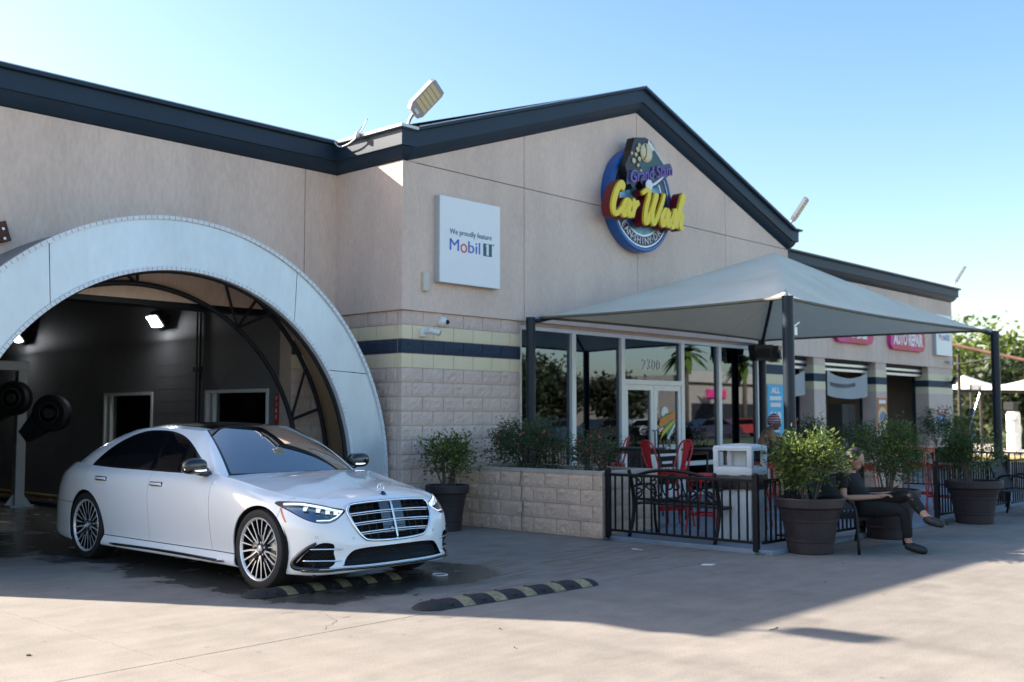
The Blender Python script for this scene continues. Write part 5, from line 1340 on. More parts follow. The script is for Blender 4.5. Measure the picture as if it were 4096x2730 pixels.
def hexmesh(poly, y0, y1, z0, z1, d, pitch=.022):
    mb = MB(); k = 0; z = z0
    while z < z1:
        row = [(y, z+.006*(1 if (q+k) % 2 else -1)) for q, y in enumerate(np.arange(y0, y1, pitch))]
        run = []
        for p in row+[(99, 99)]:
            if p[0] < 90 and sdf_poly(np.array([abs(p[0])]), np.array([p[1]]), poly)[0] < 0: run.append(lowpt(p[0], p[1], d))
            else:
                if len(run) > 1: mb.tube(run, .0028, 4, cap=False)
                run = []
        z += .0165; k += 1
    return mb
part('intake_mesh', hexmesh(LI, -.58, .58, .25, .40, -.02), m_gloss, car)['kind'] = 'stuff'
both('side_intake', side_s.off(-.05), m_under, 0)
for m_ in rim_only(side_s, -.05): part('intake_wall', m_, m_gloss, car, fix=False)
for sy in (1, -1):
    hm = hexmesh(SI_, .64, .89, .24, .45, -.022)
    if sy < 0: hm.v = [(p[0], -p[1], p[2]) for p in hm.v]
    part('intake_mesh', hm, m_gloss, car)['kind'] = 'stuff'
    for z0, y0, y1 in ((.392, .585, .83), (.292, .60, .86)):
        pts = [lowpt(y, z0+.006*math.sin((y-y0)*8), .006 if y > y0+.02 else .0) for y in np.linspace(y0, y1, 14)]
        part('chrome_blade', MB().tube([(p[0], p[1]*sy, p[2]) for p in pts], [.003]+[.0085]*12+[.006], 8), m_chrome, car, smooth=True)
    fr = [lowpt(y, z, .004) for y, z in [(.70, .236), (.80, .226), (.885, .235), (.893, .28), (.872, .345), (.835, .41), (.79, .45)]]
    part('intake_frame', MB().tube([(p[0], p[1]*sy, p[2]) for p in catmull([tuple(q) for q in fr], 5)], [.012+.014*math.sin(math.pi*k/30) for k in range(31)], 8), m_gloss, car, smooth=True)
# splitter lip: gloss black blade with a chrome edge, right across and up the corners
lip = [lowpt(y, .222 if abs(y) < .62 else .222-.010*min(1, (abs(y)-.62)/.1), .010) for y in np.linspace(-.86, .86, 61)]
part('splitter', MB().tube(lip, .014, 8), m_gloss, car, smooth=True)
part('splitter_chrome', MB().tube([(p[0]-.008, p[1], p[2]+.013) for p in lip], .005, 6), m_chrome, car, smooth=True)
for yy in (.50, .79):
    for sy in (1, -1):
        p = lowpt(yy*sy, .475 if yy < .6 else .50, .001); i = int(np.searchsorted(s_samp, s_at_y(yy)))
        part('parking_sensor', MB().lathe([(.011, 0), (.013, .002), (.013, -.004)], 16, p, Matrix.Rotation(math.atan2(ny_[i]*sy, nx_[i]), 4, 'Z') @ Matrix.Rotation(R(90), 4, 'Y')), mat('sensor_grey', (.45, .46, .47), .4) if 'sensor_grey' not in MATS else MATS['sensor_grey'], car)
for sy in (1, -1):      # amber marker ahead of the front arch
    rows_ = [[surf_pt(sHL(x0+(x1-x0)*q), z, .0025) for q in np.linspace(0, 1, 4)] for z, x0, x1 in [(.742-.118*k/8, -.262-.100*k/8, -.292-.094*k/8) for k in range(9)]]
    part('side_marker', MB().sheet([[(p[0], p[1]*sy, p[2]) for p in r_] for r_ in rows_]), m_amber, car)
    # sill blade
    pts = [(x, (.962-.002*abs(x-1.6))*sy, .205+.012*math.sin((x-.5)/2.2*math.pi)) for x in np.linspace(.52, 2.66, 20)]
    part('sill_blade', MB().tube(pts, [.004]+[.013]*18+[.004], 8), m_gloss, car, smooth=True)
    part('sill_chrome', MB().tube([(p[0], p[1]+.004*sy, p[2]+.013) for p in pts], .0035, 6), m_chrome, car, smooth=True)
    for hx_, hz_, dr in ((1.73, .872, fd), (2.86, .885, rd)):
        y_ = .968*sy; par = dr[0] if sy > 0 else dr[1]
        part('handle_recess', MB().cbox((hx_, y_-.002*sy, hz_), (.225, .012, .046), ch=.005), m_under, par)
        part('handle', MB().cbox((hx_, y_+.010*sy, hz_+.002), (.215, .016, .034), ch=.0075), m_paint, par, ang=40)
        part('handle_strip', MB().cbox((hx_+.0, y_+.018*sy, hz_-.010), (.205, .006, .010), ch=.002), m_chrome, par)
        part('handle_strip', MB().cbox((hx_+.0, y_+.014*sy, hz_+.019), (.205, .006, .007), ch=.002), m_chrome, par)
    # door mirror
    mm = Matrix.Translation((.96, 1.02*sy, 1.075)) @ Matrix.Diagonal((.088, .128, .078, 1))
    bmr = bmesh.new(); bmesh.ops.create_uvsphere(bmr, u_segments=24, v_segments=14, radius=1)
    for v in bmr.verts:
        v.co = Vector([math.copysign(abs(q)**.72, q) for q in v.co])
        if v.co.x > .35: v.co.x = .35
    o = part('door_mirror', MB().bm(bmr, mm), m_gloss, car, smooth=True)
    part('mirror_glass', MB().cbox((.994, 1.02*sy, 1.075), (.004, .20, .11), ch=.001), m_chrome, o)
    part('mirror_arm', MB().tube([(.94, .86*sy, .998), (.945, .93*sy, 1.005), (.955, 1.0*sy, 1.03)], [.035, .03, .035], 10), m_gloss, o, smooth=True)
    part('turn_signal', MB().tube([(.888, .93*sy, 1.038), (.876, 1.0*sy, 1.036), (.892, 1.09*sy, 1.042), (.93, 1.14*sy, 1.052)], .009, 8), m_drl, o, smooth=True)
    part('wheel_liner', MB().sheet([[(c0+.405*math.cos(a), y*sy, .36+.405*math.sin(a)) for y in (.93, .55)] for c0 in (0,) for a in np.linspace(-.5, math.pi+.5, 25)]), m_under, car)
    part('wheel_liner', MB().sheet([[(3.216+.405*math.cos(a), y*sy, .36+.405*math.sin(a)) for y in (.93, .55)] for a in np.linspace(-.5, math.pi+.5, 25)]), m_under, car)
    fdc = surf_pt(float(np.interp(3.55, OP[240:, 0], OL[240:])), .86, .0006)
part('underbody', MB().box((-.62, -.80, .16), (4.1, .80, .30)), m_under, car)
part('wheel_tub', MB().box((-.45, -.55, .3), (.45, .55, .8)).box((2.75, -.55, .3), (3.7, .55, .9)), m_under, car)
# cabin: dashboard, seats, wheel, parcel shelf seen dimly through the screen
m_cab = mat('dark_cabin', (.020, .018, .017), .7); m_seat = mat('seat_leather', (.05, .032, .024), .5)
part('dashboard', MB().cbox((1.02, 0, .90), (.55, 1.45, .16), ch=.05), m_cab, car, ang=40)
part('cabin_floor', MB().box((.6, -.8, .32), (3.7, .8, .36)), m_cab, car)
part('door_lining', MB().box((.8, .79, .3), (3.6, .80, .98)).box((.8, -.80, .3), (3.6, -.79, .98)), m_cab, car)
for y in (-.38, .38):
    part('seat', MB().cbox((1.85, y, .58), (.55, .5, .2), ch=.06).cbox((2.16, y, .88), (.16, .48, .62), Matrix.Rotation(R(16), 4, 'Y'), ch=.06).cbox((2.27, y, 1.25), (.10, .26, .17), ch=.04), m_seat, car, ang=40)
part('rear_seat', MB().cbox((2.9, 0, .56), (.55, 1.3, .2), ch=.06).cbox((3.25, 0, .86), (.16, 1.3, .62), Matrix.Rotation(R(20), 4, 'Y'), ch=.06), m_seat, car, ang=40)
part('parcel_shelf', MB().box((3.3, -.7, .97), (3.85, .7, 1.0)), m_cab, car)
Ms = Matrix.Translation((1.38, -.38, .95)) @ Matrix.Rotation(R(68), 4, 'Y')
part('steering_wheel', MB().tube([tuple(Ms @ Vector((.18*math.cos(a), .18*math.sin(a), 0))) for a in np.linspace(0, 2*math.pi, 29)[:-1]], .014, 8, closed=True), m_cab, car, smooth=True)
part('rear_view_mirror', MB().cbox((1.36, 0, 1.36), (.02, .22, .06), ch=.01), m_gloss, car)
part('toll_tag', MB().cbox((1.255, .20, 1.352), (.09, .07, .003), Matrix.Rotation(R(-31), 4, 'Y')), m_white, car)
# bonnet star and badge
Mh = Matrix.Translation((-.575, 0, .842))
em = MB(); em.tube([(-.575, .040*math.cos(a), .892+.040*math.sin(a)) for a in np.linspace(0, 2*math.pi, 33)[:-1]], .004, 8, closed=True)
for k in range(3):
    a = math.pi/2+k*2*math.pi/3; em.tube([(-.575, 0, .892), (-.575, .038*math.cos(a), .892+.038*math.sin(a))], [.006, .0025], 6)
em.tube([(-.575, 0, .842), (-.575, 0, .855)], [.014, .005], 10)
part('bonnet_star', em, m_chrome, car, smooth=True)
part('bonnet_badge', MB().lathe([(0, .004), (.024, .003), (.028, 0)], 20, (-.615, 0, .838), Matrix.Rotation(R(-62), 4, 'Y')), m_sdeep, car, smooth=True)
# ---- wheels
def wheel(cx, sy, nm):
    w = part(nm, MB().lathe([(.27, -.10), (.283, -.118), (.325, -.128), (.350, -.118), (.361, -.085), (.363, 0), (.361, .085), (.350, .118), (.325, .128), (.283, .118), (.27, .10)], 64), m_tyre, car, ang=40)
    w.location = (cx, .828*sy, .361); w.rotation_euler = (R(-90*sy), 0, 0)
    w.name = nm
    part('rim_barrel', MB().lathe([(.278, .118), (.284, .112), (.272, .10), (.262, .04), (.262, -.10)], 64), m_rimdark, w, ang=30)
    part('rim_lip', MB().lathe([(.262, .100), (.270, .116), (.281, .121), (.286, .116)], 72), m_rim, w, ang=50)
    part('brake_disc', MB().lathe([(.0, .02), (.19, .02), (.19, .045), (.0, .045)], 40), m_steel, w, ang=30)
    part('caliper', MB().cbox((.13, .08, .05), (.10, .16, .07), Matrix.Rotation(R(-30), 4, 'Z'), ch=.02), mat('caliper_grey', (.12, .13, .14), .4, metal=.5) if 'caliper_grey' not in MATS else MATS['caliper_grey'], w)
    part('rim_back', MB().lathe([(.0, .005), (.262, .0)], 48), m_under, w)
    def spoke(pts, wi, wo):
        """pts: list of (r, angle deg, height); machined face over a dark body"""
        f = []; k = len(pts)
        for i, (r, a, h) in enumerate(pts):
            a = R(a); c = Vector((r*math.cos(a), r*math.sin(a), h)); q = pts[min(i+1, k-1)]; p = pts[max(i-1, 0)]
            d = Vector((q[0]*math.cos(R(q[1]))-p[0]*math.cos(R(p[1])), q[0]*math.sin(R(q[1]))-p[0]*math.sin(R(p[1])), 0)).normalized(); n = Vector((-d.y, d.x, 0))
            ww = (wi+(wo-wi)*i/(k-1))/2; f.append((c, n, ww))
        face = MB().sheet([[tuple(c-n*ww), tuple(c+n*ww)] for c, n, ww in f])
        bodym = MB().sheet([[tuple(c-n*(ww*1.1)-Vector((0, 0, .03))), tuple(c-n*ww*1.02-Vector((0, 0, .001))), tuple(c+n*ww*1.02-Vector((0, 0, .001))), tuple(c+n*(ww*1.1)-Vector((0, 0, .03)))] for c, n, ww in f])
        part('spoke_face', face, m_rim, w, fix=True); part('spoke', bodym, m_rimdark, w, fix=True)
    for g_ in range(5):
        a0 = 90+72*g_
        for sgn in (-1, 1):
            spoke([(.060, a0+sgn*3, .094), (.085, a0+sgn*7.5, .097), (.13, a0+sgn*10.5, .101), (.20, a0+sgn*9.6, .106), (.266, a0+sgn*9, .110)], .016, .014)
            spoke([(.125, a0+sgn*29, .098), (.16, a0+sgn*28, .102), (.21, a0+sgn*27.4, .106), (.266, a0+sgn*27, .110)], .008, .014)
        part('hub_web', MB().lathe([(.0, .086), (.026, .084), (.03, .07)], 12, (.062*math.cos(R(a0)), .062*math.sin(R(a0)), 0)), m_rimdark, w, smooth=True)
        part('wheel_bolt', MB().cyl((.056*math.cos(R(a0+36)), .056*math.sin(R(a0+36)), .07), (.056*math.cos(R(a0+36)), .056*math.sin(R(a0+36)), .092), .010, 8), m_steel, w)
    part('hub_centre', MB().lathe([(.0, .088), (.07, .084), (.085, .06), (.085, .02)], 32), m_rimdark, w, ang=40)
    part('hub_cap', MB().lathe([(.0, .112), (.030, .111), (.037, .106), (.039, .085)], 28), m_steel, w, ang=40)
    st = MB()
    for k in range(3):
        a = R(90+120*k); st.tube([(0, 0, .1135), (.026*math.cos(a), .026*math.sin(a), .113)], [.006, .002], 6)
    st.tube([(.030*math.cos(a), .030*math.sin(a), .1125) for a in np.linspace(0, 2*math.pi, 25)[:-1]], .003, 6, closed=True)
    part('hub_star', st, m_chrome, w, smooth=True)
for cx in (0, 3.216):
    for sy in (1, -1): wheel(cx, sy, 'wheel')
# ------------------------------------------------------------------ people: skinned bodies, clothing as children
def skin_mb(joints, bones, sub=2):
    """joints: name -> (x, y, z, radius); bones: pairs of names; returns a smooth tapered surface"""
    names = list(joints); idx = {n: i for i, n in enumerate(names)}
    me = bpy.data.meshes.new('sk'); me.from_pydata([joints[n][:3] for n in names], [(idx[a], idx[b]) for a, b in bones], [])
    o = bpy.data.objects.new('sk', me); COL.objects.link(o)
    sm_ = o.modifiers.new('skin', 'SKIN'); sm_.use_smooth_shade = True
    for n, v in zip(names, me.skin_vertices[0].data): r_ = joints[n][3]; v.radius = (r_, r_)
    me.skin_vertices[0].data[0].use_root = True
    ss = o.modifiers.new('sub', 'SUBSURF'); ss.levels = sub; ss.render_levels = sub
    dg = bpy.context.evaluated_depsgraph_get(); ev = bpy.data.meshes.new_from_object(o.evaluated_get(dg))
    mb = MB(); mb.add([tuple(v.co) for v in ev.vertices], [tuple(p.vertices) for p in ev.polygons])
    bpy.data.objects.remove(o); bpy.data.meshes.remove(me); bpy.data.meshes.remove(ev); return mb
def ellipsoid(mb, c, r, M=None, seg=20):
    b = bmesh.new(); bmesh.ops.create_uvsphere(b, u_segments=seg, v_segments=seg//2+2, radius=1)
    T = Matrix.Translation(c) @ (M if M is not None else Matrix()) @ Matrix.Diagonal((r[0], r[1], r[2], 1)); return mb.bm(b, T)
def figure(name, label, loc, rz, J, skin_c, shirt, trousers, shoes, hair_c, short_trousers=False, tilt=-20, hat=None, sc=1.0):
    t = thing(name, label, 'person', loc, rz); t.scale = (sc, sc, sc)
    j = {k: Vector(v) for k, v in J.items()}
    mk = mat('skin_'+name+str(len(MATS)), skin_c, .55, var=.06, vscale=20)
    jd = {'pelvis': (*j['pelvis'], .12), 'waist': (*j['waist'], .115), 'chest': (*j['chest'], .13), 'neck': (*j['neck'], .052), 'skull': (*(j['neck']*.55+j['head']*.45), .05)}
    bones = [('pelvis', 'waist'), ('waist', 'chest'), ('chest', 'neck'), ('neck', 'skull')]
    for s_ in 'lr':
        jd['sh'+s_] = (*j['sh'+s_], .055); jd['el'+s_] = (*j['el'+s_], .042); jd['wr'+s_] = (*j['wr'+s_], .028)
        bones += [('chest', 'sh'+s_), ('sh'+s_, 'el'+s_), ('el'+s_, 'wr'+s_)]
        d = (j['ha'+s_]-j['wr'+s_]); d = d.normalized(); sd = Vector((0, 0, 1)).cross(d).normalized(); up = d.cross(sd)
        palm = j['wr'+s_]+d*.07; jd['pa'+s_] = (*palm, .027); bones.append(('wr'+s_, 'pa'+s_))
        for q, (o_, L) in enumerate(((-.030, .062), (-.010, .075), (.010, .072), (.029, .056))):
            a = palm+sd*o_+d*.025; b = a+d*L*.55-up*.012; c = b+d*L*.35-up*.030
            for n_, p_, r_ in (('f%d' % q, a, .0105), ('g%d' % q, b, .009), ('h%d' % q, c, .0075)): jd[n_+s_] = (*p_, r_)
            bones += [('pa'+s_, 'f%d' % q+s_), ('f%d' % q+s_, 'g%d' % q+s_), ('g%d' % q+s_, 'h%d' % q+s_)]
        th = palm-d*.03+sd*(.034 if s_ == 'l' else -.034); jd['t0'+s_] = (*th, .012); jd['t1'+s_] = (*(th+d*.05-up*.012+sd*(.012 if s_ == 'l' else -.012)), .009)
        bones += [('pa'+s_, 't0'+s_), ('t0'+s_, 't1'+s_)]
        jd['hp'+s_] = (*j['hp'+s_], .095); jd['kn'+s_] = (*j['kn'+s_], .062); jd['an'+s_] = (*j['an'+s_], .040); jd['to'+s_] = (*j['to'+s_], .034)
        cal = j['kn'+s_]*.68+j['an'+s_]*.32; jd['ca'+s_] = (*cal, .058)
        bones += [('pelvis', 'hp'+s_), ('hp'+s_, 'kn'+s_), ('kn'+s_, 'ca'+s_), ('ca'+s_, 'an'+s_), ('an'+s_, 'to'+s_)]
    body_ = skin_mb(jd, bones)
    Mh = Matrix.Rotation(R(-tilt), 4, 'Y'); H = j['head']
    ellipsoid(body_, H, (.098, .076, .118), Mh, 24); ellipsoid(body_, H+(Mh @ Vector((.035, 0, -.055))), (.062, .058, .062), Mh)
    body_.tube([tuple(H+(Mh @ Vector(p))) for p in ((.085, 0, .022), (.108, 0, -.012), (.092, 0, -.028))], [.008, .015, .010], 8)
    for s_ in (-1, 1): ellipsoid(body_, H+(Mh @ Vector((-.005, .076*s_, -.01))), (.022, .010, .032), Mh, 10)
    b_ = part('body', body_, mk, t, smooth=True)
    m_eye = mat('eye_'+name+str(len(MATS)), (.02, .015, .012), .2)
    for s_ in (-1, 1):
        e_ = MB(); ellipsoid(e_, H+(Mh @ Vector((.086, .030*s_, .012))), (.010, .013, .006), Mh, 8); part('eye', e_, m_eye, b_)
    lp = MB(); ellipsoid(lp, H+(Mh @ Vector((.090, 0, -.058))), (.008, .022, .007), Mh, 8); part('mouth', lp, mat('lip_'+name+str(len(MATS)), tuple(c*.6 for c in skin_c), .5), b_)
    # shirt: torso with short sleeves, a little wider than the body
    sj = {'p': (*(j['pelvis']+Vector((0, 0, .03))), .142), 'w': (*j['waist'], .142), 'c': (*j['chest'], .155), 'n': (*(j['chest']*.45+j['neck']*.55), .085)}
    sb = [('p', 'w'), ('w', 'c'), ('c', 'n')]
    for s_ in 'lr':
        sj['s'+s_] = (*j['sh'+s_], .078); sj['e'+s_] = (*(j['sh'+s_]*.35+j['el'+s_]*.65), .070); sb += [('c', 's'+s_), ('s'+s_, 'e'+s_)]
    part('shirt', skin_mb(sj, sb), shirt, t, smooth=True)
    tj = {'p': (*j['pelvis'], .135)}; tb_ = []
    for s_ in 'lr':
        tj['h'+s_] = (*j['hp'+s_], .112)
        if short_trousers:
            k_ = j['hp'+s_]*.12+j['kn'+s_]*.88; tj['k'+s_] = (*k_, .088); tb_ += [('p', 'h'+s_), ('h'+s_, 'k'+s_)]
        else:
            tj['k'+s_] = (*j['kn'+s_], .080); tj['a'+s_] = (*(j['kn'+s_]*.12+j['an'+s_]*.88), .056); tb_ += [('p', 'h'+s_), ('h'+s_, 'k'+s_), ('k'+s_, 'a'+s_)]
    part('trousers', skin_mb(tj, tb_), trousers, t, smooth=True)
    for s_ in 'lr':
        a, b = j['an'+s_], j['to'+s_]; d = (b-a); back_ = a-d*.22+Vector((0, 0, -.02))
        part('shoe', skin_mb({'b': (*back_, .054), 'm': (*(a+d*.35+Vector((0, 0, -.018))), .058), 't': (*(b+d*.18), .044)}, [('b', 'm'), ('m', 't')]), shoes, t, smooth=True)
    hr = MB(); ellipsoid(hr, H+(Mh @ Vector((-.030, 0, .024))), (.104, .090, .116), Mh, 20)
    hr.v = [p for p in hr.v]; 
    part('hair' if not hat else 'cap', hr, hat or mat('hair_'+name+str(len(MATS)), hair_c, .7, var=.3, vscale=60), t, smooth=True)
    return t
# patterned shirt and banded cap
def pattern_mat(name, cols, scale):
    m = bpy.data.materials.new(name); m.use_nodes = True; nt = m.node_tree; b = nt.nodes['Principled BSDF']; b.inputs['Roughness'].default_value = .85
    g = nt.nodes.new('ShaderNodeNewGeometry'); v = nt.nodes.new('ShaderNodeTexNoise'); v.inputs['Scale'].default_value = scale; v.inputs['Detail'].default_value = 3
    r = nt.nodes.new('ShaderNodeValToRGB'); r.color_ramp.interpolation = 'CONSTANT'
    while len(r.color_ramp.elements) < len(cols): r.color_ramp.elements.new(.5)
    for k, (p, c) in enumerate(cols): r.color_ramp.elements[k].position = p; r.color_ramp.elements[k].color = (*c, 1)
    nt.links.new(g.outputs['Position'], v.inputs['Vector']); nt.links.new(v.outputs['Fac'], r.inputs[0]); nt.links.new(r.outputs[0], b.inputs['Base Color']); return m
m_shirtpat = pattern_mat('patterned_shirt', [(0, (.10, .06, .05)), (.43, (.24, .18, .15)), (.52, (.30, .15, .05)), (.60, (.30, .27, .26))], 16)
capm = bpy.data.materials.new('striped_cap'); capm.use_nodes = True; nt = capm.node_tree
g_ = nt.nodes.new('ShaderNodeNewGeometry'); sp_ = nt.nodes.new('ShaderNodeSeparateXYZ'); w_ = nt.nodes.new('ShaderNodeMath'); w_.operation = 'MULTIPLY'; w_.inputs[1].default_value = 26
fr_ = nt.nodes.new('ShaderNodeMath'); fr_.operation = 'FRACT'; r_ = nt.nodes.new('ShaderNodeValToRGB'); r_.color_ramp.interpolation = 'CONSTANT'
r_.color_ramp.elements[0].color = (.22, .02, .03, 1); r_.color_ramp.elements[1].position = .5; r_.color_ramp.elements[1].color = (.55, .53, .55, 1); e_ = r_.color_ramp.elements.new(.75); e_.color = (.04, .06, .22, 1)
nt.links.new(g_.outputs['Position'], sp_.inputs[0]); nt.links.new(sp_.outputs[2], w_.inputs[0]); nt.links.new(w_.outputs[0], fr_.inputs[0]); nt.links.new(fr_.outputs[0], r_.inputs[0]); nt.links.new(r_.outputs[0], nt.nodes['Principled BSDF'].inputs['Base Color'])
figure('person', 'seated person in brown patterned shirt, dark shorts and striped cap, looking at a phone', (5.72, -2.42, PT), R(-47), dict(
    pelvis=(0, 0, .88), waist=(-.01, 0, 1.00), chest=(.05, 0, 1.17), neck=(.12, 0, 1.30), head=(.18, 0, 1.40),
    shl=(.07, .19, 1.22), ell=(.20, .24, 1.00), wrl=(.42, .12, 1.10), hal=(.52, .08, 1.14), shr=(.07, -.19, 1.22), elr=(.20, -.24, 1.00), wrr=(.42, -.10, 1.10), har=(.52, -.06, 1.14),
    hpl=(.02, .10, .86), knl=(.42, .15, .84), anl=(.36, .14, .42), tol=(.50, .15, .35), hpr=(.02, -.10, .86), knr=(.43, -.13, .82), anr=(.36, -.13, .40), tor=(.50, -.14, .33)),
    (.17, .085, .055), m_shirtpat, mat('dark_blue_shorts', (.012, .020, .032), .85, var=.1), mat('dark_shoe', (.02, .02, .022), .6), (.01, .008, .007), True, -22, capm)
ph = single('phone', MB().cbox((0, 0, 0), (.15, .075, .010), Matrix.Rotation(R(-35), 4, 'Y'), ch=.003), m_gloss, 'dark phone held by the person in the patterned shirt', 'phone', (6.10, -2.83, PT+1.20), R(-47))
m_blackcloth = mat('black_cotton', (.008, .008, .009), .85, var=.25, vscale=10, bump=.1, bscale=30)
figure('person', 'person in black T-shirt and trousers, legs crossed, on the bench looking at a phone', (2.24, -5.62, 0), R(-88), dict(
    pelvis=(.10, 0, .49), waist=(-.02, 0, .60), chest=(-.12, 0, .79), neck=(-.11, 0, .93), head=(-.03, 0, 1.04),
    shl=(-.12, .19, .84), ell=(-.06, .27, .60), wrl=(.27, .12, .64), hal=(.41, .08, .67), shr=(-.12, -.19, .84), elr=(-.06, -.27, .60), wrr=(.27, -.10, .62), har=(.41, -.06, .66),
    hpl=(.14, .10, .50), knl=(.58, .05, .66), anl=(.83, -.12, .42), tol=(1.01, -.15, .36), hpr=(.14, -.10, .48), knr=(.58, -.09, .48), anr=(.60, -.06, .10), tor=(.79, -.07, .045)),
    (.40, .235, .165), m_blackcloth, m_blackcloth, mat('black_sneaker', (.012, .016, .020), .6), (.012, .010, .010), False, -25)
single('phone', MB().cbox((0, 0, 0), (.15, .075, .010), Matrix.Rotation(R(-30), 4, 'Y'), ch=.003), m_gloss, 'black phone in the hands of the person in black', 'phone', (2.23, -6.06, .725), R(-88))
figure('person', 'distant person in bright red top bending forward beyond the fence', (28.05, 2.2, 0), R(130), dict(
    pelvis=(0, 0, .88), waist=(.10, 0, .98), chest=(.32, 0, 1.02), neck=(.46, 0, .98), head=(.56, 0, .92),
    shl=(.36, .19, 1.0), ell=(.42, .22, .72), wrl=(.5, .16, .50), hal=(.52, .14, .40), shr=(.36, -.19, 1.0), elr=(.42, -.22, .72), wrr=(.5, -.16, .50), har=(.52, -.14, .40),
    hpl=(0, .10, .84), knl=(.06, .12, .46), anl=(0, .12, .09), tol=(.18, .13, .04), hpr=(0, -.10, .84), knr=(.02, -.12, .46), anr=(-.05, -.12, .09), tor=(.13, -.13, .04)),
    (.32, .18, .12), mat('bright_red_shirt', (.70, .02, .02), .8), mat('grey_trousers', (.25, .25, .28), .8), m_rubber, (.02, .015, .012), False, -60)
# ------------------------------------------------------------------ plants
def leaf_mat(name, col, tip=None, var=.35):
    m = bpy.data.materials.new(name); m.use_nodes = True; nt = m.node_tree; b = nt.nodes['Principled BSDF']
    b.inputs['Roughness'].default_value = .5
    g = nt.nodes.new('ShaderNodeNewGeometry')
    n = nt.nodes.new('ShaderNodeTexWhiteNoise') ; 
    r = nt.nodes.new('ShaderNodeValToRGB'); t2 = tip or tuple(c*1.7 for c in col)
    r.color_ramp.elements[0].color = (*[c*(1-var) for c in col], 1); r.color_ramp.elements[1].color = (*t2, 1); e = r.color_ramp.elements.new(.7); e.color = (*[c*1.1 for c in col], 1)
    nt.links.new(g.outputs['Random Per Island'], r.inputs[0]); nt.links.new(r.outputs[0], b.inputs['Base Color'])
    tr = nt.nodes.new('ShaderNodeBsdfTranslucent'); nt.links.new(r.outputs[0], tr.inputs[0]); mx = nt.nodes.new('ShaderNodeMixShader'); mx.inputs[0].default_value = .45
    nt.links.new(b.outputs[0], mx.inputs[1]); nt.links.new(tr.outputs[0], mx.inputs[2]); nt.links.new(mx.outputs[0], nt.nodes['Material Output'].inputs[0])
    MATS[name] = m; return m
m_leaf1 = leaf_mat('glossy_shrub_leaf', (.085, .135, .028), (.28, .32, .06)); m_leafrose = leaf_mat('rose_leaf', (.055, .095, .040), (.11, .15, .05)); m_leafolive = leaf_mat('feathery_leaf', (.06, .11, .03), (.14, .18, .04))
m_twig = mat('grey_brown_stem', (.12, .09, .07), .85, var=.3, vscale=20); m_bloom = mat('small_pink_bloom', (.50, .06, .07), .6, var=.2)
m_pot = mat('dark_brown_resin_pot', (.036, .026, .027), .55, var=.22, vscale=4, fine=.12, fscale=25, bump=.1, bscale=40)
def leaves(mb, P, size, rg, up=.25, out=None, asp=.42):
    """one folded diamond leaf at every point of P"""
    n = len(P); d = rg.normal(size=(n, 3)); d[:, 2] = d[:, 2]*.7+up
    if out is not None: d += out*1.3
    d /= np.linalg.norm(d, axis=1, keepdims=True); q = rg.normal(size=(n, 3)); s = np.cross(d, q); s /= np.linalg.norm(s, axis=1, keepdims=True)+1e-9
    nrm = np.cross(d, s); L = size*rg.uniform(.65, 1.3, (n, 1)); w = L*asp
    a = P; b = P+d*L*.5+s*w*.5+nrm*w*.15; c = P+d*L; e = P+d*L*.5-s*w*.5+nrm*w*.15
    V = np.stack([a, b, c, e], 1).reshape(-1, 3); o = len(mb.v); mb.v += [tuple(v) for v in V]; mb.f += [(o+4*i, o+4*i+1, o+4*i+2, o+4*i+3) for i in range(n)]
def crown_pts(n, rg, clumps, spread):
    c = clumps[rg.integers(0, len(clumps), n)]; return c+rg.normal(size=(n, 3))*spread
def shrub_parts(t, z0, H, Rr, seed, n=1700, size=.055, leaf=None, nst=9, spread=.085, asp=.42, bare=.35, nclump=26):
    rg = np.random.default_rng(seed); cl = []
    st = MB()
    for k in range(nst):
        a = rg.uniform(0, 2*math.pi); r1 = Rr*rg.uniform(.25, .85); top = np.array([r1*math.cos(a), r1*math.sin(a), z0+H*rg.uniform(.55, .92)]); b0 = np.array([.10*math.cos(a)*rg.uniform(.2, 1.2), .10*math.sin(a)*rg.uniform(.2, 1.2), z0-.03])
        mid = b0*.45+top*.55+np.array([0, 0, .06])+rg.normal(size=3)*.03
        st.tube([tuple(p) for p in catmull([tuple(b0), tuple(mid), tuple(top)], 5)], [.013*(1-.07*i) for i in range(11)], 5)
        for q in range(3):
            f = rg.uniform(.45, .95); base = b0*(1-f)+top*f; tip = base+np.array([rg.normal()*.16, rg.normal()*.16, rg.uniform(.05, .2)]); tip[:2] *= min(1, Rr*1.05/max(np.hypot(*tip[:2]), 1e-6)); st.tube([tuple(base), tuple(tip)], [.006, .003], 4, cap=False); cl.append(tip)
        cl.append(top)
    while len(cl) < nclump+3*nst:
        a = rg.uniform(0, 2*math.pi); u = rg.uniform(-1, 1); v = rg.uniform(.5, 1)**.5
        p = np.array([Rr*v*math.cos(a)*math.sqrt(max(0, 1-u*u*.8)), Rr*v*math.sin(a)*math.sqrt(max(0, 1-u*u*.8)), z0+H*(bare+(1-bare)*(u*.5+.5))]); cl.append(p)
    cl = np.array(cl); P = crown_pts(n, rg, cl, spread); P = P[P[:, 2] > z0+H*bare*.55]
    cen = np.array([0, 0, z0+H*.6]); out = P-cen; out /= np.linalg.norm(out, axis=1, keepdims=True)+1e-9
    mb = MB(); leaves(mb, P, size, rg, .25, out*.6, asp)
    part('stems', st, m_twig, t, smooth=True)
    o = part('foliage', mb, leaf or m_leaf1, t, fix=False); return P
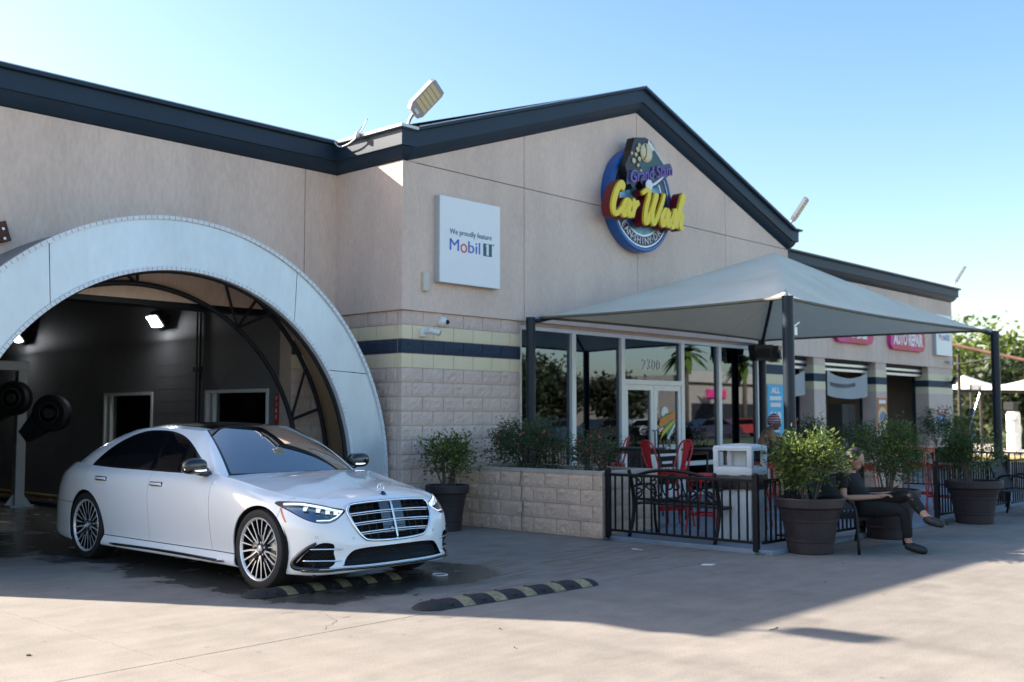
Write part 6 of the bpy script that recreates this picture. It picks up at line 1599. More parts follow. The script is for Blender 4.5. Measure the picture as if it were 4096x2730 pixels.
def potted(loc, label, Rp=.385, Hp=.62, H=.75, Rr=.42, seed=1, leaf=None, size=.055, n=1700, rings=True, asp=.42, bare=.3, group='shrubs in big resin pots'):
    t = thing('potted_shrub', label, 'potted plant', loc, R(seed*37), group)
    b = Rp*.62
    prof = [(0, 0), (b, 0), (b+.01, .012), (b+(Rp*.9-b)*.20, Hp*.20), (b+(Rp*.9-b)*.20+.008, Hp*.21), (b+(Rp*.9-b)*.24+.008, Hp*.25), (b+(Rp*.9-b)*.25, Hp*.26), (b+(Rp*.9-b)*.58, Hp*.56), (b+(Rp*.9-b)*.58+.008, Hp*.57), (b+(Rp*.9-b)*.64+.008, Hp*.62), (b+(Rp*.9-b)*.64, Hp*.63), (Rp*.90, Hp*.80), (Rp*.97, Hp*.82), (Rp*1.0, Hp*.84), (Rp*1.02, Hp*.98), (Rp, Hp), (Rp*.93, Hp), (Rp*.90, Hp*.93)]
    part('pot', MB().lathe(prof, 40), m_pot, t, ang=28)
    part('soil', MB().lathe([(Rp*.92, Hp*.90), (Rp*.5, Hp*.93), (0, Hp*.94)], 24), m_soil, t, smooth=True)
    shrub_parts(t, Hp*.94, H, Rr, seed, n, size, leaf, asp=asp, bare=bare)
    return t
potted((.30, -.62, 0), 'dark pot with a small leafy shrub by the block wall beside the car headlamp', .30, .62, .64, .25, 3, n=2200, group=None, bare=.25)
potted((1.48, -5.38, 0), 'big brown pot with a bright leafy shrub, nearest, at the fence corner', .395, .63, .72, .33, 5, n=3200, size=.062, bare=.28)
potted((3.52, -5.42, 0), 'big brown pot with feathery green shrub behind the man in black', .40, .62, .82, .38, 8, leaf=m_leafolive, n=5200, size=.055, asp=.28, bare=.30)
potted((6.22, -5.55, 0), 'big brown pot with drooping shrub beyond the walkway, right of the fence post', .40, .62, .66, .36, 11, leaf=m_leafolive, n=4800, size=.055, asp=.28, bare=.25)
potted((22.9, .75, 0), 'far dark pot with round shrub at the end pier of the repair bays', .32, .62, .95, .48, 14, n=1300, size=.07, group=None)
potted((21.2, .6, 0), 'far leafy shrub in a dark pot before the last repair bay', .34, .62, 1.15, .6, 15, n=1500, size=.07, leaf=m_leafolive, group=None)
def rose(loc, label, Rr, H, seed, n):
    t = thing('rose_bush', label, 'bush', loc, 0, 'rose bushes in the block planter'); P = shrub_parts(t, 0, H, Rr, seed, n, .044, m_leafrose, 14, .075, bare=.10, nclump=60)
    rg = np.random.default_rng(seed); mb = MB()
    idx = rg.choice(len(P), 26, replace=False)
    for i in idx:
        if P[i][2] > H*.35: ellipsoid(mb, tuple(P[i]+np.array([0, 0, .02])), (.018, .018, .016), None, 6)
    o = part('bloom', mb, m_bloom, t); o['kind'] = 'stuff'
rose((1.52, -1.00, .76), 'large dark rose bush with small red blooms in the near planter', .60, .66, 21, 6500)
rose((1.50, -2.22, .76), 'smaller rose bush at the outer end of the near planter', .28, .48, 24, 2000)
for k, (x, y, R_, h_) in enumerate(((9.0, -1.6, .34, .62), (9.2, -2.4, .30, .52), (9.5, -1.2, .3, .55))):
    t = thing('planter_shrub', ('tall', 'low', 'middle')[k]+' dark shrub growing in the far block planter', 'bush', (x, y, PT+.76), 0, 'shrubs in the far planter'); shrub_parts(t, 0, h_, R_, 40+k, 800, .055, m_leafrose, 7, .07, bare=.1)
# ------------------------------------------------------------------ posters and signs on the right half
def flat_sign(name, label, cat, x0, x1, z0, z1, y, m, th=.02, parts=(), group=None):
    t = thing(name, label, cat, ((x0+x1)/2, y, (z0+z1)/2), 0, group)
    part('board', MB().cbox((0, -th/2, 0), (x1-x0, th, z1-z0), ch=.002), m, t); return t
m_cyan = mat('poster_cyan', (.05, .50, .78), .5, var=.15, vscale=3)
t = flat_sign('price_poster', 'blue price poster reading $18 on the striped pier behind the post', 'poster', 10.16, 10.84, 1.16, 2.22, -.003, m_cyan, .012)
wall_text('ALL', 0, .40, .17, m_ink['white'], t, -.015, width=.38, bold=.01)
for k, (z, w) in enumerate(((.24, .50), (.10, .44))): part('print_line', MB().cbox((0, -.014, z), (w, .004, .085)), m_ink['white'], t)
wall_text('$18', -.02, -.20, .36, m_ink['white'], t, -.015, width=.50, bold=.018)
part('print_line', MB().cbox((0, -.014, -.45), (.4, .004, .03)), m_ink['white'], t)
m_pink = bpy.data.materials.new('pink_red_sign'); m_pink.use_nodes = True; nt = m_pink.node_tree
g_ = nt.nodes.new('ShaderNodeNewGeometry'); n_ = nt.nodes.new('ShaderNodeTexNoise'); n_.inputs['Scale'].default_value = .8; r_ = nt.nodes.new('ShaderNodeValToRGB')
r_.color_ramp.elements[0].color = (.62, .04, .05, 1); r_.color_ramp.elements[0].position = .4; r_.color_ramp.elements[1].color = (.75, .04, .30, 1); r_.color_ramp.elements[1].position = .62
nt.links.new(g_.outputs['Position'], n_.inputs['Vector']); nt.links.new(n_.outputs['Fac'], r_.inputs[0]); nt.links.new(r_.outputs[0], nt.nodes['Principled BSDF'].inputs['Base Color'])
def pill_sign(x0, x1, z0, z1, txt, label, wf=.86):
    t = thing('oval_sign', label, 'sign', ((x0+x1)/2, YW-.04, (z0+z1)/2), 0, 'pink lettered signs over the repair bays'); w, h = (x1-x0)/2, (z1-z0)/2; r = h*.75
    poly = []
    for cx_, cz_, a0 in ((w-r, h-r, 0), (-w+r, h-r, 90), (-w+r, -h+r, 180), (w-r, -h+r, 270)):
        poly += [(cx_+r*math.cos(R(a0+k*15)), cz_+r*math.sin(R(a0+k*15))) for k in range(7)]
    part('case', MB().prism(poly, 0, -.12), m_pink, t); wall_text(txt, 0, 0, (z1-z0)*.80, m_ink['white'], t, -.125, width=(x1-x0)*wf, bold=.02)
pill_sign(19.6, 22.05, 3.46, 4.08, 'AUTO REPAIR', 'pink oval sign reading AUTO REPAIR above the last repair bay')
pill_sign(16.2, 18.45, 3.50, 4.10, 'LUBE', 'pink oval sign partly hidden by the canopy edge above the middle bay', .6)
sg2 = thing('square_wall_sign', 'white square sign with blue lettering on the far end of the repair wing', 'sign', (23.6, YW-.04, 4.06))
part('case', MB().cbox((0, -.055, 0), (1.27, .11, 1.27), ch=.006), m_signside, sg2); part('face', MB().cbox((0, -.113, 0), (1.262, .006, 1.262), ch=.002), m_whitesign, sg2)
wall_text('We proudly feature', .004, .125, .112, m_ink['slate'], sg2, -.119, width=.882); wall_text('M', -.343, -.074, .250, m_ink['blue'], sg2, -.119, width=.187); wall_text('bil', .070, -.074, .250, m_ink['blue'], sg2, -.119, bold=.005, width=.250)
part('lettering', MB().lathe([(.045, 0), (.045, .004), (.068, .004), (.068, 0)], 28, (-.148, -.117, -.096), Matrix.Rotation(R(90), 4, 'X')), m_ink['red'], sg2); part('numeral_panel', MB().cbox((.355, -.118, -.067), (.185, .005, .19)), m_ink['green'], sg2); wall_text('1', .355, -.067, .24, m_ink['white'], sg2, -.1225, bold=.010)
m_porange = mat('poster_orange', (.62, .16, .05), .5, var=.3, vscale=4)
t = flat_sign('car_poster', 'orange poster with a picture of a car on the pier between two bays', 'poster', 18.93, 19.56, 1.12, 2.06, YW-.003, m_porange, .012)
part('picture', MB().lathe([(.30, 0), (.29, .004), (0, .004)], 32, (0, -.012, -.08), Matrix.Rotation(R(90), 4, 'X')), mat('poster_cream', (.75, .62, .30), .5), t)
part('car_picture', MB().prism([(-.24, -.16), (-.20, -.02), (-.08, .08), (.10, .10), (.20, .0), (.25, -.12), (.12, -.20)], -.017, -.020), mat('poster_car_blue', (.22, .24, .34), .4, var=.3, vscale=9), t)
part('print_line', MB().cbox((0, -.014, .36), (.45, .004, .10)), m_ink['white'], t); part('print_line', MB().cbox((0, -.014, -.41), (.50, .004, .06)), m_ink['white'], t)
t = flat_sign('inspection_sign', 'red over blue inspection sign with white state outline on the end pier', 'sign', 23.32, 23.94, 1.13, 1.58, YW-.003, mat('inspection_blue', (.02, .20, .55), .5), .015)
part('header', MB().cbox((0, -.009, .32), (.62, .018, .18)), mat('inspection_red', (.50, .04, .05), .5), t)
for z in (.355, .29): part('print_line', MB().cbox((0, -.020, z), (.46, .004, .035)), m_ink['white'], t)
part('state_outline', MB().prism([(-.20, .02), (-.06, .02), (-.06, .17), (.02, .17), (.02, .06), (.17, .04), (.18, -.06), (.06, -.18), (.03, -.20), (-.02, -.12), (-.08, -.10), (-.12, -.04)], -.016, -.019), m_ink['white'], t)
# cloth banners sagging in two bays
def banner(x0, x1, z0, z1, label):
    t = thing('cloth_banner', label, 'banner', ((x0+x1)/2, YW+.1, z0), 0, 'white cloth banners in the repair bays'); W = x1-x0
    rows = [[(u*W/2, .03*math.sin(7*u), (z1-z0)*(v)-.22*(1-u*u)*(.4+.6*v)+.0) for u in np.linspace(-1, 1, 15)] for v in np.linspace(0, 1, 6)]
    part('cloth', MB().sheet(rows), mat('banner_cloth'+str(len(MATS)), (.62, .64, .63), .8, transl=.3), t, smooth=True)
    part('print_band', MB().sheet([[(u*W/2*.6-.3, .03*math.sin(7*(u*.6-.2))-.012, .36-.16*(1-(u*.6)**2)+q) for u in np.linspace(-1, 1, 9)] for q in (0, .10)]), mat('banner_print'+str(len(MATS)), (.12, .12, .13), .8), t)
    for s_ in (-1, 1): part('cord', MB().tube([(s_*W/2, 0, z1-z0), (s_*(W/2+.1), .02, z1-z0+.08)], .008, 5), m_white, t)
banner(12.3, 14.95, 2.1, 2.72, 'white cloth banner in the first repair bay, half behind the front post'); banner(16.1, 18.6, 2.1, 2.78, 'white printed cloth banner sagging across the middle repair bay')
so = thing('added_strip_light', 'added strip light brightening the office behind the tunnel windows', 'light', (.1, 3.6, 3.05))  # unseen lamp, added to brighten the office behind the tunnel windows
part('tube', MB().cbox((0, 0, 0), (.10, 1.2, .04), ch=.01), mat('strip_glow', (1, 1, 1), .5, emit=(1, .96, .88), estr=9.0), so); part('housing', MB().box((-.08, -.65, .021), (.08, .65, .08)), m_white, so)
# repair bays: dark rooms, rolled doors, equipment
part('bay_back_wall', MB().box((11.2, 8.6, 0), (24.3, 8.8, 3.6)), mat('bay_navy_wall', (.012, .018, .030), .8, var=.2), bld)
part('bay_ceiling', MB().box((11.1, YW+.29, 3.4), (24.3, 8.8, 3.5)), m_dark, bld)
part('bay_side_wall', MB().box((11.1, YW+.46, 0), (11.3, 8.6, 3.4)), MATS['bay_navy_wall'], bld)
for x0, x1 in ((11.8, 15.2), (15.83, 18.89), (19.59, 22.65)):
    d = part('rolled_door', MB().box((x0+.02, YW+.20, 2.74), (x1-.02, YW+.38, 3.04)), mat('rolled_door_grey'+str(len(MATS)), (.10, .13, .16), .5), bld)
    for k in range(4): part('door_slat', MB().box((x0+.02, YW+.185, 2.75+.07*k), (x1-.02, YW+.199, 2.81+.07*k)), MATS['bay_navy_wall'] if k % 2 else m_steel, d)
    part('door_track', MB().box((x0+.01, YW+.40, 0), (x0+.07, YW+.46, 2.74)), m_post, d); part('door_track', MB().box((x1-.07, YW+.40, 0), (x1-.01, YW+.46, 2.74)), m_post, d)
part('bay_floor', MB().box((11.3, YW+.2, 0), (24.3, 8.6, .015)), mat('bay_floor_grey', (.07, .07, .07), .5, var=.2), bld)
tc = thing('tool_chest', 'red tool chest with a domed blue cover inside the middle repair bay', 'tool chest', (17.3, 3.4, .02))
part('cabinet', MB().cbox((0, 0, .55), (1.3, .6, 1.1), ch=.02), m_red, tc); part('sloped_lid', MB().prism([(-.65, 1.1), (.65, 1.1), (.65, 1.5), (-.1, 1.5)], -.3, .3), m_red, tc); part('cover', MB().lathe([(.45, 1.5), (.3, 1.62), (0, 1.68)], 16), m_sblue, tc, smooth=True)
for z in (.3, .55, .8): part('drawer_pull', MB().cbox((0, -.31, z), (1.1, .02, .02)), m_steel, tc)
for z in (1.18, 1.26): part('print_line', MB().cbox((.2, -.303, z), (.7, .004, .04)), m_white, tc)
cb = thing('steel_cabinet', 'grey steel cabinet inside the last repair bay', 'cabinet', (22.0, 4.0, .02))
part('case', MB().cbox((0, 0, .95), (.9, .5, 1.9), ch=.01), mat('cabinet_grey', (.24, .23, .22), .5), cb); part('door_seam', MB().box((-.004, -.254, .1), (.004, -.251, 1.85)), m_dark, cb); part('handle', MB().cbox((.06, -.26, 1.0), (.03, .02, .14)), m_steel, cb)
gb = thing('green_board', 'tall narrow green board in the last repair bay', 'board', (22.2, 2.9, .4)); part('board', MB().cbox((0, 0, .55), (.3, .05, 1.1), ch=.01), mat('board_green', (.02, .22, .07), .5), gb); part('stand', MB().box((-.15, -.02, -.38), (.15, .02, 0)), m_dark, gb)
ps = thing('pipe_riser', 'grey vertical pipe inside the last repair bay', 'pipe', (21.6, 5.0, 0)); part('pipe', MB().cyl((0, 0, 0), (0, 0, 3.4), .06), m_steel, ps); part('collar', MB().cyl((0, 0, 2.0), (0, 0, 2.1), .08), m_steel, ps)
wc = thing('wall_floodlight', 'small black floodlight on the cream stripe of the end pier', 'light', (24.35, YW, 2.62)); part('head', MB().cbox((-.1, -.2, .05), (.22, .12, .26), Matrix.Rotation(R(25), 4, 'X'), ch=.02), m_blk, wc); part('arm', MB().tube([(-.1, 0, 0), (-.1, -.14, .02)], .02, 6), m_blk, wc)
for k, x in enumerate((23.95, 24.25)):
    t = thing('bullet_camera', ('left', 'right')[k]+' one of two small cameras under the far square sign', 'camera', (x, YW-.04, 3.24)); part('base', MB().cyl((0, 0, 0), (0, -.03, 0), .05, 12), m_white, t); part('barrel', MB().tube([(0, -.03, 0), (.02, -.16, -.03)], .04, 12), m_steel, t)
vp = thing('water_bottle', 'small blue and white bottle on the patio floor beside the big pot', 'bottle', (5.3, -3.4, PT)); part('bottle', MB().lathe([(0, 0), (.035, 0), (.036, .16), (.015, .20), (.015, .22), (0, .22)], 14), mat('bottle_blue', (.25, .50, .68), .3), vp, smooth=True); part('cap', MB().cyl((0, 0, .22), (0, 0, .245), .017, 12), m_white, vp)

# ------------------------------------------------------------------ writing on the shop glass
num = thing('house_number', 'white number 2300 on the glass above the shop door', 'number', (6.15, SY-.004, 2.48))
for k_, ch_ in enumerate('2300'): wall_text(ch_, -.225+.15*k_, 0, .27, m_ink['white'], num, -.004, name='digit')
op_ = thing('open_sign', 'red LED sign reading OPEN inside the glass over the door', 'sign', (6.15, SY+.10, 2.70))
part('case', MB().cbox((0, .02, 0), (.50, .03, .22), ch=.005), m_dark, op_)
for k_, ch_ in enumerate('OPEN'): wall_text(ch_, -.165+.11*k_, 0, .15, mat('open_led'+ch_, (.3, .01, .01), .4, emit=(1, .03, .03), estr=1.6), op_, -.004, name='letter')
dg_ = thing('door_decal', 'orange and green crest sticker with white phone number on the right shop door', 'sticker', (6.60, SY-.016, 1.40))
m_dor = mat('decal_orange', (.75, .28, .03), .5); m_dye = mat('decal_yellow', (.75, .55, .04), .5); m_dgr = mat('decal_green', (.03, .30, .14), .5)
part('ball', MB().lathe([(.11, 0), (.11, .002), (0, .002)], 24, (-.06, 0, .22), Matrix.Rotation(R(90), 4, 'X')), m_ink['white'], dg_)
part('field', MB().prism([(-.16, .14), (.02, .22), (.22, -.02), (.02, -.26)], -.003, -.004), m_dgr, dg_)
part('ribbon', MB().prism([(-.26, -.02), (-.22, .10), (.26, .24), (.27, .14), (-.18, -.06)], -.005, -.006), m_dor, dg_); part('ribbon', MB().prism([(-.22, -.28), (-.14, -.12), (.25, .10), (.22, .02), (-.12, -.20)], -.0055, -.0065), m_dye, dg_); part('bat', MB().prism([(.0, -.26), (.05, -.28), (.27, -.02), (.25, .02)], -.005, -.006), m_ink['white'], dg_)
wall_text('281-316-1880', 0, -.42, .13, m_ink['white'], dg_, -.004, width=.56, bold=.004, name='phone_number')
for z, w in ((-.56, .58), (-.70, .32)): part('print_line', MB().cbox((0, -.003, z), (w, .003, .045)), m_ink['white'], dg_)
for k_ in range(5): part('icon', MB().cbox((-.22+.11*k_, -.003, -.84), (.085, .003, .10)), m_ink['white'], dg_)
# small wall clutter and weeds
rb = thing('rusty_bracket', 'rusty bolted steel bracket on the wash wing wall at the left edge', 'bracket', (-4.98, 1.40, 3.66))
part('plate', MB().cbox((0, -.02, 0), (.26, .06, .24), Matrix.Rotation(R(-18), 4, 'Y'), ch=.01), mat('rust_brown', (.12, .045, .03), .8, var=.4, vscale=14), rb)
for x_, z_ in ((.05, .05), (.07, -.06), (-.05, .02)): part('bolt', MB().cyl((x_, -.05, z_), (x_, -.075, z_), .018, 8), m_steel, rb)
bb_ = thing('wall_bracket', 'tiny grey bracket on the wash wing wall just above the arch', 'bracket', (-1.52, YW-.035, 3.95)); part('plate', MB().cbox((0, -.02, 0), (.05, .04, .09), ch=.005), m_steel, bb_); part('hook', MB().tube([(-.03, -.04, .03), (-.03, -.06, -.05)], .008, 6), m_dark, bb_)
def weeds(loc, label, seed, n=70, r_=.10, h_=.12):
    t = thing('weed_tuft', label, 'weed', loc, 0, 'weeds in the paving joints'); rg = np.random.default_rng(seed); mb = MB()
    for k_ in range(n):
        p = np.array([rg.normal()*r_*.5, rg.normal()*r_*.5, 0]); q = p+np.array([rg.normal()*.03, rg.normal()*.03, h_*rg.uniform(.4, 1)]); w = np.array([.004, .003, 0]); mb.add([tuple(p-w), tuple(p+w), tuple(q)], [(0, 1, 2)])
    part('blades', mb, m_leafolive, t, fix=False)['kind'] = 'stuff'
weeds((.86, -2.92, 0), 'small weed tuft at the foot of the fence post by the planter', 1); weeds((5.66, -5.32, 0), 'small weed tuft at the foot of the fence post right of the gap', 2, 50); weeds((.88, -5.06, 0), 'thin weed tuft at the outer fence corner', 3, 30, .06, .07)
rg = np.random.default_rng(77)
for k_ in range(9):
    x_, y_ = rg.uniform(-6, 1.0), rg.uniform(-8.2, -5.2); a_ = rg.uniform(0, 6); L_ = rg.uniform(.02, .045)
    o_ = single('fallen_leaf', MB().add([(0, 0, .004), (L_*.5, L_*.25, .012), (L_, 0, .005), (L_*.5, -L_*.25, .010)], [(0, 1, 2, 3)]), mat('dead_leaf'+str(k_), (.12+.05*rg.random(), .075, .04), .8), 'one of the tiny dry leaves scattered on the concrete', 'leaf', (x_, y_, 0), a_, 'dry leaves scattered on the concrete')
# ------------------------------------------------------------------ trees
m_bark = mat('bark', (.09, .065, .05), .95, var=.35, vscale=5, bump=.5, bscale=18, stretch=(1, 1, .25))
m_ltree = leaf_mat('sunlit_tree_leaf', (.12, .175, .03), (.25, .29, .05), .4); m_dtree = leaf_mat('dark_tree_leaf', (.030, .050, .018), (.07, .09, .028), .4); m_rtree = leaf_mat('reddish_tree_leaf', (.038, .045, .020), (.07, .07, .03), .4)
def tree(loc, label, H, Rr, seed, leaf, n=5200, size=.36, trunk=.2, ch0=.30, group=None, name='tree', zs=1.0):
    t = thing(name, label, 'tree', loc, 0, group); rg = np.random.default_rng(seed); tk_ = MB(); cl = []
    top = np.array([rg.normal()*.3, rg.normal()*.3, H*.62]); tk_.tube([tuple(p) for p in catmull([(0, 0, -.1), (rg.normal()*.15, rg.normal()*.15, H*.25), tuple(top)], 5)], [trunk*(1-.06*i) for i in range(11)], 8)
    for k in range(13):
        a = rg.uniform(0, 2*math.pi); f = rg.uniform(.35, 1); b0 = top*f; e = np.array([Rr*rg.uniform(.45, .95)*math.cos(a), Rr*rg.uniform(.45, .95)*math.sin(a), H*rg.uniform(ch0+.12, .92)])
        tk_.tube([tuple(p) for p in catmull([tuple(b0), tuple(b0*.5+e*.5+np.array([0, 0, H*.05])), tuple(e)], 4)], [trunk*.42*(1-.095*i) for i in range(9)], 6, cap=False); cl += [e, b0*.35+e*.65]
    for k in range(46):
        v = rg.normal(size=3); v /= np.linalg.norm(v); r = rg.uniform(.55, 1.0)
        cl.append(np.array([Rr*v[0]*r, Rr*v[1]*r, H*(ch0+1)/2+H*(1-ch0)/2*v[2]*r*zs]))
    cl = np.array(cl); P = crown_pts(n, rg, cl, Rr*.15); mb = MB(); leaves(mb, P, size, rg, .1, None, .6)
    part('trunk', tk_, m_bark, t, smooth=True); part('crown', mb, leaf, t, fix=False); return t
# behind the vacuum bays, right edge of the picture
BT = [(58, 12.5, 6.8, 4.2, 'tall sunlit yellow-green tree at the right edge of the picture'), (60, 4.5, 7.6, 5.0, 'tallest sunlit tree cut by the right edge'), (52, 17.5, 5.6, 3.4, 'sunlit tree showing just right of the repair wing corner'), (66, 20, 6.6, 4.4, 'pale sunlit tree further back between post and wing'), (50, 7.5, 4.6, 3.2, 'lower leafy tree behind the vacuum machine')]
for k, (x, y, h, r_, lab) in enumerate(BT): tree((x, y, 0), lab, h, r_, 100+k, m_ltree if k < 4 else m_dtree, 5200, .42, .25, .18, 'trees behind the vacuum bays')
for k in range(5):
    tree((54+3.2*k, 24-5.5*k, 0), ['first', 'second', 'third', 'fourth', 'fifth'][k]+' dark undergrowth thicket from the left under the far trees', 3.4, 3.4, 130+k, m_dtree, 2600, .42, .12, .02, 'dark thickets under the far trees', 'thicket')
# hedge, vacuum machine, lawn kerb
def hedge(loc, L, W, H, label, seed):
    t = thing('clipped_hedge', label, 'hedge', loc, R(-25)); rg = np.random.default_rng(seed); n = 2400
    P = np.stack([rg.uniform(-L/2, L/2, n), rg.uniform(-W/2, W/2, n), rg.uniform(.05, H, n)], -1); mb = MB(); leaves(mb, P, .14, rg, .3, None, .6)
    part('foliage', mb, leaf_mat('hedge_leaf'+str(seed), (.07, .12, .02), (.16, .22, .04)), t, fix=False); part('core', MB().cbox((0, 0, H*.46), (L*.93, W*.86, H*.9), ch=.1), m_dtree, t)
hedge((44.5, 5.4, 0), 3.0, 1.2, .85, 'low clipped green hedge on the far lawn left of the vacuum machine', 9)
vm = thing('vacuum_machine', 'white cylindrical vacuum machine on a pale plinth at the right edge', 'vacuum', (36.4, 3.4, 0))
part('plinth', MB().cbox((0, 0, .06), (1.6, 1.6, .12), ch=.01), m_pale, vm); part('drum', MB().lathe([(.0, .12), (.27, .12), (.27, .78), (.24, .82), (.24, .9), (.27, .94), (.27, 1.62), (.22, 1.72), (0, 1.74)], 28), m_white, vm, ang=30)
part('dome', MB().lathe([(.20, 0), (.20, .12), (.12, .22), (0, .24)], 20, (-.30, -.12, 1.42)), m_white, vm, smooth=True); part('hose', MB().tube([tuple(p) for p in catmull([(.27, 0, 1.3), (.6, -.1, 1.1), (.7, 0, .6), (.5, .1, .3)], 6)], .04, 8), m_steel, vm, smooth=True); part('sign_box', MB().cbox((.05, .1, 1.95), (.5, .4, .35), ch=.03), m_dark, vm)
mb = MB(); mb.cbox((0, 0, .06), (.22, 26, .14), ch=.03)
single('lawn_kerb', mb, mat('yellowed_kerb', (.42, .30, .12), .8, var=.2), 'worn yellow kerb along the far lawn edge', 'kerb', (31.4, -6, -.03))
# vacuum-bay shade structure: posts, beams, white cloth roofs
vs = thing('vacuum_bay_frame', 'rusty beamed post frame of the vacuum bays right of the building', 'frame', (28.7, 2.2, 0))
m_rust = mat('rusty_beam', (.12, .055, .035), .8, var=.35, vscale=3)
m_oldpost = mat('dark_brown_post', (.035, .028, .025), .6, var=.2)
V = {'a': (.12, .6), 'b': (-.06, -.67), 'c': (5.5, 3.2), 'd': (5.0, -3.2)}
for k_, (x, y) in V.items(): part('post', MB().cyl((x, y, 0), (x, y, 3.75), .06, 14), m_oldpost, vs)
part('beam', MB().tube([(.3, 2.2, 4.25), (0, .74, 4.09), (-.42, -1.77, 3.44), (-.6, -4, 2.9)], .06, 8), m_rust, vs); part('beam', MB().tube([(-.1, 1.2, 3.3), (V['b'][0], V['b'][1], 3.55)], .028, 8), m_oldpost, vs)
part('beam', MB().tube([(.2, 2.6, 2.49), (3.8, -.44, 2.46), (7, -4, 2.46)], .06, 8), m_oldpost, vs)
m_tent = mat('white_tent_cloth', (.78, .76, .72), .7, transl=.3)
def tent(loc, hx_, hy_, z0, rise, label):
    t = thing('tent_canopy', label, 'canopy', loc, R(-20), 'white tent roofs over the vacuum bays'); c = [(-hx_, -hy_, z0), (hx_, -hy_, z0), (hx_, hy_, z0), (-hx_, hy_, z0)]
    for k in range(4):
        a, b = Vector(c[k]), Vector(c[(k+1) % 4]); rows = []
        for v in np.linspace(0, 1, 8):
            p, q = a.lerp(Vector((0, 0, z0+rise)), v), b.lerp(Vector((0, 0, z0+rise)), v); rows.append([tuple(p.lerp(q, u)+Vector((0, 0, -.25*math.sin(math.pi*v)*(1-v*.3)))) for u in np.linspace(0, 1, 7)])
        part('roof_panel', MB().sheet(rows), m_tent, t, smooth=True); part('valance', MB().sheet([[tuple(a), tuple(b)], [tuple(a-Vector((0, 0, .18))), tuple(b-Vector((0, 0, .18)))]]), m_tent, t)
        part('post', MB().cyl((c[k][0], c[k][1], 0), (c[k][0], c[k][1], z0), .05, 8), m_oldpost, t)
tent((36.2, .9, 0), 2.5, 2.5, 2.72, 1.05, 'white tent roof over the vacuum bay at the right edge'); tent((43.6, 7.9, 0), 2.0, 2.0, 3.0, .55, 'smaller looking white tent roof just right of the building corner')
fl = thing('feather_flag', 'dark blue feather flag leaning beside the far end of the building', 'flag', (27.85, 2.36, 0), R(-47))
part('pole', MB().tube([(0, 0, 0), (.25, 0, 1.2), (.62, 0, 2.35)], .02, 6), m_steel, fl); part('cloth', MB().sheet([[(.02+.24*v, .0, .45+.75*v*1.0+.6*v), (.28+.27*v-.18*v*v, .02, .40+1.45*v)] for v in np.linspace(0, 1, 8)]), mat('flag_blue', (.02, .04, .16), .8, var=.4, vscale=6), fl, smooth=True)

# ------------------------------------------------------------------ across the road: what the shop glass mirrors
AL = [(38, -34, 5.6, 3.6, m_dtree, 'broad dark oak across the road, mirrored in the left window'), (45.5, -37, 5.0, 3.0, m_rtree, 'reddish round tree across the road, mirrored beside the oak'), (50, -34, 4.2, 2.2, m_rtree, 'small reddish tree across the road, mirrored left of the door'), (32, -40, 4.8, 3.0, m_dtree, 'dark tree across the road at the edge of the mirrored row'), (58, -52, 6.0, 4.0, m_dtree, 'far dark tree behind the mirrored roadside sign'), (66, -56, 6.4, 4.2, m_dtree, 'far dark tree behind the mirrored shop')]
for k, (x, y, h, r_, lf, lab) in enumerate(AL): tree((x, y, 0), lab, h, r_, 200+k, lf, 3400, .42, .22, .3, 'trees across the road')
def palm(loc, H, seed, label):
    t = thing('palm_tree', label, 'palm', loc, 0, 'palms across the road'); rg = np.random.default_rng(seed)
    part('trunk', MB().tube([(0, 0, -.1), (.1, 0, H*.5), (.05, .1, H)], [.26, .2, .17], 10), m_bark, t, smooth=True)
    for k in range(26):
        a = rg.uniform(0, 6.28); el_ = rg.uniform(-.5, 1.2); L = 1.9; pts = []
        for q in np.linspace(0, 1, 7): pts.append(np.array([math.cos(a)*L*q*math.cos(el_*(1-q*.4)), math.sin(a)*L*q*math.cos(el_*(1-q*.4)), H+L*q*math.sin(el_)-1.1*q*q]))
        sd = np.array([-math.sin(a), math.cos(a), 0]); rows = [[tuple(p-sd*w), tuple(p+np.array([0, 0, .06])), tuple(p+sd*w)] for p, w in zip(pts, (.04, .22, .32, .34, .28, .18, .03))]
        part('frond', MB().sheet(rows), m_ltree if k % 2 else m_dtree, t)
palm((60.5, -35, 0), 6.4, 3, 'palm across the road mirrored above the shop door'); palm((71, -36, 0), 6.0, 5, 'palm across the road mirrored in the right window')
sb = thing('strip_shop', 'tan strip mall shop across the road, mirrored in the right window', 'building', (84, -50, 0))
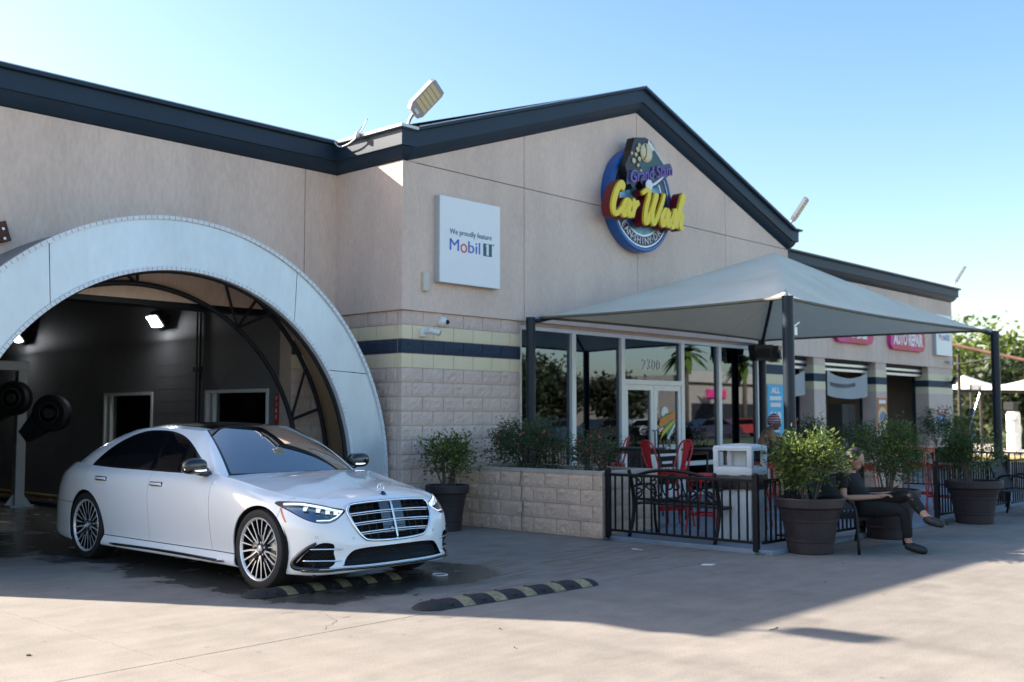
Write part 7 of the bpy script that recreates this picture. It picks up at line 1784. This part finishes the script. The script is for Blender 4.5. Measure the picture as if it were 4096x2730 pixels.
part('wall', MB().box((-14, -6, 0), (22, 8, 5.2)), mat('strip_wall', (.36, .30, .26), .85, var=.1), sb); part('parapet', MB().box((-14.3, 8.0, 4.6), (22.3, 8.4, 5.6)), mat('strip_parapet', (.42, .37, .32), .85), sb); part('shopfront', MB().box((-12, 8.01, .3), (20, 8.06, 2.7)), m_dark, sb)
for k, x in enumerate((-8, 2, 11)): part('shop_letters', MB().cbox((x, 8.15, 3.6), (3.2, .2, .8), ch=.05), (m_pink, m_red, MATS['poster_orange'])[k], sb)
rd_ = thing('roadside_sign', 'white panel sign on two legs across the road, mirrored beside the door', 'sign', (53.5, -33, 0), R(150))
part('panel', MB().cbox((0, 0, 2.7), (2.6, .2, 2.0), ch=.02), m_whitesign, rd_)
for s_ in (-1, 1): part('leg', MB().cyl((s_*1.0, 0, 0), (s_*1.0, 0, 1.7), .08, 8), m_steel, rd_)
for k, z in enumerate((3.3, 2.8, 2.2)): part('print_line', MB().cbox((0, .105, z), (2.0, .01, .3)), (MATS['poster_orange'], m_dark, m_red)[k], rd_)
def far_car(loc, rz, col, label):
    t = thing('parked_car', label, 'car', loc, rz, 'cars parked across the road'); cm = mat('far_paint'+str(len(MATS)), col, .3, coat=1)
    prof_ = [(-2.2, .35), (-2.25, .7), (-1.5, .9), (-.9, 1.35), (.5, 1.42), (1.3, 1.0), (2.1, .85), (2.25, .5), (2.2, .3)]
    part('body', MB().prism(prof_, -.85, .85), cm, t); part('glass', MB().prism([(-1.35, .92), (-.85, 1.30), (.45, 1.36), (1.15, 1.0)], -.86, .86), m_tint, t)
    for x in (-1.4, 1.4):
        for y in (-.8, .8): part('wheel', MB().lathe([(.0, -.1), (.3, -.1), (.32, 0), (.3, .1), (0, .1)], 20, (x, y, .32), Matrix.Rotation(R(90), 4, 'X')), m_tyre, t)
for k, (x, y, c_) in enumerate(((38, -29.5, (.03, .05, .09)), (43.5, -29.8, (.02, .02, .02)), (48, -30.5, (.45, .46, .48)), (56, -30, (.03, .03, .05)), (62, -31, (.30, .03, .03)))):
    far_car((x, y, -.04), R(8*k), c_, ('dark blue', 'black', 'silver', 'near-black', 'red')[k]+' car across the road, mirrored low in the shop glass')
